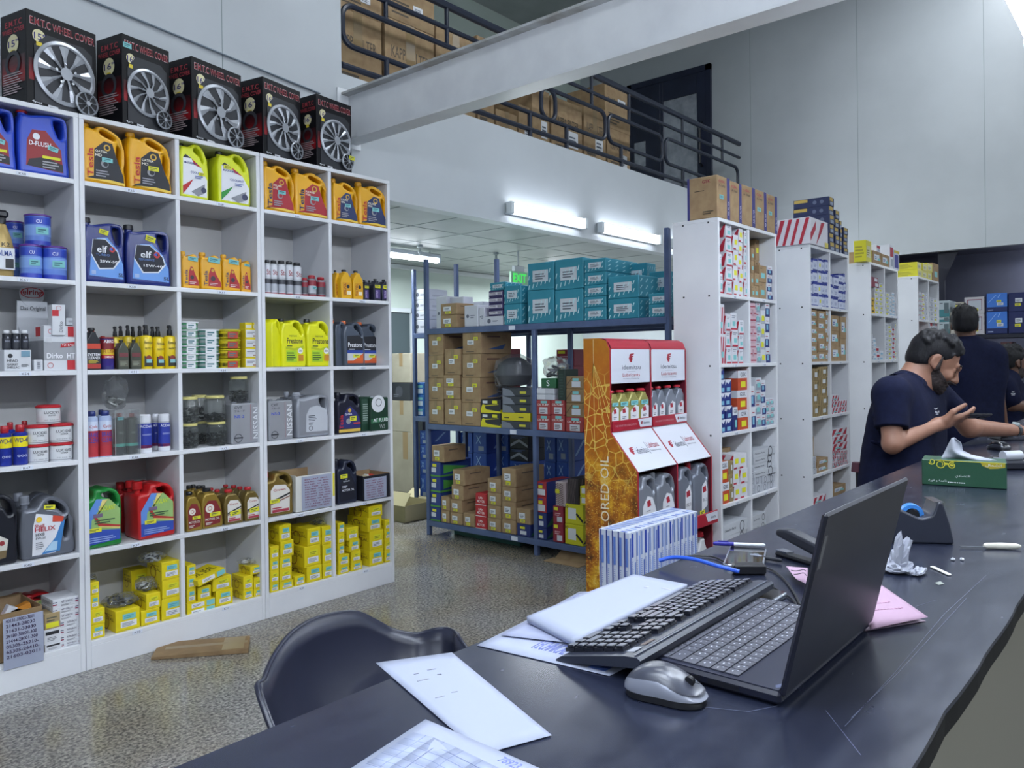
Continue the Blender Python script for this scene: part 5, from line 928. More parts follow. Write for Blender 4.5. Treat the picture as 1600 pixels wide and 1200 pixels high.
zz = rs('purple', 'top', 'stack beside teal cartons', 763, 785.5, (484, 474, 464, 454), zb=zz, desc='slim purple and white box', nm='slim_box'); rs('teal', 'top', 'flat one on purple boxes', 765, 790, (441,), zb=zz, desc='flat teal carton', nm='teal_carton', d=.2)
rs('kraft2', 'top', 'pair behind the thin post', 688, 714, (492, 474), desc='kraft carton', nm='kraft_carton', d=.2); rs('white', 'top', 'upright one', 681, 698, (463,), X=XR+.26, desc='grey printed carton', nm='grey_carton', d=.15)
rs('white', 'top', 'square one', 725, 747, (477,), desc='grey printed carton', nm='grey_carton', d=.2); rs('white', 'top', 'narrow one', 748, 757, (480,), desc='grey printed carton', nm='grey_carton', d=.2)
rs('white', 'top', 'long one behind', 700, 724, (464,), X=XR+.3, desc='grey printed carton', nm='grey_carton', d=.12)
rs('white', 'top', 'tall stack at the left end', 646.5, 669, (500, 485, 468.5, 452), X=4.97, d=.25, desc='plain white carton', nm='white_carton'); rs('white', 'top', 'wide one behind', 722, 755, (472,), X=4.97, d=.3, desc='plain white carton', nm='white_carton')
# middle level
rs('kraft', 'middle', 'leftmost stack', 669, 692.5, (626, 590.5, 555, 518.5), desc='kraft filter carton', nm='kraft_carton', d=.34)
zz = rs('kraft', 'middle', 'second stack', 694, 720, (624,), desc='kraft filter carton', nm='kraft_carton'); zz = rs('kraft2', 'middle', 'second stack, flat', 692.5, 718.5, (605, 586), zb=zz, desc='kraft filter carton', nm='kraft_carton'); rs('kraft', 'middle', 'second stack, topmost', 694, 719.5, (545,), zb=zz, desc='kraft filter carton', nm='kraft_carton')
rs('kraft', 'middle', 'third stack', 720.8, 750, (629, 590, 553, 518.5), dx=(0, 0, 1, 1.5), desc='kraft filter carton', nm='kraft_carton', d=.36)
rs('yb', 'middle', 'pair of headlamp boxes', 751, 782, (645.5, 624), desc='black and yellow box', nm='lamp_box', d=.3)
zz = rs('flat', 'middle', 'bottom one', 783.5, 829, (658,), desc='grey and black flat box', nm='flat_box'); zz = rs('flaty', 'middle', 'among grey ones', 783, 828.5, (645,), zb=zz, desc='yellow flat box', nm='flat_box'); zz = rs('flat', 'middle', 'stack by the centre post', 785, 829.5, (632, 619, 606), zb=zz, desc='grey and black flat box', nm='flat_box')
def helm(loc):
    r = empty('wrapped_horn'); b = MB(); b.lathe([(.02, 0), (.11, .02), (.15, .09), (.13, .17), (.06, .22), (.02, .225)], 0, .0, 0, mat('#4d5058', .5), 18); b.build('body', r)
    b = MB(); b.lathe([(.015, 0), (.13, .01), (.17, .1), (.15, .2), (.05, .25)], 0, 0, -.0, FILM, 16); b.build('film', r); r.location = loc; return r
p = at(805, 606, 'X', XR+.2); o = helm((p.x, p.y, zz+.001)); tag(o, 'grey part wrapped in clear film on flat boxes', 'car part')
o = bag(.2, .22, .2, '#5c5e66', 8, 31, '#8a8c94'); o.rotation_euler[2] = -math.pi/2; p = at(767, 600, 'X', XR+.1); o.location = (XR+.14, p.y, at(767, 624, 'X', XR+.012).z+.004); tag(o, 'clear bag of grey parts on black and yellow boxes', 'bag')
rs('maroon', 'middle', 'behind the wrapped part', 772, 790, (580, 545), X=4.98, zb=.907, desc='dark red box', nm='dark_box', d=.2)
zz = rs('red', 'middle', 'left column', 837.3, 859.5, (648.5, 625), desc='red oil pump box', nm='pump_box', d=.25); rs('red', 'middle', 'second column', 860.3, 882, (648.5, 625), desc='red oil pump box', nm='pump_box', d=.25)
zz2 = rs('flatw', 'middle', 'on red boxes', 838, 866, (616, 606.5), zb=zz, desc='white flat box', nm='flat_box', d=.2); rs('green', 'middle', 'on white flat boxes', 845, 868, (591,), zb=zz2, desc='green box with white letter', nm='green_box', d=.16)
z3 = rs('red', 'middle', 'lowest at the display', 883.5, 911, (652,), desc='red oil pump box', nm='pump_box', d=.25); z3 = rs('brownl', 'middle', 'stack beside the display', 884, 911, (630, 608, 588), zb=z3, desc='brown striped box with label', nm='striped_box', d=.25)
rs('dkgreen', 'middle', 'upright one on red boxes', 871, 883, (577,), zb=zz, desc='dark green box', nm='green_box', d=.16); rs('maroon', 'middle', 'rear stack by the display', 869, 897, (600, 572, 546), X=4.98, desc='dark red box', nm='dark_box', d=.2)
o = bag(.2, .15, .16, '#5c5e66', 6, 33, '#9a9ca4'); o.rotation_euler[2] = -math.pi/2; p = at(857, 591, 'X', XR+.05); o.location = (XR+.05, p.y, at(857, 591, 'X', XR+.012).z+.002); tag(o, 'clear bag resting on the green box', 'bag')
# bottom level
zz = rs('blueg', 'bottom', 'leftmost stack', 672.5, 688, (792, 769, 745, 721.5), desc='blue and green box', nm='blue_box', d=.36); rs('kraft2', 'bottom', 'on the blue and green stack', 674, 694, (696.5,), zb=zz, desc='kraft carton', nm='kraft_carton', d=.25)
rs('kraft2', 'bottom', 'front low pair', 689, 702, (797, 776), desc='kraft carton', nm='kraft_carton', d=.3)
rs('kraft2', 'bottom', 'second stack', 703, 722, (801, 781, 758, 734), dx=(0, 0, 2, 4), desc='kraft carton', nm='kraft_carton', d=.3); rs('kraft2', 'bottom', 'single by fan boxes', 723.5, 741.5, (802,), desc='kraft carton', nm='kraft_carton', d=.3)
rs('fan', 'bottom', 'stack of three', 742.5, 760, (807, 789.5, 771), desc='red fan motor box', nm='fan_motor_box', d=.3); rs('kraft2', 'bottom', 'third stack', 761.2, 782.5, (810, 790, 770, 748), desc='kraft carton', nm='kraft_carton', d=.3)
rs('kraft2', 'bottom', 'fourth stack', 783.8, 806, (812, 784, 761, 732), desc='kraft carton', nm='kraft_carton', d=.34); zz = rs('navy', 'bottom', 'under a kraft carton', 807.3, 829, (819,), desc='blue and green box', nm='blue_box', d=.3); rs('kraft2', 'bottom', 'on the blue one by the post', 806.5, 829, (795,), zb=zz, desc='kraft carton', nm='kraft_carton', d=.3)
zz = rs('navy', 'bottom', 'navy pair', 838, 854, (825, 801), desc='navy box', nm='navy_box', d=.3); rs('redwhite', 'bottom', 'on the navy pair', 838, 854, (776, 752.5), zb=zz, desc='red and white box', nm='red_box', d=.3)
zz = rs('maroon', 'bottom', 'pair by yellow boxes', 863.5, 880, (818, 790.5), desc='maroon box', nm='maroon_box', d=.28); rs('dots', 'bottom', 'on the maroon pair', 867.5, 884, (753,), zb=zz, desc='spotted box', nm='spotted_box', d=.2)
zz = rs('yellow', 'bottom', 'yellow pair by the display', 882.3, 911, (819.5, 788), desc='yellow and black box', nm='yellow_box', d=.3); rs('hatch', 'bottom', 'dark striped one', 886, 904, (748,), zb=zz, desc='dark striped box', nm='dark_box', d=.22)
zz = rs('yellow', 'bottom', 'small yellow pair', 905.5, 922, (775, 760), zb=zz, desc='small yellow box', nm='yellow_box', d=.2)
# rear blue stock
for i, (x0, x1) in enumerate(((717, 738), (739, 760), (777, 794), (850, 868), (869, 887))): rs('blue', 'bottom', 'rear column %s' % ORD[i], x0, x1, (775, 743, 708, 676) if i < 3 else (760, 722, 682), X=4.985, d=.3, desc='blue carton with white cross', nm='blue_carton')
zz = rs('blue', 'bottom', 'under chevron boxes', 796, 826, (780, 750, 721), X=4.985, d=.3, desc='blue carton with white cross', nm='blue_carton'); rs('chev', 'bottom', 'rear pair', 796, 826, (701, 680), X=4.985, zb=zz, desc='black and white chevron box', nm='chevron_box', d=.3)
rs('blue', 'bottom', 'left end outside stack', 655.5, 668, (741, 718, 695, 673), X=4.985, d=.3, desc='blue carton with white cross', nm='blue_carton'); rs('cyan', 'middle', 'left end stack', 650, 663, (636, 617, 598), X=4.985, d=.3, desc='bright blue small box', nm='blue_box')
# stock on the floor beyond the racks
def fb(sty, X, x0, x1, zb, yt, label, d=.4, nm='carton', grp='cartons on the floor beyond the racks'):
    return box_at('X', X, x0, x1, zb, yt, nm, label, d, group=grp, **RS[sty])[1]
z = fb('beige', 5.7, 612, 655, .001, 675, 'large beige carton standing behind the white unit', .4); z = fb('beige', 5.7, 612, 643, z+.001, 626, 'beige carton on the large one'); z = fb('black', 5.7, 612, 641, z+.001, 598, 'black carton on beige ones'); z = fb('beige', 5.72, 612, 641, z+.001, 552, 'upper beige carton under the dark window', .3)
z = fb('black', 5.2, 644, 660, .001, 622, 'narrow black carton behind the rack post', .3)
a, c = at(617, 760, 'X', 4.75), at(664, 760, 'X', 4.75); r = empty('open_carton'); W_ = a.y-c.y; H_ = at(640, 786, 'X', 4.75).z; b = openbox(W_, H_, .35, noisy('olive_card', '#7c7454', '#8a8160', 4, .8), inner=mat('#b9ae88', .7)); b.build('box', r)
for s_, e in ((0, -1), (1, 1)):
    b = MB(); b.M = Matrix.Translation((0, 0 if s_ == 0 else .35, H_)) @ Matrix.Rotation(.6*e if s_ == 0 else -1.0, 4, 'X'); b.box(-W_/2, W_/2, 0, .003, 0, .13, mat('#b9ae88', .7)); b.build('flap', r)
place(r, 4.6, (a.y+c.y)/2+.1, .0, 'open carton with raised flaps on the floor by the white unit', 'box', rz=-math.pi/2)
a, c = at(702, 826, 'X', 4.5), at(806, 850, 'X', 4.5); o = carton('teal_crate', a.y-c.y, .1, .35, (4.55, (a.y+c.y)/2, .0), -math.pi/2, 'dark green flat carton lying under the front rack', m=mat('#1f5650', .5), F=[('ln', .1, .3, .6, .6, 2, '#2f6a62')])
b = MB(); b.M = Matrix.Rotation(-.5, 4, 'Y'); b.box(0, .2, -.13, .13, 0, .004, KRAFT); b.M = Matrix.Identity(4); b.box(-.1, .01, -.15, .15, 0, .004, KRAFT); o = b.build('cardboard_piece'); p = at(900, 876, 'Z', 0); o.location = (p.x-.05, p.y+.02, .001); tag(o, 'folded cardboard piece on the floor beside the gold display', 'cardboard')
# flattened carton in the foreground
p = [at(236, 1032, 'Z', 0), at(388, 1021, 'Z', 0), at(391, 1001, 'Z', 0), at(250, 1008, 'Z', 0)]
b = MB(); vs = [tuple(q+Vector((0, 0, .012)) for q in p)]; lo = [(q.x, q.y, .002) for q in p]; hi = [(q.x, q.y, .014+.012*(i in (1, 2))) for i, q in enumerate(p)]
b.add(lo+hi, [(3, 2, 1, 0), (4, 5, 6, 7), (0, 1, 5, 4), (1, 2, 6, 5), (2, 3, 7, 6), (3, 0, 4, 7)], KRAFT_D)
m_ = lambda s, t: Vector(hi[0])*(1-s)*(1-t)+Vector(hi[1])*s*(1-t)+Vector(hi[2])*s*t+Vector(hi[3])*(1-s)*t+Vector((0, 0, .001))
b.poly([m_(.1, .45), m_(.98, .45), m_(.98, .62), m_(.1, .62)], mat('#86724f', .3)); b.poly([m_(.72, .05), m_(.95, .05), m_(.95, .95), m_(.72, .95)], mat('#8f7c58', .3))
tag(b.build('flattened_carton', ang=.4), 'flattened kraft carton lying on the granite floor before the white units', 'cardboard')
fl = MB(); fl.box(0, .06, -.03, .09, 0, .003, KRAFT_D); 
# ------------------------------------------------------------------ red and gold lubricants display
YD = 2.2; XA, XB = 3.335, 4.14
RED = mat('#9a1f30', .35); REDD = mat('#5e1424', .45)
zt = at(955, 528, 'Y', YD).z; zs1 = at(955, 600, 'Y', YD).z; zt1 = at(955, 676, 'Y', YD).z; zl = at(993, 738, 'X', XA).z
Yb, Yl = 2.36, at(993, 740, 'X', XA).y; Yl = 2.045
def goldmat(nt, bs):
    tc = N(nt, 'ShaderNodeTexCoord'); sx = N(nt, 'ShaderNodeSeparateXYZ'); nt.links.new(tc.outputs['Object'], sx.inputs[0])
    n = N(nt, 'ShaderNodeTexNoise', Scale=7, Detail=8, Roughness=.75); nt.links.new(tc.outputs['Object'], n.inputs['Vector'])
    z = N(nt, 'ShaderNodeMapRange'); nt.links.new(sx.outputs['Z'], z.inputs[0]); z.inputs[1].default_value = 0; z.inputs[2].default_value = 1.55
    base = ramp(nt, [(0, '#2a1408'), (.25, '#6a3c0e'), (.55, '#c07a12'), (.72, '#b8560e'), (1, '#b4741a')]); nt.links.new(z.outputs[0], base.inputs[0])
    r = ramp(nt, [(.38, '#3a1406'), (.5, '#a8600e'), (.6, '#e8b42a'), (.68, '#f4e090')]); nt.links.new(n.outputs['Fac'], r.inputs[0])
    k = ramp(nt, [(.0, .85), (.5, .8), (.68, .15), (1, .05)]); nt.links.new(z.outputs[0], k.inputs[0])
    m1 = N(nt, 'ShaderNodeMix', data_type='RGBA'); nt.links.new(k.outputs[0], m1.inputs[0]); nt.links.new(base.outputs[0], m1.inputs[6]); nt.links.new(r.outputs[0], m1.inputs[7])
    # sparks
    v = N(nt, 'ShaderNodeTexVoronoi', Scale=85); nt.links.new(tc.outputs['Object'], v.inputs['Vector'])
    s1 = ramp(nt, [(.2, 1.0), (.28, 0.0)]); nt.links.new(v.outputs['Distance'], s1.inputs[0])
    k2 = ramp(nt, [(.0, .7), (.5, .7), (.62, .0)]); nt.links.new(z.outputs[0], k2.inputs[0]); mu = N(nt, 'ShaderNodeMath', operation='MULTIPLY'); nt.links.new(s1.outputs[0], mu.inputs[0]); nt.links.new(k2.outputs[0], mu.inputs[1])
    m2 = N(nt, 'ShaderNodeMix', data_type='RGBA'); nt.links.new(mu.outputs[0], m2.inputs[0]); nt.links.new(m1.outputs[2], m2.inputs[6]); m2.inputs[7].default_value = lin('#f0cc62')
    # bright net of cells
    w_ = N(nt, 'ShaderNodeTexVoronoi', feature='DISTANCE_TO_EDGE', Scale=17); nt.links.new(tc.outputs['Object'], w_.inputs['Vector'])
    s2 = ramp(nt, [(.02, 1.0), (.05, 0.0)]); nt.links.new(w_.outputs['Distance'], s2.inputs[0]); k3 = ramp(nt, [(.45, .0), (.55, .7), (.82, .7), (.88, .0)]); nt.links.new(z.outputs[0], k3.inputs[0])
    mu2 = N(nt, 'ShaderNodeMath', operation='MULTIPLY'); nt.links.new(s2.outputs[0], mu2.inputs[0]); nt.links.new(k3.outputs[0], mu2.inputs[1])
    m3 = N(nt, 'ShaderNodeMix', data_type='RGBA'); nt.links.new(mu2.outputs[0], m3.inputs[0]); nt.links.new(m2.outputs[2], m3.inputs[6]); m3.inputs[7].default_value = lin('#e9cf62'); nt.links.new(m3.outputs[2], bs.inputs['Base Color'])
GOLD = nmat('printed_gold_sparks', goldmat, .35)
t = tag(empty('lubricant_display', (0, 0, 0)), 'tall red and gold display stand for lubricant bottles beside the white unit', 'display stand')
prof = [(Yb, 0), (Yl, 0), (Yl, zl), (YD, zt1), (YD, zt-.06), (YD+.02, zt-.015), (YD+.06, zt), (Yb, zt)]
def sidepanel(x, m, name, th=.012):
    b = MB(); L = [(x, y, z) for y, z in prof]; R = [(x+th, y, z) for y, z in prof]; n = len(prof)
    b.poly(L, m); b.poly(list(reversed(R)), RED)
    for i in range(n): b.poly([L[i], R[i], R[(i+1) % n], L[(i+1) % n]], RED)
    return b
b = sidepanel(XA, GOLD, 'side_panel')
keep = b.M; b.M = Matrix.Translation((XA, Yb, 0)) @ Matrix.Rotation(-math.pi/2, 4, 'Z'); W_ = Yb-Yl
b.text('NANO TAILORED OIL', W_*.31, at(945, 935, 'X', XA).z, W_*.47, at(945, 713, 'X', XA).z, -.0015, mat('#e8dfc6', .5), rot=90)
cx = W_*.2; cz = zt-.13
for k, (dx, dz) in enumerate(((-.14, -.4), (-.06, -.42), (.0, -.45), (.08, -.4), (.16, -.3), (.2, -.22))):
    m_ = mat('#f0dc7a', .5); xe_ = min(max(cx+dx, .005), W_*.5); b.poly([(cx-.001, -.001, cz), (cx+.001, -.001, cz), (xe_+.0015, -.001, cz+dz), (xe_-.0015, -.001, cz+dz)], m_)
b.poly([(cx-.0012, -.001, cz), (cx+.0012, -.001, cz), (cx+.0012, -.001, zt-.005), (cx-.0012, -.001, zt-.005)], mat('#f3e8b0', .5)); b.M = keep; b.build('side_panel', t, .3)
XM = (XA+XB)/2
for x in (XM-.005, XB-.012): sidepanel(x, REDD, 'side_panel').build('side_panel', t, .3)
b = MB(); b.box(XA+.012, XB-.012, Yb-.012, Yb-.002, 0, zt-.01, REDD); b.build('back_panel', t)
WS = mat('#c9cdd8', .35)
def head_logo(b, cx, cz, s, y, c):   # striped head emblem: a profile facing left with three swept bands behind
    b.poly([(cx+s*p, y, cz+s*q) for p, q in ((-.25, -.5), (.12, -.5), (.18, -.2), (.05, .1), (.1, .5), (-.3, .42), (-.42, .1), (-.55, -.08), (-.42, -.14), (-.44, -.3), (-.3, -.36))], c)
    for k in range(3): z0 = .5-.27*k; b.poly([(cx+s*p, y, cz+s*q) for p, q in ((-.05, z0-.02), (.62-.12*k, z0), (.5-.12*k, z0-.16), (.0, z0-.2))], c)
RL = mat('#a02436', .45); GR = mat('#4a4d5e', .45)
for i, (x0, x1) in enumerate(((XA+.012, XM-.005), (XM+.007, XB-.012))):
    w_ = x1-x0; cx = (x0+x1)/2
    b = MB(); n = 8
    for k in range(n):
        a0, a1 = math.pi/2*k/n, math.pi/2*(k+1)/n; f = lambda a: (YD+.06-.06*math.sin(a), zt-.06+.06*math.cos(a))
        (ya, za), (yb, zb_) = f(a0), f(a1); b.poly([(x0, ya, za), (x0, yb, zb_), (x1, yb, zb_), (x1, ya, za)], RED)
    b.box(x0, x1, YD+.06, Yb, zt-.006, zt, RED); b.build('top_cover', t, .8)
    b = MB(); b.box(x0+.004, x1-.004, YD, YD+.012, zs1, zt-.055, WS, .002)
    Hs = zt-.055-zs1; zz = lambda f: zs1+Hs*f
    head_logo(b, cx, zz(.74), Hs*.26, YD-.001, RL); b.text('idemitsu', cx-.09, zz(.4), cx+.09, zz(.53), YD-.001, GR); b.box(cx-.04, cx+.04, YD-.0012, YD-.0005, zz(.335), zz(.34), GR)
    b.text('Lubricants', cx-.085, zz(.19), cx+.085, zz(.29), YD-.001, RL); b.text('The Heart of Technology', cx-.08, zz(.11), cx+.08, zz(.145), YD-.001, GR); b.build('sign_panel', t, 0)
    # upper tray with lip
    zl1 = zt1+.012; b = MB(); b.box(x0, x1, YD, Yb-.012, zl1, zl1+.008, REDD); b.box(x0, x1, YD-.008, YD, zl1-.012, zl1+.045, RED, .002); z0_ = zl1-.005
    b.poly([(x0+w_*.62, YD-.009, zl1+.042), (x0+w_*.68, YD-.009, zl1-.002), (x1-.004, YD-.009, zl1-.002), (x1-.004, YD-.009, zl1+.042)], WS)
    b.text('idemitsu', x0+w_*.76, zl1+.012, x1-.03, zl1+.028, YD-.010, GR); head_logo(b, x0+w_*.72, zl1+.02, .018, YD-.010, RL); b.text('THE HEART OF LUBRICATION', x0+.02, zl1+.012, x0+w_*.58, zl1+.022, YD-.009, mat('#c98a94', .5)); b.build('upper_tray', t)
    # sloping sign
    v0, v1 = Vector((x0, YD, zt1)), Vector((x0, Yl, zl)); L_ = (v1-v0).length; ang = math.atan2(YD-Yl, zt1-zl)
    b = MB(); b.M = Matrix.Translation(v1) @ Matrix.Rotation(-ang, 4, 'X'); b.box(0, w_, 0, .008, 0, L_, WS, .001)
    b.text('idemitsu', w_*.27, L_*.4, w_*.54, L_*.56, -.001, GR); head_logo(b, w_*.17, L_*.5, .042, -.001, RL); b.text('Lubricants', w_*.6, L_*.5, w_*.88, L_*.64, -.001, RL); b.text('The Heart of Technology', w_*.6, L_*.4, w_*.86, L_*.45, -.001, GR); b.box(w_*.565, w_*.568, -.001, 0, L_*.36, L_*.66, GR); b.build('sloping_sign', t, 0)
    # lower tray
    zlo = at(1125, 800, 'Y', Yl).z if 0 else .5; b = MB(); b.box(x0, x1, Yl-.03, Yb-.012, zlo, zlo+.01, REDD); b.box(x0, x1, Yl-.04, Yl-.03, zlo-.02, zlo+.05, RED, .002); b.poly([(x0+w_*.6, Yl-.041, zlo+.046), (x0+w_*.67, Yl-.041, zlo+.0), (x1-.004, Yl-.041, zlo+.0), (x1-.004, Yl-.041, zlo+.046)], WS)
    b.text('idemitsu', x0+w_*.76, zlo+.014, x1-.03, zlo+.03, Yl-.042, GR); b.build('lower_tray', t)
    b = MB(); b.box(x0, x1, Yl, Yb-.012, .06, .07, REDD); b.box(x0, x1, Yl-.005, Yl, 0, .07, RED); b.build('base_tray', t)
zl1 = zt1+.012
IB = [('p', [(.2, .08), (.86, .08), (.9, .5), (.6, .56), (.2, .4)], '#d3d6dc'), ('p', [(.4, .36), (.66, .38), (.6, .5), (.36, .48)], '#a02436'), ('ln', .34, .22, .7, .3, 2, '#6a6d78')]
for i, (x0, x1, yt) in enumerate(((950, 968, 611), (965, 983.5, 610), (981, 999.5, 608), (997.5, 1015, 607))):
    a, c = at(x0, yt, 'Y', YD+.012), at(x1, yt, 'Y', YD+.012); a.x = max(a.x, XA+.015); o = jug(c.x-a.x, a.z-zl1-.009, .06, 'flask', '#9c9656', '#b02434', IB, name='lubricant_bottle', metal=.2, capr=1.2, stickers=[(.5, .62, TEAL, .6, .2)]); place(o, (a.x+c.x)/2, YD+.012, zl1+.009, 'gold-green lubricant bottle on the display, %s from left' % ORD[i], 'bottle', 'gold-green lubricant bottles on the display')
for i, (x0, x1, yt) in enumerate(((1017, 1028, 605), (1028, 1040, 604), (1041, 1056, 602.5), (1056, 1070, 601.5))):
    a, c = at(x0, yt, 'Y', YD+.012), at(x1, yt, 'Y', YD+.012); o = jug(c.x-a.x, a.z-zl1-.009, .06, 'flask', '#7c828e', '#b02434', IB, name='lubricant_bottle', metal=.3, capr=1.2, stickers=[(.5, .1, TEAL, .6, .2)]); place(o, (a.x+c.x)/2, YD+.012, zl1+.009, 'silver lubricant bottle on the display, %s from left' % ORD[i], 'bottle', 'silver lubricant bottles on the display')
AT = [('p', [(.22, .06), (.92, .06), (.94, .4), (.76, .6), (.5, .64), (.28, .5)], '#d3d6de'), ('p', [(.22, .06), (.92, .06), (.93, .36), (.7, .36), (.4, .28), (.22, .3)], '#3a2262'), ('p', [(.5, .46), (.68, .48), (.62, .58), (.46, .56)], '#a02436'), ('t', 'ATF', .26, .2, .42, .28, '#e4e6ee'), ('r', .3, .1, .5, .16, TEAL), ('ln', .44, .4, .7, .43, 1, '#8a8d98')]
for i, (x0, x1, yt, off, els) in enumerate(((988, 1031, 745, .01, AT), (1024, 1064, 741, .01, AT), (1006, 1046, 740, .17, ()))):
    Y = Yl+off; a, c = at(x0, yt, 'Y', Y), at(x1, yt, 'Y', Y); a.x = max(a.x, XA+.014+(.2 if i == 2 else 0)); c.x = min(c.x, XM-.007); 
    if i == 0: c.x = a.x+(XM-.006-XA-.014)*.5
    if i == 1: a.x = XM-.007-(XM-.006-XA-.014)*.48
    o = jug(c.x-a.x, a.z-.51, .12, 'coolant', '#868b96', '#868b96', els, name='lubricant_jug', metal=.3, rough=.3); place(o, (a.x+c.x)/2, Y, .5105, 'large silver jug on the display, %s' % ('left with purple label', 'right with purple label', 'half hidden behind')[i], 'lubricant jug', 'large silver jugs with purple labels')
FG = [('p', [(.5, .12), (.86, .2), (.88, .5), (.78, .66), (.52, .56)], '#d3d6de'), ('p', [(.58, .44), (.8, .46), (.76, .56), (.56, .54)], '#a02436'), ('t', 'IFG 3', .56, .28, .82, .34, '#5c5f6c')]
for i, (x0, x1, yt, off) in enumerate(((1058, 1087, 730, .01), (1088, 1113, 723, .01), (1060, 1084, 722, .16))):
    Y = Yl+off; a, c = at(x0, yt, 'Y', Y), at(x1, yt, 'Y', Y); wq = (XB-.014-XM-.008); a.x = XM+.009+(wq*.5 if i == 1 else 0); c.x = a.x+wq*.49; o = jug(c.x-a.x, a.z-.51, .12, 'coolant', '#7c8290', '#b02434', FG if i < 2 else (), name='lubricant_jug', metal=.3, rough=.3, stickers=[(.5, .1, YEL, .3, .14)] if i < 2 else ()); place(o, (a.x+c.x)/2, Y, .5105, 'slim silver jug with red cap on the display, %s' % ('left', 'right', 'behind')[i], 'lubricant jug', 'slim silver jugs with red caps')
for i, (x0, x1, yt) in enumerate(((1090, 1103, 838), (1103, 1119, 833))):
    a, c = at(x0, yt, 'Y', Yl-.0), at(x1, yt, 'Y', Yl); o = jug(min(c.x-a.x, .12), max(a.z-.07, .2), .07, 'flask', '#cfd2d8', '#b02434', (), name='lubricant_bottle', capr=1.5); place(o, min((a.x+c.x)/2, XB-.08+.0*i)-(.11 if i == 0 else 0), Yl+.02, .0705, 'white bottle with red cap low in the display, %s' % ('left', 'right')[i], 'bottle', 'white bottles with red caps low in the display')

# ------------------------------------------------------------------ shrink-wrapped block of slim striped cartons behind the counter
XS, YS = 2.28, 1.62; pF = at(983, 826, 'Y', YS); 
def dimof(px): return at(px, 830, 'Y', YS).x
x0_, x1_ = dimof(983), dimof(1090); zt_ = at(983, 833, 'Y', YS).z; nb = 17; dw = (x1_-x0_)/nb; dep = .14
carton('kraft_carton', x1_-x0_+.02, zt_-.44, dep+.1, ((x0_+x1_)/2, YS-.02, .0005), 0, 'kraft carton carrying the block of slim striped cartons', m=KRAFT, tape=True)
rnd = random.Random(4); z0_ = zt_-.439; hh = .2195
for lv in range(2):
    for k in range(nb):
        b = MB(); b.box(-dw/2+.0004, dw/2-.0004, 0, dep, 0, hh-.0005, mat('#c9d0e0', .4), .0008); o_ = .0 if lv else .3
        c2 = ('#3a5ab0', '#5a7ac6', '#8aa2dc')[k % 3]
        decor(b, dw, hh, [('r', .15, .05, .38, .45+.5*((k+lv) % 2)*.9, c2), ('r', .5, .55, .9, .97, '#7c90c4' if k % 3 else '#2c48a8'), ('ln', .5, .08, .88, .5, 12, '#8a9ccc'), ('r', .42, .0, .46, 1, '#2c3c8a')])
        if k == 0: decor(b, dw, hh, [('r', .04+.2*q, .0, .08+.2*q, 1, '#2c3c8a') for q in range(5)]+[('r', .1+.2*q, .4, .17+.2*q, .9, '#5a7ac6') for q in range(5)]+[('ln', .12+.2*q, .05, .17+.2*q, .35, 8, '#8a9ccc') for q in range(5)], 'L', dep)
        decor(b, dw, hh, [('r', .1, .1, .5, .3, c2), ('r', .3, .5, .9, .9, '#8a9ccc')], 'T', dep)
        o = b.build('slim_carton', ang=.5); place(o, x0_+dw*(k+.5), YS, z0_+hh*lv, 'slim blue-striped carton of the wrapped block, %s tier, %s from left' % (('lower', 'upper')[lv], ORD[k]), 'box', 'slim striped cartons in the wrapped block')
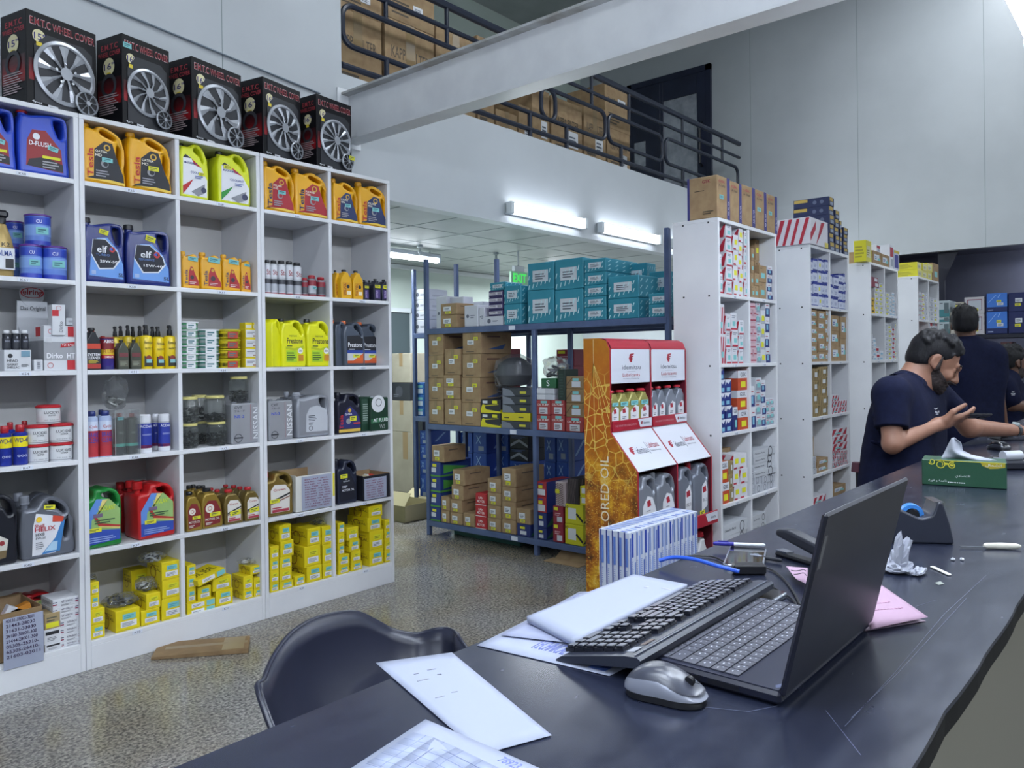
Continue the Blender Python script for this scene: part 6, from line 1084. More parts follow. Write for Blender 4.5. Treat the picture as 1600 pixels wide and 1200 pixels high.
# ------------------------------------------------------------------ white units beyond the display
YR = 2.02; RZs = [.15, .557, .972, 1.375, 1.782]; CW = .426
UL = ['tall white unit behind the red and gold display, long kraft cartons on top', 'second tall white unit, red-striped and dark boxes on top', 'third tall white unit, a yellow carton upright on top', 'fourth tall white unit farthest away, yellow boxes on top']
UX = [4.2, 5.66, 7.095, 8.68]
for x, lb in zip(UX, UL): shelving(x, YR, CW if x < 8 else .45, 2, RZs, 2.218, .292, lb, 'tall white units in a line beyond the display', dots=True)
WRm = mat('#cfd0d8', .5); CARDW = mat('#d0d3db', .5)
RED_ = '#a8243a'
stripes = lambda c, n=3: [('p', [(max(0, -.1+.4*i), 0), (.12+.4*i if .12+.4*i < 1 else 1, 0), (min(1, .35+.4*i), .9), (min(1, .15+.4*i), .9)], c) for i in range(n)]
SS = {'wr': dict(m=WRm, F=[('r', 0, 0, 1, .1, RED_), ('ln', .15, .7, .85, .9, 2, '#8a8d9a'), ('r', .25, .22, .75, .5, TEAL)], L=stripes(RED_)), 'wry': dict(m=WRm, F=[('r', 0, .0, .5, .12, RED_), ('r', .2, .35, .75, .68, YEL)], L=stripes(RED_)),
 'wrf': dict(m=WRm, F=stripes(RED_)+[('r', .2, .2, .6, .4, TEAL)], L=stripes(RED_)), 'pk': dict(m=mat('#c9a9b4', .5), F=[('r', 0, .3, 1, .5, '#9a2f48')], L=[('r', 0, .3, .7, .5, '#9a2f48')]),
 'kr': dict(m=KRAFT, F=[('ln', .15, .8, .5, .9, 1, '#5c4f3c'), ('r', .25, .25, .75, .55, TEAL)]), 'kry': dict(m=KRAFT, F=[('ln', .15, .8, .5, .9, 1, '#5c4f3c'), ('r', .2, .35, .8, .6, YEL)]),
 'krw': dict(m=KRAFT, F=[('r', .15, .3, .75, .75, '#cfd6de'), ('r', .55, .3, .85, .5, TEAL), ('ln', .22, .4, .5, .65, 2, '#4a5c9a')]), 'krs': dict(m=noisy('striped_kraft', '#8e7a54', '#9e8a62', 8, .7), F=[('p', [(.1+.3*i, .05), (.15+.3*i, .05), (.3+.3*i if i < 2 else 1, .9), (.24+.3*i, .9)], '#5c5030') for i in range(3)]+[('r', .4, .3, .75, .7, '#cdd2d6')], L=[('p', [(.1+.3*i, .05), (.15+.3*i, .05), (.3+.3*i, .9), (.24+.3*i, .9)], '#5c5030') for i in range(3)]),
 'gw': dict(m=mat('#c3c7d0', .5), F=[('r', 0, .0, 1, .5, '#8c93a2'), ('r', .25, .2, .8, .6, TEAL), ('ln', .1, .75, .9, .9, 1, '#a03a4c')]), 'gwy': dict(m=mat('#c9ccd4', .5), F=[('r', 0, .0, 1, .5, '#a4a9b6'), ('r', .2, .2, .8, .6, YEL)]),
 'nw': dict(m=CARDW, F=[('r', 0, .0, 1, .55, '#28306e'), ('r', .2, .15, .65, .5, '#7ab0c8'), ('ln', .1, .7, .9, .8, 1, '#a03a4c')]), 'nt': dict(m=mat('#202f74', .5), F=[('p', [(0, 1), (1, 1), (.5, .65)], '#d3d6e0'), ('p', [(0, .55), (0, 1), (.35, 1)], '#d3d6e0'), ('r', .2, .1, .75, .4, '#7ab0c8')], L=[('p', [(0, 1), (1, 1), (1, .6)], '#d3d6e0')]),
 'gsk': dict(m=mat('#b5482a', .5), F=[('r', 0, .62, 1, 1, '#ccd0d8'), ('t', 'GSK', .25, .7, .85, .9, '#2a2a44'), ('r', .3, .15, .8, .45, YEL)], L=[('r', 0, .62, 1, 1, '#ccd0d8'), ('c', .5, .3, .2, '#d9d2cc')]), 'gskn': dict(m=mat('#232c66', .5), F=[('r', 0, .66, 1, 1, '#ccd0d8'), ('t', 'GSK', .25, .74, .85, .92, '#2a2a44'), ('r', .4, .15, .8, .45, TEAL)]),
 'nis': dict(m=mat('#babec6', .5), F=[('t', 'Genuine Parts', .05, .4, .5, .62, '#3c3f4c'), ('o', .75, .5, .1, .02, '#3c3f4c')], L=[('ln', .2, .3, .8, .6, 2, '#5c606c')]), 'gy': dict(m=mat('#b4b8c2', .5), F=[('o', .5, .5, .22, .04, '#5c606c'), ('ln', .2, .1, .8, .2, 1, '#6c707c')]),
 'wb': dict(m=mat('#c3c9dc', .45), F=[('r', 0, .82, 1, 1, '#2b3a90'), ('r', 0, 0, 1, .1, '#2b3a90'), ('ln', .2, .3, .8, .6, 3, '#8a94b8')], L=[('r', 0, .82, 1, 1, '#2b3a90')]), 'wby': dict(m=mat('#c3c9dc', .45), F=[('r', 0, .82, 1, 1, '#2b3a90'), ('r', .3, .3, .7, .6, YEL)]),
 'w': dict(m=CARDW, F=[('r', .2, .2, .7, .6, '#9aa4b4'), ('r', .1, .75, .9, .85, '#8a8d98')]), 'wy': dict(m=CARDW, F=[('r', .2, .2, .7, .6, '#c8c83a'), ('r', .1, .75, .9, .85, '#8a8d98')]), 'wt': dict(m=CARDW, F=[('r', .1, .2, .9, .55, '#8ab4cc')]),
 'wred': dict(m=CARDW, F=[('r', .1, .5, .9, .9, RED_), ('r', .3, .1, .8, .4, '#9aa4b4')]), 'mar': dict(m=mat('#7c1f38', .5), F=[('r', .5, .2, .9, .8, '#ccd0d8')]), 'ye': dict(m=mat('#d0a91c', .5), F=[('r', .2, .3, .7, .6, '#3a3420')]), 'ny': dict(m=mat('#222b4e', .45), F=[('r', .15, .55, .8, .95, '#b59a4c'), ('r', .2, .1, .8, .45, '#8a94a8')], L=[('c', .6, .5, .055, '#59627c'), ('c', .8, .5, .055, '#59627c'), ('r', .02, .6, .4, .95, '#b59a4c')]),
 'orh': dict(m=mat('#b8502c', .5), F=stripes('#d0c8c0')), 'yel': dict(m=mat('#c9c22a', .4), F=[('r', .15, .2, .8, .75, '#c8c6a4'), ('ln', .2, .3, .7, .6, 3, '#7c7a3a')], L=[('ln', .1, .2, .9, .8, 4, '#9a942a')]), 'pur': dict(m=mat('#b9bdd0', .5), F=[('r', .1, .1, .8, .78, '#34348a'), ('r', 0, .86, 1, 1, '#c9b23a')])}
SD = {'wr': 'white box with red stripes', 'wry': 'red striped white box with yellow tag', 'wrf': 'white box with red bands', 'pk': 'thin pink and red box', 'kr': 'kraft filter box with teal tag', 'kry': 'kraft filter box with yellow tag', 'krw': 'kraft box with white label', 'krs': 'striped kraft box', 'gw': 'grey and white box', 'gwy': 'grey box with yellow tag', 'nw': 'navy and white box', 'nt': 'navy box with white triangle', 'gsk': 'orange box with white top', 'gskn': 'navy box with white top', 'nis': 'long grey parts box', 'gy': 'small grey box', 'wb': 'white box with blue band', 'wby': 'white and blue box with yellow tag', 'w': 'tiny white box', 'wy': 'tiny white box with yellow label', 'wt': 'tiny white and pale blue box', 'wred': 'tiny white and red box', 'mar': 'maroon box', 'ye': 'amber box', 'ny': 'dark blue and gold box', 'orh': 'orange striped box', 'yel': 'yellow box', 'pur': 'purple and white box'}
SNM = {'wr': 'filter_box', 'kr': 'kraft_box', 'nis': 'parts_box', 'gsk': 'pump_box'}
UN = ['first tall unit', 'second tall unit', 'third tall unit', 'fourth tall unit']; RN = {4: 'top shelf', 3: 'second shelf', 2: 'third shelf', 1: 'fourth shelf', 0: 'bottom shelf', 5: 'on top'}
CNT = {}
_TPL = {}
def cs(u, lv, items, zb0=None):
    """stacks of boxes: (x0, x1, top, how many, style[, set back[, depth]])"""
    for it in items:
        x0, x1, yt, n, sty = it[:5]; off = it[5] if len(it) > 5 else 0; d = it[6] if len(it) > 6 else .2
        Y = YR+.014+off; zb = (RZs[lv] if lv < 5 else 2.2185) if zb0 is None else zb0
        a, c = at(x0, yt, 'Y', Y), at(x1, yt, 'Y', Y); X0 = max(a.x, UX[u]+.024) if lv < 5 else a.x; X1 = min(c.x, UX[u]+(CW if u < 3 else .45)*2-.024) if lv < 5 else c.x
        X0 = min(X0, X1-.04)
        zt = (a.z+c.z)/2; h = (zt-zb)/n; w = max(X1-X0-.002, .01)
        k = CNT.get((u, lv, sty), 0); CNT[u, lv, sty] = k+1
        for q in range(n):
            key = (sty, round(w, 3), round(h, 3), d); loc = ((X0+X1)/2+.0015*((q*7+k) % 3-1), Y+.003*((q*5+k) % 3), zb+h*q+.0003); rz = .015*((q+k) % 3-1) if n > 1 else 0
            lb = '%s, %s of %s, stack %s, %s up' % (SD[sty], RN[lv], UN[u], ORD[k], ORD[q])
            lb = lb.replace(' of second tall unit', ' of second unit').replace(' with ', ' ') if len(lb.split()) > 16 else lb
            if key in _TPL:
                o = _TPL[key].copy(); COL.objects.link(o); o.location = loc; o.rotation_euler = (0, 0, rz); o['label'] = lb; o['group'] = SD[sty]+'es in the tall white units'
            else:
                o = carton_mb(w, h-.0008, d, c=.0012, **SS[sty]).build(SNM.get(sty, 'small_box'), ang=.5); o.location = loc; o.rotation_euler = (0, 0, rz); tag(o, lb, 'box', SD[sty]+'es in the tall white units'); _TPL[key] = o
cs(0, 4, [(1124.5, 1129, 396, 2, 'wr'), (1129.5, 1134, 352, 4, 'wr', .03), (1134.6, 1144, 349, 5, 'wr'), (1146, 1153.5, 367, 4, 'wry'), (1154, 1160.5, 357, 5, 'wry'), (1162.5, 1169.5, 361, 4, 'wr'),
  (1174, 1178.5, 388, 4, 'kr'), (1179, 1186, 427, 2, 'kr'), (1180.5, 1190, 375, 3, 'kry', .09, .1), (1187, 1198, 415, 2, 'kr'), (1190.5, 1197.5, 383, 3, 'kry', .09, .1), (1199.3, 1206.5, 416, 4, 'nw'), (1201, 1206, 386, 4, 'kry', .1, .1)])
cs(0, 3, [(1124.5, 1133, 475, 2, 'wrf'), (1135, 1142, 491, 3, 'wr'), (1143.5, 1152.5, 489, 3, 'wr'), (1155, 1162, 500, 3, 'wr'), (1163, 1168, 515, 2, 'wrf', .05), (1173.5, 1176.5, 473, 9, 'pk'), (1177, 1181.5, 473, 9, 'pk'), (1182, 1188, 472, 6, 'gw'), (1188.7, 1195.5, 485, 4, 'gwy'), (1196, 1202.5, 471, 4, 'nw')])
cs(0, 2, [(1125.5, 1133, 573, 5, 'nt'), (1133.8, 1143.5, 593, 4, 'nt'), (1153, 1168, 579, 3, 'gsk'), (1144.5, 1152.5, 636, 1, 'gskn'), (1174, 1180.5, 603, 2, 'nw'), (1181, 1189.5, 590, 4, 'gw'), (1190, 1196.5, 594, 4, 'nw'), (1197, 1203, 623, 4, 'gw'), (1203.5, 1210, 622, 4, 'gw')])
cs(0, 1, [(1126.5, 1139, 721, 2, 'gsk'), (1127, 1143, 700, 2, 'krw', .1, .12), (1139.6, 1146, 720, 3, 'krs'), (1147, 1156.5, 709, 3, 'wry'), (1157, 1168, 708, 3, 'wry'), (1180, 1190, 743, 2, 'gy'), (1191, 1200, 743, 2, 'gy'), (1201, 1210.5, 742, 2, 'gy'), (1174, 1179, 727, 3, 'gy')])
cs(0, 1, [(1178, 1211, 701, 4, 'nis', .0)], zb0=at(1195, 743, 'Y', YR+.014).z+.001)
cs(0, 0, [(1131, 1168, 815, 4, 'nis'), (1175.5, 1198, 803, 5, 'nis')])
cs(1, 4, [(1266.5, 1270, 406, 4, 'wb'), (1270.5, 1278, 404, 4, 'wb'), (1278.4, 1283.6, 404, 4, 'wby'), (1284, 1289, 406, 4, 'wb'), (1289.6, 1293.6, 406, 4, 'wb'), (1297, 1301.5, 428, 3, 'wb'), (1302.5, 1310, 431, 3, 'wb'), (1310.5, 1316.5, 428, 4, 'wb'), (1317, 1320.5, 430, 4, 'wb'), (1321, 1324, 428, 4, 'wb')])
cs(1, 3, [(1267, 1277, 484, 6, 'krw'), (1278, 1289.5, 486, 5, 'krw'), (1290, 1294, 483, 6, 'krw'), (1298.5, 1311.5, 493, 3, 'krw'), (1313, 1324, 495, 2, 'krw')])
cs(1, 2, [(1268, 1279.5, 576, 4, 'krs'), (1280, 1293.5, 573, 5, 'krs'), (1300, 1311.5, 617, 3, 'wrf'), (1312, 1323, 625, 2, 'wrf')])
cs(1, 1, [(1269.5, 1276, 714, 3, 'gy'), (1269.5, 1282, 681, 1, 'krw', .12, .1), (1277, 1294, 716, 2, 'krw'), (1300, 1306, 703, 3, 'wrf'), (1306.5, 1312.5, 703, 3, 'wrf'), (1313, 1318.5, 703, 3, 'wrf'), (1319, 1324, 703, 3, 'wrf')])
cs(1, 1, [(1300, 1324, 669, 3, 'wrf')], zb0=at(1312, 703, 'Y', YR+.014).z+.001)
cs(1, 0, [(1270, 1290, 774, 4, 'wrf'), (1301, 1321, 758, 4, 'krw')])
cs(2, 4, [(1361.5, 1367, 465, 3, 'ye'), (1367.4, 1373.5, 449, 6, 'wy'), (1374, 1380, 443, 7, 'wy'), (1384, 1390, 457, 6, 'wy'), (1390.3, 1393.5, 462, 5, 'wt'), (1394, 1398, 457, 7, 'wt'), (1398.3, 1401.5, 463, 6, 'w')])
cs(2, 4, [(1361.5, 1373, 433, 2, 'mar')], zb0=at(1367, 449, 'Y', YR+.014).z+.001)
cs(2, 3, [(1361.5, 1365, 522, 5, 'w'), (1365.3, 1369, 528, 5, 'wt'), (1369.5, 1374.5, 543, 2, 'wred'), (1375, 1380, 548, 2, 'wt'), (1383.5, 1387.6, 504, 8, 'w'), (1388, 1393.7, 507, 8, 'wy'), (1394.3, 1398, 513, 7, 'wred'), (1398.5, 1401.8, 504, 8, 'wy')])
cs(2, 2, [(1384, 1400, 588, 3, 'w')])
cs(3, 4, [(1436, 1440, 456, 6, 'wr'), (1440.5, 1445.5, 458, 6, 'wry'), (1447, 1450, 457, 6, 'w'), (1453, 1459, 465, 5, 'w'), (1459.5, 1464.5, 466, 5, 'wy')])
cs(3, 3, [(1436, 1440.5, 518, 3, 'w'), (1441, 1449, 518, 2, 'orh'), (1453, 1456.8, 502, 4, 'wred'), (1457.3, 1461, 509, 3, 'w'), (1461.5, 1464.5, 502, 4, 'wred')])
# on top of the units
AF = dict(m=KRAFT, F=[('r', .76, 0, 1, 1, '#3b3a78'), ('t', 'GSK', .1, .84, .6, .9, '#a02a3c'), ('t', 'A-1003', .1, .74, .6, .79, '#3c342c'), ('tv', 'AIR FILTER', .82, .1, .94, .45, '#b9b6cc')], L=[('t', 'GSK', .5, .84, .78, .92, '#8a2a3a'), ('ln', .25, .66, .7, .69, 1, '#3c342c'), ('r', 0, 0, .08, 1, '#3b3a78'), ('ln', .52, .1, .9, .2, 2, '#4a4234')])
for i, (x0, x1, yt) in enumerate(((1120.5, 1140, 276), (1140.8, 1158.5, 285), (1159, 1179.5, 291), (1180, 1197.5, 298), (1198, 1214, 305))):
    box_at('Y', YR+.002, x0, x1, 2.2185, yt, 'air_filter_carton', 'tall kraft air filter carton with purple edge, %s from left' % ORD[i], .19, group='tall kraft air filter cartons', stickers=((.15, .45, .45, .55, TEAL),) if i in (0, 3, 4) else (), **AF)
WF = dict(m=mat('#cfcdd6', .15), F=[('p', [(0, .1), (.3, .6), (.3, .9), (0, .4)], RED_), ('p', [(.3, 0), (.6, .5), (.8, .95), (.6, .9)], RED_), ('r', .8, 0, 1, .2, '#c9bc5a')], L=[('p', [(.02+.22*i, .02), (.1+.22*i, .02), (.32+.2*i if i < 3 else .98, .97), (.2+.22*i if i < 3 else .88, .97)], RED_) for i in range(4)])
box_at('Y', YR-.01, 1266, 1293.5, 2.2185, 343, 'wrapped_carton_bundle', 'shrink-wrapped bundle with diagonal red stripes on the second unit', .27, **WF)
cs(1, 5, [(1295.5, 1303.7, 308, 6, 'ny', 0, .27), (1304.5, 1311.5, 329, 5, 'ny', 0, .2), (1312.5, 1316, 345, 4, 'ny', 0, .15), (1318, 1325, 356, 4, 'ny', 0, .2)])
cs(2, 5, [(1353, 1361.5, 376, 1, 'yel', 0, .1), (1364, 1377, 393, 1, 'krw'), (1378, 1389.5, 398, 1, 'krw', .0, .1), (1390, 1396, 383, 1, 'wred', 0, .1), (1397, 1405, 392, 1, 'pur', 0, .08)])
cs(2, 5, [(1370, 1376, 383, 1, 'wred', 0, .1)], zb0=at(1370, 393, 'Y', YR+.014).z+.001)
cs(3, 5, [(1434, 1441, 410, 2, 'yel', 0, .26), (1441.5, 1449, 412, 2, 'yel'), (1449.5, 1457, 412, 2, 'yel'), (1457.5, 1466.5, 412, 1, 'kr')])
# ------------------------------------------------------------------ rack in the annex behind the opening
XX = 9.95; DKR = mat('#1d2030', .4); t = tag(empty('steel_shelf', (XX, 2.62, 0)), 'dark steel shelf in the far opening carrying blue cartons', 'shelf')
zS = at(1545, 522, 'X', XX).z
for y in (2.55-2.62+.0, 1.0-2.62, -.9-2.62):
    for x in (0, .42): MB().box(x, x+.04, y-.02, y+.02, 0, 2.35, DKR, .004).build('post', t)
for z in (zS, .85, .2): MB().box(0, .46, -3.52, -.05, z-.045, z, DKR, .003).build('shelf', t)
b = MB(); b.M = Matrix.Translation((0, 0, 0)); ypost = at(1471, 480, 'X', XX).y-2.62; b.box(.0, .04, ypost-.035, ypost+.035, 0, 2.7, DKR, .004); b.poly([(.0, ypost-.03, 2.25), (.0, ypost-.22, 2.68), (.0, ypost-.03, 2.68)], DKR); b.build('upright', t)
FS = {'blue': dict(m=mat('#1c2a5e', .45), F=[('p', [(.05, .25), (1, .25), (1, 1), (.05, 1)], '#3f78d0'), ('ln', .1, .08, .45, .15, 1, '#b9c6e4'), ('p', [(.1, .5), (.14, .5), (.5, .9), (.46, .9)], '#8fb4ec'), ('p', [(.55, .75), (.59, .75), (.7, .95), (.66, .95)], '#8fb4ec')], stickers=[(.5, .5, .72, .62, YEL), (.52, .34, .82, .48, '#c9d0dc')]), 'navy': dict(m=mat('#1b2558', .45), stickers=[(.4, .5, .8, .7, '#d3d8e2'), (.38, .3, .72, .44, YEL)]),
 'white': dict(m=mat('#b9b6bc', .5), F=[('r', .15, .2, .88, .85, '#7c2f44'), ('r', .2, .22, .86, .8, '#b4bac4')], stickers=[(.4, .15, .7, .3, YEL)]), 'teal': dict(m=mat('#a9b6bc', .5), F=[('r', 0, 0, 1, .45, '#3f7c84'), ('r', .5, .2, .95, .85, '#59686e'), ('ln', .1, .8, .5, .9, 1, '#4a4d56')]), 'yellow': dict(m=mat('#a9a49a', .5), F=[('r', .1, .35, .8, .7, YEL), ('r', .1, .75, .7, .85, '#2a2a30')])}
def fx(sty, x0, x1, tops, label, d=.35, X=XX-.005, zb=None):
    z = zS if zb is None else zb
    for k, yt in enumerate(tops): _, z = box_at('X', X, x0, x1, z+.0004, yt, 'storage_carton', label+(', %s up' % ORD[k] if len(tops) > 1 else ''), d, group='cartons on the far dark shelf', **FS[sty])
fx('teal', 1466.5, 1483.5, (503, 495, 469.5), 'teal and grey carton beside the fourth white unit'); fx('yellow', 1484.5, 1504, (488,), 'low carton behind the standing man'); fx('yellow', 1491.5, 1506, (472,), 'small yellow labelled carton above the standing man', d=.2, zb=at(1495, 488, 'X', XX).z+.001)
fx('white', 1506.5, 1538, (490, 464), 'white carton with maroon frame'); fx('blue', 1540, 1574, (487, 458), 'bright blue carton'); fx('navy', 1575, 1603, (487, 457), 'navy carton at the photo edge')
z_ = at(1572, 549, 'X', XX).z; MB().box(0, .46, -3.52, -1.0, z_-.03, z_-.001, DKR, .003).build('shelf', t)
for i, (x0, x1, yt, c) in enumerate(((1563, 1581, 534, '#4a2a30'), (1585, 1605, 545, '#a8242e'))): 
    box_at('X', XX-.004, x0, x1, z_, yt, 'parts_carton', ('brown red carton behind the seated man at the far right', 'bright red carton behind the seated man at the photo edge')[i], .3, m=mat(c, .5), F=[('r', .2, .5, .75, .8, '#8a7a5c' if i == 0 else '#d3d6de')])
# ------------------------------------------------------------------ the counter
ZC = 1.0; YN, YFA = .204, .767
def counter_mat(nt, bs):
    tc = N(nt, 'ShaderNodeTexCoord'); mp = N(nt, 'ShaderNodeMapping'); mp.inputs['Scale'].default_value = (1, 2.5, 1); nt.links.new(tc.outputs['Object'], mp.inputs[0])
    n = N(nt, 'ShaderNodeTexNoise', Scale=9, Detail=7, Roughness=.6); nt.links.new(mp.outputs[0], n.inputs['Vector'])
    r = ramp(nt, [(.3, '#1c2030'), (.7, '#232839')]); nt.links.new(n.outputs['Fac'], r.inputs[0])
    # fine scratches
    mp2 = N(nt, 'ShaderNodeMapping'); mp2.inputs['Scale'].default_value = (1.2, 40, 1); mp2.inputs['Rotation'].default_value = (0, 0, .5); nt.links.new(tc.outputs['Object'], mp2.inputs[0])
    v = N(nt, 'ShaderNodeTexNoise', Scale=3, Detail=2); nt.links.new(mp2.outputs[0], v.inputs['Vector']); rs_ = ramp(nt, [(.7, 0.0), (.74, .35)]); nt.links.new(v.outputs['Fac'], rs_.inputs[0])
    mx = N(nt, 'ShaderNodeMix', data_type='RGBA'); nt.links.new(rs_.outputs[0], mx.inputs[0]); nt.links.new(r.outputs[0], mx.inputs[6]); mx.inputs[7].default_value = lin('#4c505c'); nt.links.new(mx.outputs[2], bs.inputs['Base Color'])
    rr = N(nt, 'ShaderNodeMapRange'); rr.inputs[1].default_value = .3; rr.inputs[2].default_value = .7; rr.inputs[3].default_value = .2; rr.inputs[4].default_value = .28; nt.links.new(n.outputs['Fac'], rr.inputs[0]); nt.links.new(rr.outputs[0], bs.inputs['Roughness'])
CTOP = nmat('black_worn_laminate', counter_mat, .3, spec=.6)
EDGE = mat('#101116', .75, spec=.2)
t = tag(empty('service_counter', (-1.2, YN, 0)), 'long black scratched service counter running across the foreground', 'counter')
b = MB(); rnd = random.Random(3); n = 150; L_ = 8.2; W_ = YFA-YN; near = []
for k in range(n+1): near.append((L_*k/n, .0012*math.sin(k*1.3)+.001*math.sin(k*.37)+.0012*rnd.uniform(-1, 1)))
for k in range(n):
    (xa, ya), (xb, yb) = near[k], near[k+1]
    b.add([(xa, ya, ZC), (xb, yb, ZC), (xb, W_, ZC), (xa, W_, ZC), (xa, ya, ZC-.03), (xb, yb, ZC-.03), (xb, W_, ZC-.03), (xa, W_, ZC-.03), (xa, ya-.0012, ZC-.004), (xb, yb-.0012, ZC-.004)], [(0, 1, 2, 3), (7, 6, 5, 4), (0, 8, 9, 1), (2, 6, 7, 3)], CTOP); b.add([(xa, ya-.0012, ZC-.004), (xa, ya, ZC-.03), (xb, yb, ZC-.03), (xb, yb-.0012, ZC-.004)], [(0, 1, 2, 3)], EDGE)
b.build('worktop', t, .4)
b = MB()
for S_ in (((1320, 1135), (1395, 1055), (1475, 960), (1540, 900)), ((1330, 1122), (1402, 1053), (1510, 935)), ((1100, 1105), (1170, 1112), (1215, 1103)), ((1290, 1110), (1345, 1180)), ((1430, 948), (1462, 938))):
    for (p0, p1) in zip(S_, S_[1:]):
        q0, q1 = at(*p0, 'Z', ZC), at(*p1, 'Z', ZC); d = (q1-q0).normalized()*.0003; o_ = Vector((-1.2, YN, 0)); z_ = Vector((0, 0, .00025)); n_ = Vector((-d.y, d.x, 0)); b.poly([q0-n_-o_+z_, q1-n_-o_+z_, q1+n_-o_+z_, q0+n_-o_+z_], mat('#5c6278', .6))
b.build('scratches', t, 0)
b = MB(); b.box(0, L_, .08, .1, 0, ZC-.03, mat('#6c6a62', .4)); b.build('front_panel', t)
for x in (0, 2.7, 5.4, L_-.02): MB().box(x, x+.02, .1, W_-.08, 0, ZC-.03, mat('#2a2b33', .5)).build('side_panel', t)
b = MB(); b.box(0, L_, .1, W_-.1, .12, .14, mat('#2a2b33', .5)); b.build('shelf', t)

def on(px, py, z=ZC): return at(px, py, 'Z', z)
def top_place(o, x, y, rz, label, cat, z=ZC, group=None): o.location = (x, y, z+.0004); o.rotation_euler[2] = rz; return tag(o, label, cat, group)
# ------------------------------------------------------------------ laptop
LX0, LX1, LY0 = .877, 1.213, .352; LW = LX1-LX0; LD = .236
LB = mat('#1f2335', .35); LBK = noisy('laptop_shell', '#121526', '#171a2c', 20, .4); KEYG = mat('#454753', .5)
lap = tag(empty('laptop', (LX0, LY0, ZC)), 'open black laptop seen from behind its lid at the counter front', 'laptop')
b = MB(); b.box(0, LW, 0, LD, .002, .017, LBK, .004); b.box(.004, LW-.004, .004, LD-.004, .017, .0185, LB); b.box(-.0005, .0, .05, .09, .006, .012, BLACK); b.box(-.0005, 0, .1, .12, .006, .012, BLACK); b.build('base', lap)
b = MB(); b.lathe([(.006, 0), (.006, LW*.8)], 0, 0, 0, BLACK, 12); o = b.build('hinge', lap); o.rotation_euler = (0, math.pi/2, 0); o.location = (LW*.1, .004, .014)
# keyboard seen from the back: rows run along x; the space bar is far from the hinge
def keys(parent, x0, y0, wid, dep, rows, z, kh, gap, m, glyph, widths=None, inset=0, name='keyboard_keys'):
    b = MB(); ry = dep/len(rows)
    for j, row in enumerate(rows):
        tot = sum(row); x = x0
        for wk in row:
            w_ = wid*abs(wk)/sum(abs(q) for q in row)
            if wk > 0:
                b.box(x+gap, x+w_-gap, y0+ry*j+gap, y0+ry*(j+1)-gap, z, z+kh, m, inset)
                if wk < 3:
                    cx, cy = x+w_*.5, y0+ry*(j+.5); g = ry*.09
                    b.box(cx-g, cx+g, cy+g, cy+2*g, z+kh, z+kh+.0001, glyph)
                    b.box(cx+g*2, cx+g*3, cy-2*g, cy-g, z+kh, z+kh+.0001, glyph)
            x += w_
    o = b.build(name, parent, .5); return o
R = lambda *a: list(a)
keys(lap, .012, .055, LW-.024, .115, [R(*[.8]*18), R(*[1]*13, 1.9, 1, 1, 1, 1), R(1.4, *[1]*12, 1.5, 1, 1, 1, 1), R(1.7, *[1]*11, 2.2, 1, 1, 1, 1), R(2.2, *[1]*10, 2.7, 1, 1, 1, 1), R(1.3, 1, 1, 1, 5.5, 1, 1, 1, 1, 1, 1, 2, 1)][::1], .0187, .0016, .0008, KEYG, mat('#c9ccd8', .5), inset=.0004)
b = MB(); b.box(LW*.33, LW*.6, .178, LD-.008, .0186, .0189, mat('#2a2f45', .3)); b.build('touchpad', lap)
b = MB(); b.poly([(.008, .008, .0187), (.016, .004, .0187), (.024, .008, .0187), (.016, .012, .0187)], mat('#4a5270', .4)); b.box(LW-.06, LW-.012, .008, .014, .0186, .0188, mat('#3a3f55', .4)); b.build('power_button', lap, 0)
lid = MB(); la = math.atan2(.352-.299, .222); lid.M = Matrix.Rotation(la, 4, 'X'); lid.box(0, LW, -.0065, 0, .0, .222, LBK, .003); lid.box(LW*.0+.004, LW-.004, 0, .0008, .006, .218, BLACK); lid.box(.012, LW-.012, .0006, .0012, .018, .208, mat('#0b0c12', .12))
lid.box(.006, .016, -.0069, -.0064, .155, .195, mat('#55565c', .4)); o = lid.build('lid', lap); o.location = (0, .002, .014)
# ------------------------------------------------------------------ separate keyboard
KB_ = mat('#2b2f3c', .35); KT = mat('#1a1c26', .3); fr = Vector((.826, .637, 1.0035)); rr_ = Vector((.834, .512, 1.030)); dep = (rr_-fr).length; tilt = math.atan2(rr_.z-fr.z, fr.y-rr_.y)
kb = tag(empty('keyboard', (.83, .512, 1.0)), 'black desktop keyboard tilted on its feet across the laptop', 'keyboard'); kb.rotation_euler = (0, 0, .012)
T_ = Matrix.Translation((0, 0, .030)) @ Matrix.Rotation(-tilt, 4, 'X'); KL = .428
b = MB(); b.M = T_; pf = [(0, -.003), (0, .003), (.012, .010), (dep-.02, .008), (dep, .002), (dep, -.003)]
o2 = [(0, -.009), (-.004, .0), (.0, .004), (.018, .006), (dep-.01, .004), (dep, 0), (dep, -.004)]
Lf = [(0, y, z) for y, z in o2]; Rf = [(KL, y, z) for y, z in o2]; b.add(Lf+Rf, [tuple(range(7)), tuple(reversed(range(7, 14)))]+[(i, 7+i, 7+(i+1) % 7, (i+1) % 7) for i in range(7)], KB_)
b.box(.004, KL-.004, .004, .0065, .0052, .006, mat('#5a6070', .3)); b.box(.05, .35, .008, .0095, .006, .0066, mat('#5a6070', .3)); b.build('case', kb, .5)
for (x, y, w_, h_) in ((.018, .014, .02, .012),): 
    b = MB(); b.M = T_; b.box(x, x+w_, y, y+h_, .0062, .0065, mat('#8e929e', .4)); b.box(x+.03, x+.055, y+.002, y+.01, .0062, .0066, mat('#4a3a38', .4)); b.build('badge', kb, 0)
g_ = mat('#7c8090', .4)
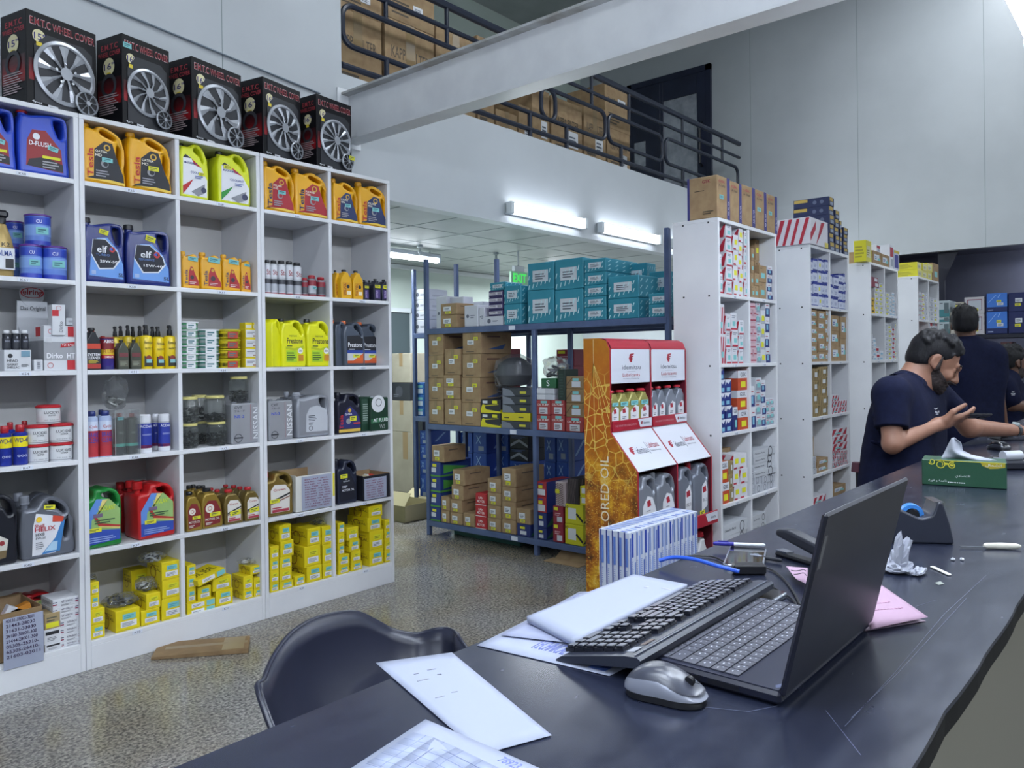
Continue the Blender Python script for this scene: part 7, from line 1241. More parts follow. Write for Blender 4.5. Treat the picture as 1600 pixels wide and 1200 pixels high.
def kblock(x0, wid, rows, y0=.026, ry=.0158):
    b = MB(); b.M = T_
    for j, row in enumerate(rows):
        x = x0; s = wid/sum(abs(q) for q in row)
        for wk in row:
            w_ = s*abs(wk)
            if wk > 0:
                y = y0+ry*j; b.box(x+.001, x+w_-.001, y+.001, y+ry-.001, .0045, .0095, KT); b.box(x+.0026, x+w_-.0026, y+.0022, y+ry-.003, .0095, .0125, KT, .0007)
                b.poly([(x+.003, y+.0026, .01265), (x+w_-.003, y+.0026, .01265), (x+w_-.003, y+ry-.0034, .01265), (x+.003, y+ry-.0034, .01265)], mat('#5a5e6c', .28))
            x += w_
    return b
# the numeric pad lies at the low-x end
b = kblock(.018, .074, [R(1, 1, 1, 1)]*3+[R(1, 1, 1, 1), R(1, 2, 1)]+[R(1, 1, 2)], .03); b.build('number_keys', kb, .5)
b = kblock(.1, .056, [R(1, 1, 1), R(1, 1, 1), R(1, 1, 1), R(-1, -1, -1), R(-1, 1, -1), R(1, 1, 1)], .026); b.build('arrow_keys', kb, .5)
b = kblock(.166, .25, [R(1, -.6, 1, 1, 1, 1, -.4, 1, 1, 1, 1, -.4, 1, 1, 1, 1), R(2, *[1]*13), R(1.5, *[1]*12, 1.5), R(2.2, *[1]*11, 1.8), R(2.7, *[1]*10, 2.3), R(1.4, 1.2, 1.3, 6, 1.3, 1.2, 1.2, 1.4)], .026); b.build('letter_keys', kb, .5)
for x in (.03, KL-.05):
    b = MB(); b.M = Matrix.Translation((x, .014, .022)) @ Matrix.Rotation(.5, 4, 'X'); b.box(0, .018, -.002, .001, -.021, 0, mat('#5c6272', .35), .0008); b.build('foot', kb)
# ------------------------------------------------------------------ mouse
def mouse(body_m, side_m, s=1.0):
    r = empty('computer_mouse'); L_, W2 = .1*s, .06*s
    def surf(z0, z1, m, k0=1.0, name='shell', n=24, q=10, front=0):
        b = MB(); vs = []; fs = []
        for j in range(q+1):
            t_ = j/q
            for i in range(n):
                a = 2*math.pi*i/n; x = math.copysign(abs(math.cos(a))**.75, math.cos(a)); y = math.copysign(abs(math.sin(a))**.75, math.sin(a)); waist = 1-.1*math.exp(-((x*L_/2)/.02)**2)
                prof = math.cos(t_*math.pi/2)**.55; hz = math.sin(t_*math.pi/2)
                X_ = x*L_/2*prof*k0; Y_ = y*W2/2*waist*prof*k0*(1-.12*x)
                top = (.036-.010*(X_/(L_/2)+.15)**2*1.3-.008*max(0, X_/(L_/2)))*s
                vs.append((X_, Y_, z0*s+(top*z1-z0*s)*hz))
        for j in range(q):
            for i in range(n): fs.append((j*n+i, j*n+(i+1) % n, (j+1)*n+(i+1) % n, (j+1)*n+i))
        b.add(vs, fs, m); return b.build(name, r, 1.2)
    surf(.001, .97, BLACK, .96, 'underbody'); surf(.009, 1.0, side_m, 1.0, 'side_shell'); o = surf(.016, 1.035, body_m, .93, 'top_shell')
    b = MB(); b.lathe([(.0045, 0), (.006, .0015), (.006, .0045), (.0045, .006)], 0, 0, 0, BLACK, 16); o = b.build('scroll_wheel', r); o.rotation_euler = (math.pi/2, 0, 0); o.location = (L_*.3, .003, .0262*s)
    b = MB(); b.box(L_*.12, L_*.42, -.0006, .0006, .0, .0005, BLACK); o = b.build('button_seam', r); o.location.z = .0305*s; o.rotation_euler = (0, .14, 0)
    return r
o = mouse(mat('#3c3f4b', .3), mat('#858997', .28, .3)); top_place(o, .822, .468, -math.pi/2+.1, 'grey and black wireless mouse in front of the tilted keyboard', 'mouse')
# ------------------------------------------------------------------ papers
def paper_from(pix, z, label, name='paper_sheet', lift=(0, 0, 0, 0), els=None, m=PAPER, n=10, curl=.004, cat='paper', seed=1):
    """sheet through four photo corners lying on the counter; softly waved"""
    P_ = [on(px, py, z) for px, py in pix]; o0 = P_[0].copy(); b = MB(); vs = []; fs = []; rnd = random.Random(seed)
    ph = rnd.uniform(0, 6)
    for j in range(n+1):
        for i in range(n+1):
            s, t_ = i/n, j/n; q = P_[0]*(1-s)*(1-t_)+P_[1]*s*(1-t_)+P_[2]*s*t_+P_[3]*(1-s)*t_
            zz = lift[0]*(1-s)*(1-t_)+lift[1]*s*(1-t_)+lift[2]*s*t_+lift[3]*(1-s)*t_
            vs.append((q.x-o0.x, q.y-o0.y, zz+curl*(.5+.5*math.sin(3*s+2*t_+ph))*min(1, 4*min(s, t_, 1-s, 1-t_)+.1)))
    for j in range(n):
        for i in range(n): a = j*(n+1)+i; fs.append((a, a+1, a+n+2, a+n+1))
    b.add(vs, fs, m)
    if els:
        def pt(s, t_):
            i = min(int(s*n), n-1); j = min(int(t_*n), n-1); u, v = s*n-i, t_*n-j; g = lambda i, j: Vector(vs[j*(n+1)+i])
            return g(i, j)*(1-u)*(1-v)+g(i+1, j)*u*(1-v)+g(i+1, j+1)*u*v+g(i, j+1)*(1-u)*v+Vector((0, 0, .0006))
        for e in els:
            if e[0] == 'r':
                k = 8
                for q in range(k):
                    sa, sb = e[1]+(e[3]-e[1])*q/k, e[1]+(e[3]-e[1])*(q+1)/k
                    kk = 8 if (e[4]-e[2]) > .12 else 1
                    for w_ in range(kk):
                        ta, tb = e[2]+(e[4]-e[2])*w_/kk, e[2]+(e[4]-e[2])*(w_+1)/kk; b.poly([pt(sa, ta), pt(sb, ta), pt(sb, tb), pt(sa, tb)], mat(e[5], .7))
            elif e[0] == 't':
                v, f = text_mesh(e[1], 0); b.add([pt(e[2]+(e[4]-e[2])*(p[0]), e[3]+(e[5]-e[3])*p[1]) for p in v], f, mat(e[6], .7))
    o = b.build(name, ang=.8); o.location = (o0.x, o0.y, z); sol = o.modifiers.new('thickness', 'SOLIDIFY'); sol.thickness = .0004; sol.offset = -1
    tag(o, label, cat); return o
BL = '#6a76b8'
paper_from([(587, 1036), (706, 1020), (862, 1149), (752, 1180)], ZC+.0012, 'white printed sheet with faint sketches at the counter edge', els=[('r', .25, .22, .31, .225, '#8a8d9a'), ('r', .45, .2, .56, .206, '#8a8d9a'), ('r', .5, .27, .55, .28, '#6a6d7a'), ('r', .2, .3, .35, .306, '#9a9da8'), ('r', .18, .5, .3, .506, '#9a9da8'), ('r', .42, .48, .5, .486, '#9a9da8')], seed=2, curl=.003)
paper_from([(665, 1126), (1050, 1290), (760, 1500), (400, 1300)], ZC+.006, 'large ledger sheet with grey ruled table cut off by the photo bottom', 'ledger_sheet', els=[('r', .03, .14, .9, .95, '#9aa3bd')]+[('r', .03, .2+.05*k, .9, .203+.05*k, '#7c86a8') for k in range(14)]+[('r', .1+.09*k, .14, .102+.09*k, .95, '#7c86a8') for k in range(9)]+[('t', '78923', .4, .09, .48, .03, BL)], seed=4, curl=.012, n=16)
INV = [('t', 'INVOICE', .5, .1, .72, .16, BL), ('r', .1, .05, .45, .055, BL), ('r', .06, .18, .9, .184, '#8c96c8')]+[('r', .08, .24+.05*k, .5+.3*((k*3) % 2), .25+.05*k, '#8c96c8') for k in range(9)]
def scr(px, py, z, dx=0, dy=0): q = on(px, py, z); return q
paper_from([(745, 1008), (952, 1056), (1100, 985), (900, 930)], ZC+.0012, 'printed blue and white invoice under the keyboard edge', 'invoice_sheet', els=[('t', 'INVOICE', .12, .72, .32, .84, BL), ('t', 'TECHNICAL TRADING', .32, .12, .78, .26, BL), ('r', .1, .3, .9, .31, '#8c96c8'), ('r', .82, .04, .94, .12, '#4a66b0')]+[('r', .1, .36+.06*k, .62, .372+.06*k, '#a0a8d0') for k in range(6)], seed=5, curl=.002)
paper_from([(782, 992), (935, 1010), (1075, 925), (905, 925)], ZC+.004, 'second folded invoice sheet lying on the first', 'invoice_sheet', els=[('r', .05, .8, .95, .81, '#8c96c8'), ('r', .05, .3, .06, .9, '#8c96c8')], seed=6, curl=.006, m=mat('#9298b2', .7))
o = paper_from([(823, 963), (897, 1000), (1074, 913), (990, 897)], ZC+.016, 'thick folded white paper on top of the invoices', 'folded_paper', els=[('r', .55, .8, .6, .83, '#a9acb8'), ('r', .8, .84, .95, .86, '#a9acb8')], seed=7, curl=.004, n=12)
for q in (1, 2):
    o.modifiers['thickness'].thickness = .009
paper_from([(1362, 984), (1450, 968), (1373, 930), (1330, 945)], ZC+.006, 'pink folded receipt sticking out behind the laptop lid', 'pink_paper', m=mat('#a98aa2', .7), els=[('r', .2, .3, .8, .32, '#b58aa8'), ('r', .25, .5, .7, .52, '#b58aa8')], seed=8, curl=.01, lift=(0, .004, .02, .02))
paper_from([(1352, 986), (1447, 970), (1390, 955), (1340, 960)], ZC+.0012, 'lower fold of the pink receipt on the counter', 'pink_paper', m=mat('#a996a8', .7), seed=9, curl=.001)
paper_from([(1228, 885), (1262, 888), (1262, 915), (1244, 905)], ZC+.012, 'pink slips between stapler and laptop lid', 'pink_paper', m=mat('#b294ac', .7), seed=10, curl=.01, els=[('r', .1, .3, .9, .36, '#3a2a38'), ('r', .1, .6, .9, .66, '#3a2a38')])
# ------------------------------------------------------------------ phones, pens, cables, stapler
GLB = mat('#101218', .06, spec=.8); SLV = mat('#aab0bd', .25, .8)
def slabphone(w_, l_, th, label, x, y, rz, name='phone'):
    r = empty(name); b = MB(); b.slab(smooth_poly([(0, 0), (l_, 0), (l_, w_), (0, w_)], .012, 4), [], th, .002, SLV, 0); 
    o = b.build('frame', r); o.rotation_euler = (math.pi/2, 0, 0); o.location = (0, 0, th) if 0 else (0, 0, 0)
    o.rotation_euler = (math.pi/2, 0, 0); o.location = (0, 0, 0)
    b = MB(); b.box(.004, l_-.004, .004-w_, -.004, th, th+.0006, GLB); b.build('screen', r); return top_place(r, x, y, rz, label, 'phone')
slabphone(.075, .155, .008, 'glossy black phone with silver frame at the counter rear', 1.40, .672, .35)
slabphone(.13, .2, .008, 'glossy black tablet lying behind the keyboard', 1.1, .635, .0, 'tablet')
def pen(p0, p1, c1, c2, label, r_=.0045):
    r = empty('ballpoint_pen', p0); d = p1-p0; L_ = d.length; q = d.to_track_quat('Z', 'Y').to_euler(); r.rotation_euler = q
    MB().lathe([(r_*.5, 0), (r_, .006), (r_, L_*.4)], 0, 0, 0, mat(c1, .35), 12).build('cap', r); b = MB(); b.lathe([(r_*.85, L_*.38), (r_*.85, L_*.96), (r_*.4, L_)], 0, 0, 0, mat(c2, .3), 12); b.build('barrel', r); MB().box(-.001, .001, r_, r_+.002, .01, L_*.3, mat(c1, .35)).build('clip', r)
    return tag(r, label, 'pen')
pen(on(1114, 849, ZC+.014), on(1196, 852, ZC+.014), '#26258c', '#c9cdd8', 'blue capped ballpoint pen on the phone behind the laptop'); pen(on(1170, 868, ZC+.006), on(1222, 876, ZC+.006), '#8e94a2', '#23252d', 'silver tipped pen beside the stapler')
b = MB(); p_ = [on(1012, 893, ZC+.004), on(1030, 876, ZC+.012), on(1052, 871, ZC+.02), on(1085, 874, ZC+.024), on(1120, 884, ZC+.02), on(1155, 893, ZC+.014)]
def spl(P_, k=6):
    out = []; n = len(P_)
    for i in range(n-1):
        p0, p1, p2, p3 = P_[max(i-1, 0)], P_[i], P_[i+1], P_[min(i+2, n-1)]
        for j in range(k):
            t_ = j/k; out.append(.5*((2*p1)+(p2-p0)*t_+(2*p0-5*p1+4*p2-p3)*t_*t_+(3*p1-p0-3*p2+p3)*t_**3))
    return out+[P_[-1]]
t = tag(empty('network_cable'), 'blue network cable with black adapter behind the keyboard', 'cable'); b.tube(spl(p_[1:]), .0038, mat('#2a5ad0', .4), 8); b.build('wire', t)
q = on(1170, 897, ZC); b = MB(); b.M = Matrix.Translation((q.x, q.y, ZC)) @ Matrix.Rotation(-.9, 4, 'Z'); b.box(-.03, .03, -.012, .012, .001, .02, BLACK, .003); b.build('adapter', t)
for lb, P_ in (('thin black cable curving from the adapter toward the laptop', [(1178, 892), (1200, 888), (1222, 902), (1240, 925), (1250, 945)]), ('thin black cable crossing under the blue cable', [(1060, 871), (1090, 868), (1120, 872), (1145, 888)]), ('short black cable running under the keyboard corner', [(1196, 910), (1215, 922), (1238, 936), (1246, 948)])):
    b = MB(); b.tube(spl([on(x, y, ZC+.003) for x, y in P_]), .0018, BLACK, 6); tag(b.build('black_cable'), lb, 'cable', 'thin black cables')
# stapler
st0, st1 = on(1192, 868), on(1262, 908)
a_ = on(1186, 868); c_ = on(1268, 893); d_ = c_-a_; rz = math.atan2(d_.y, d_.x); L_ = .16; r = empty('stapler'); MB().box(0, L_, -.014, .014, 0, .008, BLACK, .003).build('base', r)
b = MB(); b.M = Matrix.Translation((L_, 0, .016)) @ Matrix.Rotation(.16, 4, 'Y'); b.slab(smooth_poly([(-L_, .0), (-.01, -.006), (0, .008), (-.02, .02), (-L_+.03, .022), (-L_, .014)], .008, 4), [], .03, .006, mat('#22242d', .4), -.015); b.build('arm', r); MB().box(.0, .03, -.01, .01, .008, .012, CHROME).build('anvil', r)
top_place(r, a_.x+.03, a_.y-.03, rz, 'black stapler lying open behind the laptop lid', 'stapler')
# tape dispenser
TP = mat('#262a38', .42); r = empty('tape_dispenser'); W_ = .075
b = MB(); out = smooth_poly([(0, 0), (.15, 0), (.142, .04), (.128, .088), (.118, .09), (.108, .06), (.085, .052), (.03, .078), (.01, .086)], .006, 3); b.slab(out, [], W_, .004, TP, 0); b.build('body', r)
b = MB(); b.box(.112, .13, .004, W_-.004, .088, .0895, CHROME); b.build('cutter', r)
b = MB(); q = [(.024*math.cos(k*math.pi/12), .024*math.sin(k*math.pi/12)) for k in range(24)]; b.slab(q, [[(p[0]*.62, p[1]*.62) for p in q]], .02, .001, mat('#3f86d8', .3), W_/2-.01); o = b.build('tape_roll', r); o.location = (.075, 0, .055)
b = MB(); b.lathe([(.013, 0), (.013, .03)], 0, 0, 0, BLACK, 16); o = b.build('hub', r); o.rotation_euler = (-math.pi/2, 0, 0); o.location = (.075, W_/2-.015, .055)
a_ = on(1392, 858); top_place(r, 1.80, .50, -1.05, 'black tape dispenser with blue roll behind the laptop lid', 'tape dispenser')
# crumpled tissue, knife, paper strips
def crumple(w_, d_, h_, seed, m=mat('#a4a8b6', .8)):
    rnd = random.Random(seed); b = MB(); bm = bmesh.new(); bmesh.ops.create_icosphere(bm, subdivisions=3, radius=1)
    for v in bm.verts:
        k = 1+.28*math.sin(4*v.co.x+seed)*math.cos(5*v.co.y)+.16*rnd.uniform(-1, 1); v.co = Vector((v.co.x*w_/2*k, v.co.y*d_/2*k, max(0, (v.co.z+1)/2*h_*k)))
    b.add([tuple(v.co) for v in bm.verts], [tuple(v.index for v in f.verts) for f in bm.faces], m); bm.free(); return b
t = tag(empty('crumpled_tissue', tuple(on(1400, 895))), 'crumpled white tissue beside the laptop lid', 'tissue'); crumple(.05, .05, .02, 3).build('fold', t, .5)
b = crumple(.035, .03, .062, 5); o = b.build('fold', t, .5); o.location = (-.0, .0, .004); o.rotation_euler = (.2, .2, 0); o = crumple(.05, .022, .012, 8).build('fold', t, .5); o.location = (.01, -.035, 0)
p0, p1 = on(1500, 857), on(1597, 859); d_ = p1-p0; r = empty('craft_knife', tuple(p0)); r.rotation_euler = (0, 0, math.atan2(d_.y, d_.x)); L_ = d_.length
b = MB(); b.box(0, L_*.4, -.003, .003, .004, .005, CHROME); b.build('blade', r); b = MB(); b.lathe([(.003, 0), (.006, .006), (.007, L_*.3), (.006, L_*.52), (.003, L_*.6)], 0, 0, 0, mat('#cfccc0', .35), 14); o = b.build('handle', r); o.rotation_euler = (0, math.pi/2, 0); o.location = (L_*.38, 0, .007); tag(r, 'white handled craft knife lying on the counter', 'knife')
p0, p1 = on(1456, 887), on(1484, 900); d_ = p1-p0; b = MB(); b.box(0, d_.length, -.004, .004, 0, .003, mat('#cfcfc8', .5), .001); o = b.build('paper_strip'); o.location = p0+Vector((0, 0, .0005)); o.rotation_euler = (0, 0, math.atan2(d_.y, d_.x)); tag(o, 'short white strip lying in front of the tape dispenser', 'strip')
b = MB(); b.poly([(-.012, -.003, .0008), (.004, -.009, .0008), (.016, 0, .001), (0, .006, .0008)], mat('#8e948e', .5)); o = b.build('tape_scrap'); o.location = on(1466, 912); sol = o.modifiers.new('t', 'SOLIDIFY'); sol.thickness = .0004; tag(o, 'scrap of clear tape stuck on the counter', 'tape')
for i, (px, py) in enumerate(((1489, 876), (1503, 876))): b = crumple(.007, .007, .005, 20+i, mat('#c9ccd4', .5)); o = b.build('paper_crumb', ang=.5); o.location = on(px, py); tag(o, 'tiny white paper crumb between strip and knife', 'crumb', 'tiny paper crumbs')
# tissue box
GRN = mat('#1f4a35', .4); GLD = mat('#b8a838', .35, .3); r = empty('tissue_box'); TW, TD, TH = .226, .115, .079
b = MB(); b.box(-TW/2, TW/2, 0, TD, 0, TH, GRN, .002)
def arc(b, cx, cz, r0, a0, a1, th, m, y=-.0008, n=14):
    for k in range(n):
        q = []
        for (t_, s) in ((k/n, 1), ((k+1)/n, 1), ((k+1)/n, -1), (k/n, -1)):
            a = math.radians(a0+(a1-a0)*t_); rr = r0*(1-.55*t_)+s*th*(1-.4*t_); q.append((cx+rr*math.cos(a), y, cz+rr*math.sin(a)))
        b.poly(q, m)
YG = mat('#c9c23a', .4)
for (cx, cz, r0, a0, a1) in ((-.062, .066, .014, 90, -400), (-.085, .073, .009, 200, 620), (-.030, .064, .011, 60, 540)): arc(b, cx, cz, r0, a0, a1, .0016, YG)
for (cx, cz, r_) in ((-.030, .064, .005), (-.045, .068, .006)): b.poly([(cx+r_*math.cos(k*.628), -.001, cz+r_*math.sin(k*.628)*.6) for k in range(10)], YG)
b.poly([(.045, -.0006, TH-.001), (.05, -.0006, TH-.012), (.07, -.0006, TH-.02), (.09, -.0006, TH-.018), (TW/2-.004, -.0006, TH-.014), (TW/2-.004, -.0006, TH-.001)], GLD)
b.box(-.075, TW/2-.003, -.0008, 0, TH-.0025, TH-.0005, YG); Wt = mat('#d9dde0', .5)
b.text('\ufedd\ufe8e\ufee4\ufeb8\ufedf\u0627', .058, TH-.014, .1, TH-.005, -.0012, Wt); b.text('\ufef1\ufea9\ufe8e\ufebc\ufe98\ufed7\u0627', -.022, .026, .018, .037, -.0008, Wt); b.text('\ufe94\ufef3\ufeed\ufed7 \u0648 \ufe94\ufee4\ufecb\ufe8e\ufee7', -.095, .01, -.045, .019, -.0008, Wt)
for k in range(8): b.box(-.042+k*.006, -.038+k*.006, -.0008, -.0004, .010, .013, Wt)
b.build('carton', r, .5)
b = MB(); vs = []; fs = []; n1, n2 = 12, 8
def pl(P, t_):
    k = t_*(len(P)-1); i = min(int(k), len(P)-2); f_ = k-i; return P[i][0]*(1-f_)+P[i+1][0]*f_, P[i][1]*(1-f_)+P[i+1][1]*f_
LP_ = [(-.062, .079), (-.054, .095), (-.048, .11), (-.040, .128), (-.032, .145)]; RP_ = [(.088, .080), (.02, .094), (-.003, .106), (-.007, .13), (-.024, .144)]
for j in range(n2+1):
    (xa, za), (xb, zb_) = pl(LP_, j/n2), pl(RP_, j/n2)
    for i in range(n1+1): s = i/n1; vs.append((xa+(xb-xa)*s, .045+.012*math.sin(7*s+3*j/n2)*(1-.4*j/n2)+.01*j/n2, za+(zb_-za)*s))
for j in range(n2):
    for i in range(n1): a = j*(n1+1)+i; fs.append((a, a+1, a+n1+2, a+n1+1))
b.add(vs, fs, mat('#a9adba', .8)); o = b.build('tissue', r, 1.2); sol = o.modifiers.new('t', 'SOLIDIFY'); sol.thickness = .001
top_place(r, 2.722, .512, -math.pi/2+.0, 'green tissue box with a white tissue pulled out', 'tissue box'); r.rotation_euler[2] = math.atan2(on(1573, 765).y-on(1445, 757).y, on(1573, 765).x-on(1445, 757).x)
# things beyond the tissue box: mouse, keyboard, card reader
o = mouse(mat('#15161c', .2), mat('#2a2c34', .3)); p0 = on(1560, 703); top_place(o, p0.x, p0.y, 1.0, 'black mouse beyond the tissue box', 'mouse')
r = empty('keyboard'); p0 = on(1562, 689, ZC); q = on(1640, 700, ZC); MB().box(0, .4, 0, .14, 0, .014, mat('#23252e', .4), .003).build('case', r)
b = MB()
for j in range(6):
    for i in range(16): b.box(.01+i*.0238, .031+i*.0238, .01+j*.02, .027+j*.02, .014, .019, mat('#3a3d48', .4), .001)
b.build('keys', r, .5); top_place(r, 4.32, .655, -1.0, 'black keyboard in front of the watch wearing arm', 'keyboard')
r = empty('card_reader'); MB().box(-.05, .05, -.03, .03, 0, .03, mat('#20222c', .35), .006).build('body', r); MB().box(-.06, -.04, -.02, .02, .012, .04, mat('#9a9ea8', .3, .4), .003).build('clip', r)
b = MB(); b.lathe([(.018, 0), (.018, .07)], 0, 0, 0, mat('#b4b8c2', .3), 14); o = b.build('paper_roll', r); o.rotation_euler = (0, math.pi/2, .2); o.location = (-.03, .01, .045); p0 = on(1583, 733); top_place(r, p0.x, p0.y, -.9, 'small black label printer with paper roll beside the tissue box', 'printer')
b = MB(); b.tube(spl([on(1530, 722, ZC+.004), on(1545, 716, ZC+.01), (on(1570, 712, ZC+.014)), on(1600, 716, ZC+.006)]), .003, BLACK, 6); tag(b.build('black_cable'), 'black cable looping behind the tissue box', 'cable')
# ------------------------------------------------------------------ chair behind the counter
SHL = mat('#1d2030', .33); rim = [((405, 1088), 1.30), (((412, 1062)), 1.36), ((428, 1025), 1.42), ((455, 990), 1.47), ((490, 968), 1.5), ((530, 958), 1.52), ((560, 958), 1.53), ((590, 972), 1.53), ((615, 985), 1.52), ((650, 991), 1.49), ((680, 984), 1.45), ((700, 983), 1.42), ((714, 991), 1.38), ((722, 1004), 1.32)]
RP = [at(px[0], px[1], 'Y', y) for px, y in rim]; Lt, Rt = RP[0], RP[-1]
RP += [Vector((Rt.x-.03, 1.15, .62)), Vector((Rt.x-.1, 1.06, .5)), Vector((1.15, 1.02, .45)), Vector((Lt.x+.06, 1.06, .5)), Vector((Lt.x+.0, 1.16, .64))]
RS_ = []; n = len(RP)
for i in range(n):
    p0, p1, p2, p3 = RP[i-1], RP[i], RP[(i+1) % n], RP[(i+2) % n]
    for j in range(4): t_ = j/4; RS_.append(.5*((2*p1)+(p2-p0)*t_+(2*p0-5*p1+4*p2-p3)*t_*t_+(3*p1-p0-3*p2+p3)*t_**3))
C0 = Vector((1.13, 1.25, .43)); b = MB(); vs = []; fs = []; m_ = len(RS_); K = 12
for j in range(K+1):
    t_ = j/K
    for p in RS_:
        mid = Vector((p.x+(C0.x-p.x)*.12, p.y+(C0.y-p.y)*.12, C0.z+.05+(p.z-C0.z)*.25)); q = p*(1-t_)**2+mid*2*t_*(1-t_)+C0*t_*t_
        vs.append(tuple(q+Vector((0, 0, 0 if j else 0))))
for j in range(K):
    for i in range(m_): fs.append((j*m_+i, j*m_+(i+1) % m_, (j+1)*m_+(i+1) % m_, (j+1)*m_+i))
t = tag(empty('shell_armchair', (0, 0, 0)), 'black moulded shell armchair behind the counter', 'chair')
b.add(vs, fs, SHL); o = b.build('seat_shell', t, 1.5); sol = o.modifiers.new('t', 'SOLIDIFY'); sol.thickness = .008
b = MB(); b.tube(RS_, .0055, SHL, 8, closed=True); b.build('rim', t, 1.5)
for sx in (-1, 1):
    for sy in (-1, 1): b = MB(); b.tube([(C0.x+.08*sx, C0.y+.08*sy, .42), (C0.x+.2*sx, C0.y+.2*sy, .0)], [.014, .009], BLACK, 8); b.build('leg', t)
# ------------------------------------------------------------------ people: one smooth skin grown from a distance field
class Field:
    def __init__(s, lo, hi, h):
        s.h = h; s.lo = np.array(lo, float)-3*h; n = np.ceil((np.array(hi, float)+3*h-s.lo)/h).astype(int)+1
        s.f = np.full(n, 1.0, np.float32); s.n = n
    def _sub(s, a, b, m):
        i0 = np.clip(np.floor((np.array(a)-m-s.lo)/s.h).astype(int), 0, s.n); i1 = np.clip(np.ceil((np.array(b)+m-s.lo)/s.h).astype(int)+1, 0, s.n)
        sl = tuple(slice(int(p), int(q)) for p, q in zip(i0, i1)); g = [s.lo[k]+s.h*np.arange(int(i0[k]), int(i1[k])) for k in range(3)]
        return sl, np.stack(np.meshgrid(*g, indexing='ij'), -1).astype(np.float32)
    def _mix(s, sl, d, k, op):
        a = s.f[sl]
        if op == 'u': h = np.clip(.5+.5*(a-d)/k, 0, 1); s.f[sl] = a*(1-h)+d*h-k*h*(1-h)
        elif op == 's': d = -d; h = np.clip(.5-.5*(a-d)/k, 0, 1); s.f[sl] = a*(1-h)+d*h+k*h*(1-h)
    def cap(s, a, b, ra, rb=None, k=.02, op='u'):
        rb = ra if rb is None else rb; a = np.array(a, float); b = np.array(b, float); R = max(ra, rb)
        sl, P = s._sub(np.minimum(a, b)-R, np.maximum(a, b)+R, k*1.6+.01)
        if 0 in P.shape[:3]: return s
        ab = b-a; t = np.clip(((P-a)@ab)/max(ab@ab, 1e-9), 0, 1); d = np.linalg.norm(P-(a+t[..., None]*ab), axis=-1)-(ra+(rb-ra)*t)
        s._mix(sl, d, k, op); return s
    def ell(s, c, r, B=None, k=.02, op='u'):
        c = np.array(c, float); r = np.array(r, float); R = r.max(); sl, P = s._sub(c-R, c+R, k*1.6+.01)
        if 0 in P.shape[:3]: return s
        q = (P-c)@(np.array(B, float).T if B is not None else np.eye(3)); k0 = np.linalg.norm(q/r, axis=-1); k1 = np.linalg.norm(q/(r*r), axis=-1)
        s._mix(sl, k0*(k0-1)/np.maximum(k1, 1e-6), k, op); return s
    def cut(s, fn):
        P = np.stack(np.meshgrid(*[s.lo[k]+s.h*np.arange(s.n[k]) for k in range(3)], indexing='ij'), -1); s.f = np.maximum(s.f, fn(P)).astype(np.float32); return s
    def mesh(s, name, parent, m, smooth=2):
        f = s.f; n = s.n; ins = f < 0; c = [slice(0, -1), slice(1, None)]
        S = sum(ins[c[i], c[j], c[k]].astype(np.int8) for i in (0, 1) for j in (0, 1) for k in (0, 1)); act = (S > 0) & (S < 8)
        idx = -np.ones(act.shape, int); I = np.argwhere(act); idx[act] = np.arange(len(I)); acc = np.zeros((len(I), 3)); cnt = np.zeros(len(I))
        cor = [(i, j, k) for i in (0, 1) for j in (0, 1) for k in (0, 1)]
        V = {q: f[I[:, 0]+q[0], I[:, 1]+q[1], I[:, 2]+q[2]] for q in cor}
        for a in cor:
            for ax in range(3):
                if a[ax]: continue
                b = list(a); b[ax] = 1; b = tuple(b); va, vb = V[a], V[b]; ok = (va < 0) != (vb < 0); t = np.where(ok, va/np.where(va == vb, 1, va-vb), 0)
                p = np.array(a, float)+np.eye(3)[ax]*t[:, None]; acc[ok] += p[ok]; cnt[ok] += 1
        v = s.lo+(I+acc/cnt[:, None])*s.h; quads = []
        for ax in range(3):
            o = [k for k in range(3) if k != ax]; A = [slice(1, -1)]*3; A[ax] = slice(0, -1); Bs = list(A); Bs[ax] = slice(1, None)
            s0 = ins[tuple(A)]; s1 = ins[tuple(Bs)]; E = np.argwhere(s0 != s1)
            if not len(E): continue
            fl = s0[tuple(E.T)]; E = E+np.array([0 if k == ax else 1 for k in range(3)]); q = []
            for (u, w) in ((0, 0), (1, 0), (1, 1), (0, 1)):
                e = E.copy(); e[:, o[0]] -= u; e[:, o[1]] -= w; q.append(idx[tuple(np.minimum(e, np.array(idx.shape)-1).T)])
            q = np.stack(q, 1); flip = fl if ax != 1 else ~fl; q[flip] = q[flip][:, ::-1]; quads.append(q)
        Q = np.concatenate(quads); Q = Q[(Q >= 0).all(1)]
        for _ in range(smooth):
            a2 = np.zeros_like(v); c2 = np.zeros(len(v))
            for i in range(4): np.add.at(a2, Q[:, i], v[Q[:, (i+1) % 4]]); np.add.at(c2, Q[:, i], 1); np.add.at(a2, Q[:, i], v[Q[:, i-1]]); np.add.at(c2, Q[:, i], 1)
            v = v*.5+.5*a2/np.maximum(c2, 1)[:, None]
        me = bpy.data.meshes.new(name); me.from_pydata(v.tolist(), [], Q[:, ::-1].tolist()); me.materials.append(m); me.shade_smooth()
        o = bpy.data.objects.new(name, me); COL.objects.link(o); o.parent = parent; return o
def skinmat(nm, c1, c2): return noisy(nm, c1, c2, 30, .5, bump=.05)
SKIN1 = skinmat('skin_tan', '#8a6250', '#946b58'); SKIN2 = skinmat('skin_brown', '#5f4438', '#694c3f'); HAIR = noisy('black_hair', '#0a0a0e', '#14141a', 60, .6, spec=.25, bump=.4, stretch=(1, 1, .3)); BEARD = noisy('dark_beard', '#231c1e', '#352a2a', 90, .7, bump=.5)
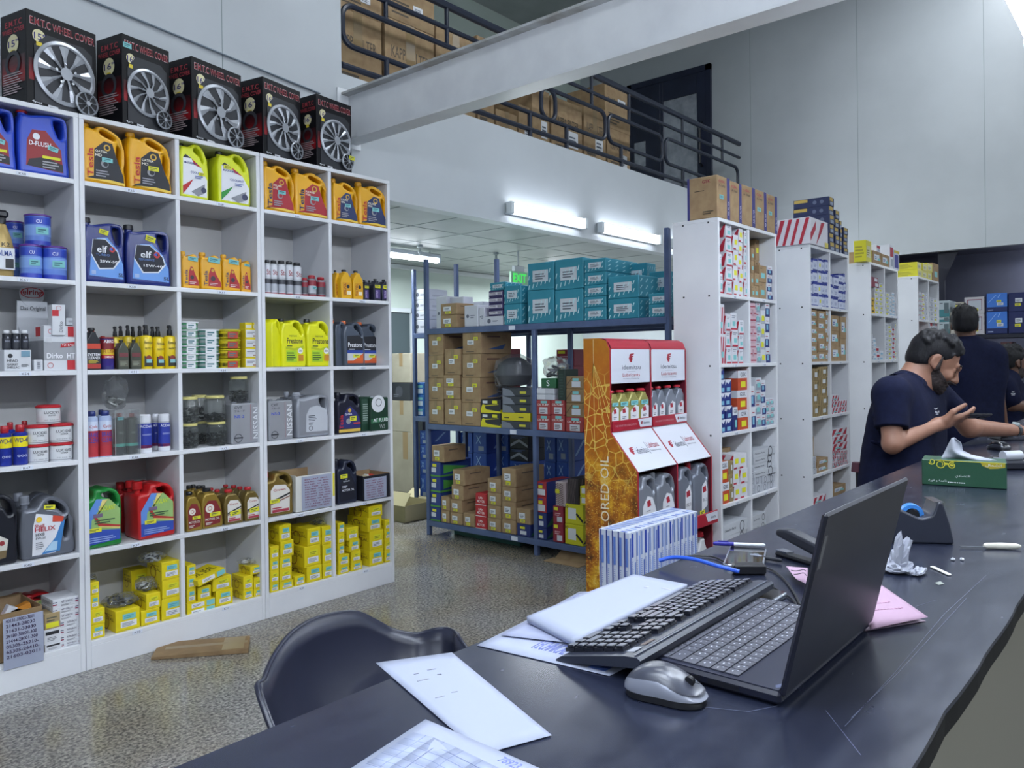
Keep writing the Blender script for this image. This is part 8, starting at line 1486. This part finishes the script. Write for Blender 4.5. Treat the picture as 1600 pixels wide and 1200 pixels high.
NAVY = noisy('navy_polo_cloth', '#0d1128', '#11162f', 40, .9, bump=.15, spec=.15); JEAN = mat('#20222e', .8)
er, eu, ef = np.array(CR), np.array(CU), np.array(CD); E3 = np.array(EYEP)
def W(px, py, dep): return E3+dep*(er*(px-CX)/F_PX-eu*(py-CY)/F_PX+ef)
def frame(pitch, yaw, roll=0):
    """head axes: forward, left, up; yaw 0 looks to the image right, + toward the camera"""
    p, y = math.radians(pitch), math.radians(yaw); f0 = math.cos(y)*er-math.sin(y)*ef; l0 = math.sin(y)*er+math.cos(y)*ef
    f = math.cos(p)*f0-math.sin(p)*eu; u = math.cos(p)*eu+math.sin(p)*f0
    c, s_ = math.cos(math.radians(roll)), math.sin(math.radians(roll)); return f, l0*c+u*s_, u*c-l0*s_
def head(fl, c, F, L, U, s=1.0, look=True):
    q = lambda x, y, z: c+s*(x*F+y*L+z*U); B = [F, L, U]
    fl.ell(q(-.012, 0, .03), [.098*s, .077*s, .088*s], B, .02); fl.ell(q(.03, 0, -.03), [.064*s, .058*s, .082*s], B, .03); fl.ell(q(.038, 0, -.088), [.05*s, .045*s, .032*s], B, .03)
    fl.cap(q(.088, .03, .018), q(.098, 0, .018), .011*s, k=.014); fl.cap(q(.088, -.03, .018), q(.098, 0, .018), .011*s, k=.014)
    for y in (-1, 1):
        fl.ell(q(.098, .034*y, -.004), [.016*s, .017*s, .012*s], B, .012, 's'); fl.ell(q(.079, .033*y, -.004), [.0125*s]*3, B, .004); fl.ell(q(.072, .042*y, -.035), [.02*s, .018*s, .018*s], B, .02)
        fl.ell(q(-.008, .079*y, -.006), [.019*s, .008*s, .031*s], B, .008); fl.ell(q(.0, .089*y, -.004), [.010*s, .007*s, .019*s], B, .006, 's'); fl.ell(q(.004, .077*y, -.03), [.01*s, .007*s, .012*s], B, .008)
        fl.cap(q(.1, .011*y, -.042), q(.106, .009*y, -.04), .0085*s, k=.006)
    fl.cap(q(.094, 0, .008), q(.119, 0, -.036), .0085*s, .0115*s, k=.012)
    fl.ell(q(.092, 0, -.067), [.012*s, .023*s, .006*s], B, .006); fl.ell(q(.090, 0, -.078), [.011*s, .02*s, .0065*s], B, .006); fl.cap(q(.1, -.018, -.0725), q(.1, .018, -.0725), .0022*s, k=.004, op='s')
    fl.ell(q(.078, 0, -.102), [.018*s, .02*s, .014*s], B, .015)
def hairdo(c, F, L, U, s, parent, h, vol=.012, front=.062, nape=-.06, seed=1, top=.0, beard=None, name='hair', fade=0):
    R = .13*s; f = Field(c-R*1.15, c+R*1.3, h); B = [F, L, U]; q = lambda x, y, z: c+s*(x*F+y*L+z*U); rnd = np.random.RandomState(seed)
    f.ell(q(-.014, 0, .034), [(.1+vol)*s, (.078+vol*.7)*s, (.09+vol)*s], B, .01); f.ell(q(.03, 0, .085), [.056*s, .056*s, (.024+top)*s], B, .02); f.ell(q(-.04, 0, -.02), [(.068+vol*.4)*s, (.07+vol*.2)*s, .06*s], B, .02)
    for _ in range(70):
        a, b = rnd.uniform(-1.4, 1.6), rnd.uniform(-1, 1); p = q(.1*math.sin(a)*math.cos(b)*1.0-.01, .085*math.sin(b), .035+(.09+vol)*math.cos(a)*math.cos(b)+top*.5)
        f.ell(p, [rnd.uniform(.006, .010)*s]*3, None, .012)
    def cutfn(P):
        X = (P-c)@F/s; Z = (P-c)@U/s; Y = np.abs((P-c)@L)/s
        line = np.where(X > -.02, (X+.02)*1.0-.03+.0*Y, (-.02-X)*-.55-.03); line = np.maximum(line, nape)
        ear = .03-np.sqrt((X+.003)**2+(Z+.008)**2); ear = np.where(Y > .06, ear, -1)
        forehead = X-front-(.075-Z)*-.35 if False else np.minimum(X-.045, (.052-Z))
        return np.maximum(np.maximum(line-Z, ear), forehead)*s
    f.cut(cutfn); f.mesh(name, parent, HAIR, 2)
    if beard:
        g = Field(c-R*1.1, c+R*1.2, h); head(g, c, F, L, U, s); g.f -= beard
        def bc(P):
            X = (P-c)@F/s; Z = (P-c)@U/s; Y = np.abs((P-c)@L)/s
            cheek = Z-(-.018-.5*X+.045*np.clip((.03-X)/.02, 0, 1)); lips = .0-np.maximum(np.maximum(Y-.024, np.abs(Z+.072)-.011), .07-X)
            mous = np.maximum(np.maximum(np.abs(Z+.054)-.006, Y-.032), .06-X); b = np.maximum(np.maximum(cheek, .006-X), -.125-Z); b = np.maximum(b, lips); return np.minimum(b, mous)*s
        g.cut(bc); g.mesh('beard', parent, BEARD, 1)
    for y in (-1, 1):
        b = MB(); P = [q(.094+.004*math.cos(t*1.2)-.012*abs(t)**1.5, y*(.034+.022*t), .022+.004*(1-t*t)) for t in (-.8, -.4, 0, .4, .8)]; b.tube([Vector(p) for p in P], [.002*s, .0042*s, .0046*s, .0036*s, .0015*s], HAIR, 6); b.build('eyebrow', parent)
        b = MB(); P = [q(.0925-.010*abs(t)**1.6, y*(.034+.017*t), -.008+.003*(t*t)) for t in (-.9, -.45, 0, .45, .9)]; b.tube([Vector(p) for p in P], .0013*s, HAIR, 5); b.build('eyelid_line', parent)
def hand(fl, w, D, N_, T_, s=1.0, curl=(.3, .5, .6, .7), thumb=(.6, .3), spread=.02):
    """wrist w, D along the fingers, N_ out of the back of the hand, T_ toward the thumb side"""
    k = .008; fl.cap(w, w+D*.03*s, .024*s, .026*s, k=.02)
    for i, a in enumerate((.024, .008, -.008, -.023)):
        kn = w+s*(D*(.088-.004*abs(i-1)-.004*(i == 3))+T_*a); fl.cap(w+s*(D*.03+T_*a*.7), kn, .0145*s, .011*s, k=.012)
        L = s*(.07, .078, .072, .056)[i]; d = D+T_*spread*(1.5-i); p = kn; c = curl[i]; r = .0092*s
        for j, (fr, cc) in enumerate(((.45, .35), (.3, .85), (.25, 1.25))):
            an = c*cc*1.3; dd = d*math.cos(an)-N_*math.sin(an); dd = dd/np.linalg.norm(dd); p2 = p+dd*L*fr; fl.cap(p, p2, r, r*.9, k=.005); p = p2; r *= .9
    b0 = w+s*(D*.025+T_*.024); d1 = D*thumb[0]+T_*.8-N_*thumb[1]; d1 /= np.linalg.norm(d1); p1 = b0+d1*.042*s; d2 = D*1.0+T_*.25-N_*thumb[1]*.6; d2 /= np.linalg.norm(d2)
    fl.cap(b0, p1, .015*s, .0115*s, k=.012); fl.cap(p1, p1+d2*.03*s, .011*s, .0095*s, k=.006); fl.cap(p1+d2*.03*s, p1+d2*.054*s, .0095*s, .0085*s, k=.005)
def nrm(v): return v/np.linalg.norm(v)
# ---- the seated man with the phone
man = tag(empty('person'), 'seated man in a navy polo shirt looking down at the phone in his hand', 'person')
D0 = 3.36; B_ = lambda px, py, dd=0: W(px, py, D0+dd)
F, L, U = frame(30, 16); hc = B_(1459, 563, .02)
rs_, ls_ = B_(1391, 617, -.15), B_(1458, 612, .17); relb, rwr = B_(1394, 694, -.21), B_(1466, 663, -.14); lelb, lwr = B_(1515, 668, .2), B_(1590, 673, .42)
nk = B_(1420, 602, .02)
bod = Field(np.minimum.reduce([B_(1335, 520, -.3), B_(1335, 900, -.3), B_(1640, 520, .5), B_(1640, 760, .6)])-.0, np.maximum.reduce([B_(1335, 520, -.3), B_(1335, 900, .3), B_(1650, 520, .55), B_(1640, 760, .6)]), .0042)
head(bod, hc, F, L, U, 1.0)
bod.cap(hc-.035*F-.05*U, nk, .056, .062, k=.03); bod.cap(hc+.02*F-.08*U, nk+.02*er, .035, .05, k=.03)
def trunk(f, g=0.0):
    f.cap(B_(1394, 620, -.12), B_(1447, 616, .14), .062+g, k=.05); f.cap(B_(1405, 650, -.06), B_(1433, 648, .11), .108+g, k=.06); f.cap(B_(1403, 690, -.05), B_(1427, 690, .1), .122+g, k=.06); f.cap(B_(1400, 730, -.05), B_(1420, 730, .1), .13+g, k=.06); f.cap(B_(1396, 775, -.05), B_(1412, 775, .09), .135+g, k=.06)
    f.cap(nk, B_(1396, 612, -.13), .045+g, .05+g, k=.04); f.cap(nk, B_(1448, 610, .14), .045+g, .05+g, k=.04)
trunk(bod, -.012)
bod.cap(rs_, relb, .048, .037, k=.02); bod.cap(relb, rwr, .038, .025, k=.015); bod.cap(ls_, lelb, .05, .042, k=.03); bod.cap(lelb, lwr, .043, .028, k=.02)
ph = B_(1518, 655, -.15); Dr = nrm(ph-rwr+.012*eu); Nr = nrm(-.62*ef-.78*eu); Nr = nrm(Nr-Dr*(Nr@Dr)); Tr = np.cross(Dr, Nr)
if Tr@eu < 0: Tr = -Tr
hand(bod, rwr, Dr, Nr, Tr, 1.0, (.35, .4, .45, .55), (.9, .35))
Dl = nrm(lwr-lelb); hand(bod, lwr, Dl, nrm(eu-Dl*(eu@Dl)), nrm(-ef+.3*er), 1.0, (.3, .35, .4, .45))
for sd in (-1, 1):
    hip = B_(1400, 790, .02+.09*sd); kn_ = hip+.34*nrm(er*.8-ef*.25)-.0*eu; kn_[1] = max(kn_[1], .66); ft = np.array([kn_[0]+.02, kn_[1]+.0, .1]); bod.cap(hip, kn_, .08, .06, k=.04)
bod.mesh('body', man, SKIN1, 1)
sh = Field(np.minimum.reduce([B_(1335, 570, -.3), B_(1335, 860, -.3), B_(1530, 570, .4)]), np.maximum.reduce([B_(1335, 570, -.3), B_(1335, 860, .35), B_(1530, 560, .4)]), .0048)
trunk(sh, .008); rm, lm = rs_+(relb-rs_)*.68, ls_+(lelb-ls_)*.62
sh.cap(rs_, rm, .068, .064, k=.035); sh.cap(ls_, lm, .066, .062, k=.035)
for (a, b, r_) in ((B_(1365, 650, -.15), B_(1420, 668, -.16), .006), (B_(1362, 690, -.14), B_(1420, 712, -.14), .008), (B_(1400, 735, -.16), B_(1440, 715, -.1), .007)): sh.cap(a, b, r_, k=.02)
dr = nrm(relb-rs_); dl = nrm(lelb-ls_); nd = nrm(hc-.05*U-.03*F-nk)
def shcut(P):
    ax = lambda m_, d_: np.linalg.norm((P-m_)-((P-m_)@d_)[..., None]*d_, axis=-1)
    a = np.where((ax(rm, dr) < .07) & ((P-rm)@dr < .07), (P-rm)@dr, -1); a = np.where(ax(rm, dr) < .07, a, -1); b = np.where((ax(lm, dl) < .075) & ((P-lm)@dl < .12), (P-lm)@dl, -1)
    n_ = .066-np.linalg.norm((P-nk)-((P-nk)@nd)[..., None]*nd, axis=-1); n_ = np.where((P-nk)@nd > .0, n_, -1); return np.maximum(np.maximum(a, b), n_)
sh.cut(shcut); sh.mesh('polo_shirt', man, NAVY, 2)
# collar
b = MB(); uu = nrm(np.cross(nd, ef)); vv = np.cross(nd, uu); cs_ = []
for k in range(25):
    a = 2*math.pi*k/24; cs_.append((nk+nd*.034+.066*(uu*math.cos(a)+vv*math.sin(a)), nk-nd*.004+.088*(uu*math.cos(a)+vv*math.sin(a))))
for k in range(24): b.poly([Vector(cs_[k][0]), Vector(cs_[k][1]), Vector(cs_[k+1][1]), Vector(cs_[k+1][0])], NAVY)
o = b.build('collar', man, 2); sol = o.modifiers.new('t', 'SOLIDIFY'); sol.thickness = .004
# small white crest on the chest, thigh cloth, watch, phone
cp = B_(1462, 640, -.0)
hairdo(hc, F, L, U, 1.0, man, .0035, vol=.005, top=.004, beard=.006, nape=-.075)
tr = Field(B_(1335, 740, -.3)*0+np.minimum(B_(1335, 930, -.35), B_(1520, 740, .4))-.1, np.maximum(B_(1335, 930, .35), B_(1520, 740, .4))+.1, .012)
for sd in (-1, 1):
    hip = B_(1400, 790, .02+.09*sd); kn_ = hip+.34*nrm(er*.8-ef*.25); tr.cap(hip, kn_, .095, .075, k=.05)
tr.mesh('trousers', man, JEAN, 2)
for sd in (-1, 1):
    hip = B_(1400, 790, .02+.09*sd); kn_ = hip+.34*nrm(er*.8-ef*.25); ft = np.array([kn_[0], kn_[1], .09]); b = MB(); b.tube([Vector(kn_), Vector((kn_+ft)/2), Vector(ft)], [.07, .058, .045], JEAN, 14); b.build('trouser_leg', man); b = MB(); b.lathe([(.03, 0), (.048, .01), (.045, .05), (.02, .08)], float(ft[0]), float(ft[1])-.03, .0, BLACK, 14, sx=1, sy=2.2); b.build('shoe', man)
b = MB(); P0 = lwr-Dl*.03; b.tube([Vector(P0-Dl*.012), Vector(P0+Dl*.012)], [.034, .0335], mat('#3d464c', .35, .5), 18); b.build('watch_strap', man); b = MB(); q_ = P0+.03*nrm(-ef*.4+eu); b.tube([Vector(q_), Vector(q_+.008*nrm(-ef*.4+eu))], .017, mat('#b9c4c6', .25, .6), 16); b.build('watch_face', man)
phn = empty('phone'); q0 = rwr+Dr*.062-Nr*.020+Tr*.0; xa = nrm(er+eu*.0-ef*.1); za = nrm(-Nr*.5+eu*.8); za = nrm(za-xa*(za@xa)); ya = np.cross(za, xa); M_ = Matrix([[xa[i], ya[i], za[i], q0[i]] for i in range(3)]+[[0, 0, 0, 1]])
b = MB(); b.box(.0, .148, -.035, .037, 0, .008, mat('#14151c', .25), .003); b.build('case', phn); MB().box(.004, .144, -.032, .034, .008, .0086, GLB).build('screen', phn); MB().box(.115, .14, .0, .03, -.002, .0, BLACK).build('camera', phn)
phn.matrix_world = M_; tag(phn, 'dark mobile phone held in the seated man\'s hand', 'phone')
# ---- the other two men
def simple_man(label, dep, hp, hframe, pts, hs=1.0, h=.006, beard=0, skin=SKIN2, nape=-.07):
    t = tag(empty('person'), label, 'person'); G = lambda px, py, dd=0: W(px, py, dep+dd); hc = G(*hp); F, L, U = hframe
    caps = pts(G); allp = np.array([c[1] for c in caps]+[c[2] for c in caps]+[hc]); f = Field(allp.min(0)-.17, allp.max(0)+.17, h); g = Field(allp.min(0)-.17, allp.max(0)+.17, h)
    head(f, hc, F, L, U, hs)
    for c in caps:
        kind, a, b, ra, rb = c
        if kind in ('skin', 'torso', 'both'): f.cap(a, b, ra, rb, k=.03)
        if kind in ('torso', 'sleeve', 'both'): g.cap(a, b, ra+.012, rb+.012, k=.04 if kind == 'sleeve' else .1)
    for c in caps:
        if c[0] == 'hand': hand(f, c[1], nrm(c[2]-c[1]), nrm(eu+.1*er), nrm(-ef+.2*er), 1.0, (.3, .35, .4, .45))
    f.mesh('body', t, skin, 1); g.mesh('polo_shirt', t, NAVY, 2); hairdo(hc, F, L, U, hs, t, .005, vol=.014, top=.01, beard=beard or None, nape=nape); return t
def m2(G):
    nk = G(1512, 540); hips = G(1523, 690)
    return [('skin', G(1509, 520), nk, .055, .06), ('torso', G(1492, 556, -.02), G(1547, 557, .03), .075, .075), ('torso', G(1500, 580), G(1540, 580, .04), .112, .112), ('torso', G(1502, 605), G(1537, 605, .04), .112, .112), ('torso', G(1504, 635), G(1534, 635, .04), .112, .112), ('torso', G(1505, 662), G(1533, 662, .04), .115, .115), ('torso', G(1505, 690), G(1533, 690, .03), .13, .13), ('torso', nk, G(1490, 553), .045, .05), ('torso', nk, G(1547, 553), .045, .05),
            ('sleeve', G(1550, 556, .03), G(1556, 583, .03), .056, .058), ('skin', G(1550, 556, .03), G(1558, 612, .0), .05, .045), ('skin', G(1558, 612, .0), G(1568, 664, .02), .043, .03), ('hand', G(1568, 666, .02), G(1580, 690, .02), .02, .02),
            ('sleeve', G(1488, 558, -.02), G(1482, 586, -.02), .056, .058), ('skin', G(1488, 558, -.02), G(1480, 612, .0), .05, .045), ('skin', G(1480, 612), G(1492, 664, .1), .043, .03), ('hand', G(1492, 666, .1), G(1500, 690, .12), .02, .02)]
p2 = simple_man('man in a navy polo shirt standing with his back turned', 5.5, (1507, 507, 0), frame(5, -62), m2, h=.006)
def m3(G):
    nk = G(1572, 592)
    return [('skin', G(1578, 580), nk, .055, .06), ('torso', G(1563, 605, -.1), G(1572, 603, .14), .065, .065), ('torso', G(1570, 632, -.03), G(1582, 632, .12), .12, .12), ('torso', G(1572, 680, -.03), G(1582, 680, .12), .13, .13), ('torso', nk, G(1566, 603, -.1), .045, .05), ('torso', nk, G(1576, 603, .14), .045, .05),
            ('sleeve', G(1566, 608, -.12), G(1576, 622, -.14), .055, .06), ('skin', G(1566, 608, -.12), G(1580, 632, -.14), .05, .043), ('skin', G(1580, 632, -.14), G(1628, 640, -.1), .043, .03), ('hand', G(1628, 640, -.1), G(1650, 641, -.1), .02, .02),
            ('sleeve', G(1580, 606, .14), G(1600, 625, .2), .055, .06), ('skin', G(1580, 606, .14), G(1605, 634, .2), .05, .043), ('skin', G(1605, 634, .2), G(1640, 640, .1), .043, .03)]
p3 = simple_man('man in a navy polo shirt seated at the photo edge, facing sideways', 5.9, (1580, 566, 0), frame(2, -8), m3, h=.006, beard=.006)
def legs(t, a, lab=None):
    for sd in (-1, 1):
        p = a+ef*0+.09*sd*er; b = MB(); b.tube([Vector(p), Vector((p[0], p[1], .45)), Vector((p[0], p[1], .08))], [.09, .065, .05], JEAN, 14); b.build('trouser_leg', t); b = MB(); b.lathe([(.03, 0), (.048, .01), (.045, .05), (.02, .08)], float(p[0]), float(p[1]), 0, BLACK, 14, sx=1, sy=2); b.build('shoe', t)
legs(p2, W(1519, 700, 5.52)); legs(p3, W(1577, 700, 5.93))
# crests: a white winged mark on each shirt front
def crest(t, px, py, dep, s, txt):
    o = W(px, py, dep); b = MB(); m = mat('#d3d6de', .6); R_ = er*.93-ef*.37; q = lambda x, z: Vector(o+s*(x*R_+z*eu))
    b.poly([q(-.5, .5), q(0, .2), q(.5, .5), q(.1, -.0), q(-.1, -.0)], m)
    if txt:
        v, f = text_mesh(txt, .02); b.add([q(-.7+1.4*p[0], -.75+.5*p[1]) for p in v], f, m); b.add([q(-.5+1.0*p[0], -1.0+.12*p[1]) for p in [(0, 0), (1, 0), (1, 1), (0, 1)]], [(0, 1, 2, 3)], m)
    b.build('crest', t, 0)
_c = np.array(EYEP)
def hit(t, px, py, step=.004):
    v = W(px, py, 1)-E3; dg = bpy.context.evaluated_depsgraph_get(); so = [c for c in t.children if c.name.startswith('polo_shirt')][0]
    ok, loc, nn, fi = so.ray_cast(Vector(E3), Vector(nrm(v))); return (np.array(loc)-E3)@ef if ok else None
for (t, px, py, s, tx) in ((man, 1462, 640, .02, 'UAE'), (p3, 1583, 613, .022, 'o')):
    d_ = hit(t, px, py)
    if d_: crest(t, px, py, d_-.012, s, tx)
# stool under the seated man, its red-black back edge showing
st_ = B_(1400, 800, .02); t = tag(empty('office_stool', (float(st_[0]), float(st_[1]), 0)), 'black stool with dark red back carrying the seated man', 'stool'); hS = float(st_[2])-.105
b = MB(); b.lathe([(.16, 0), (.19, .015), (.19, .05), (.17, .07)], 0, 0, hS-.07, BLACK, 24); b.build('seat', t); MB().lathe([(.025, .05), (.025, hS-.07)], 0, 0, 0, CHROME, 12).build('post', t); MB().lathe([(.22, 0), (.22, .012), (.03, .05)], 0, 0, 0, BLACK, 24).build('base', t)
bp = B_(1341, 726, .02); bx, by = float(bp[0]-st_[0]), float(bp[1]-st_[1]); b = MB(); b.tube([(bx, by, float(bp[2])-.03), (bx, by, float(bp[2])+.01)], [.03, .026], mat('#4a2030', .5), 10); b.build('back_pad', t)
b = MB(); b.tube([(bx*.8, by*.8, hS-.04), (bx*.98, by*.98, hS), (bx, by, float(bp[2])-.02)], .012, BLACK, 8); b.build('back_support', t)
# give the people their own origins on the floor
for t, q in ((man, st_), (p2, W(1519, 700, 5.52)), (p3, W(1577, 700, 5.93))):
    off = Vector((float(q[0]), float(q[1]), 0)); t.location = off
    for c in t.children: c.location -= off
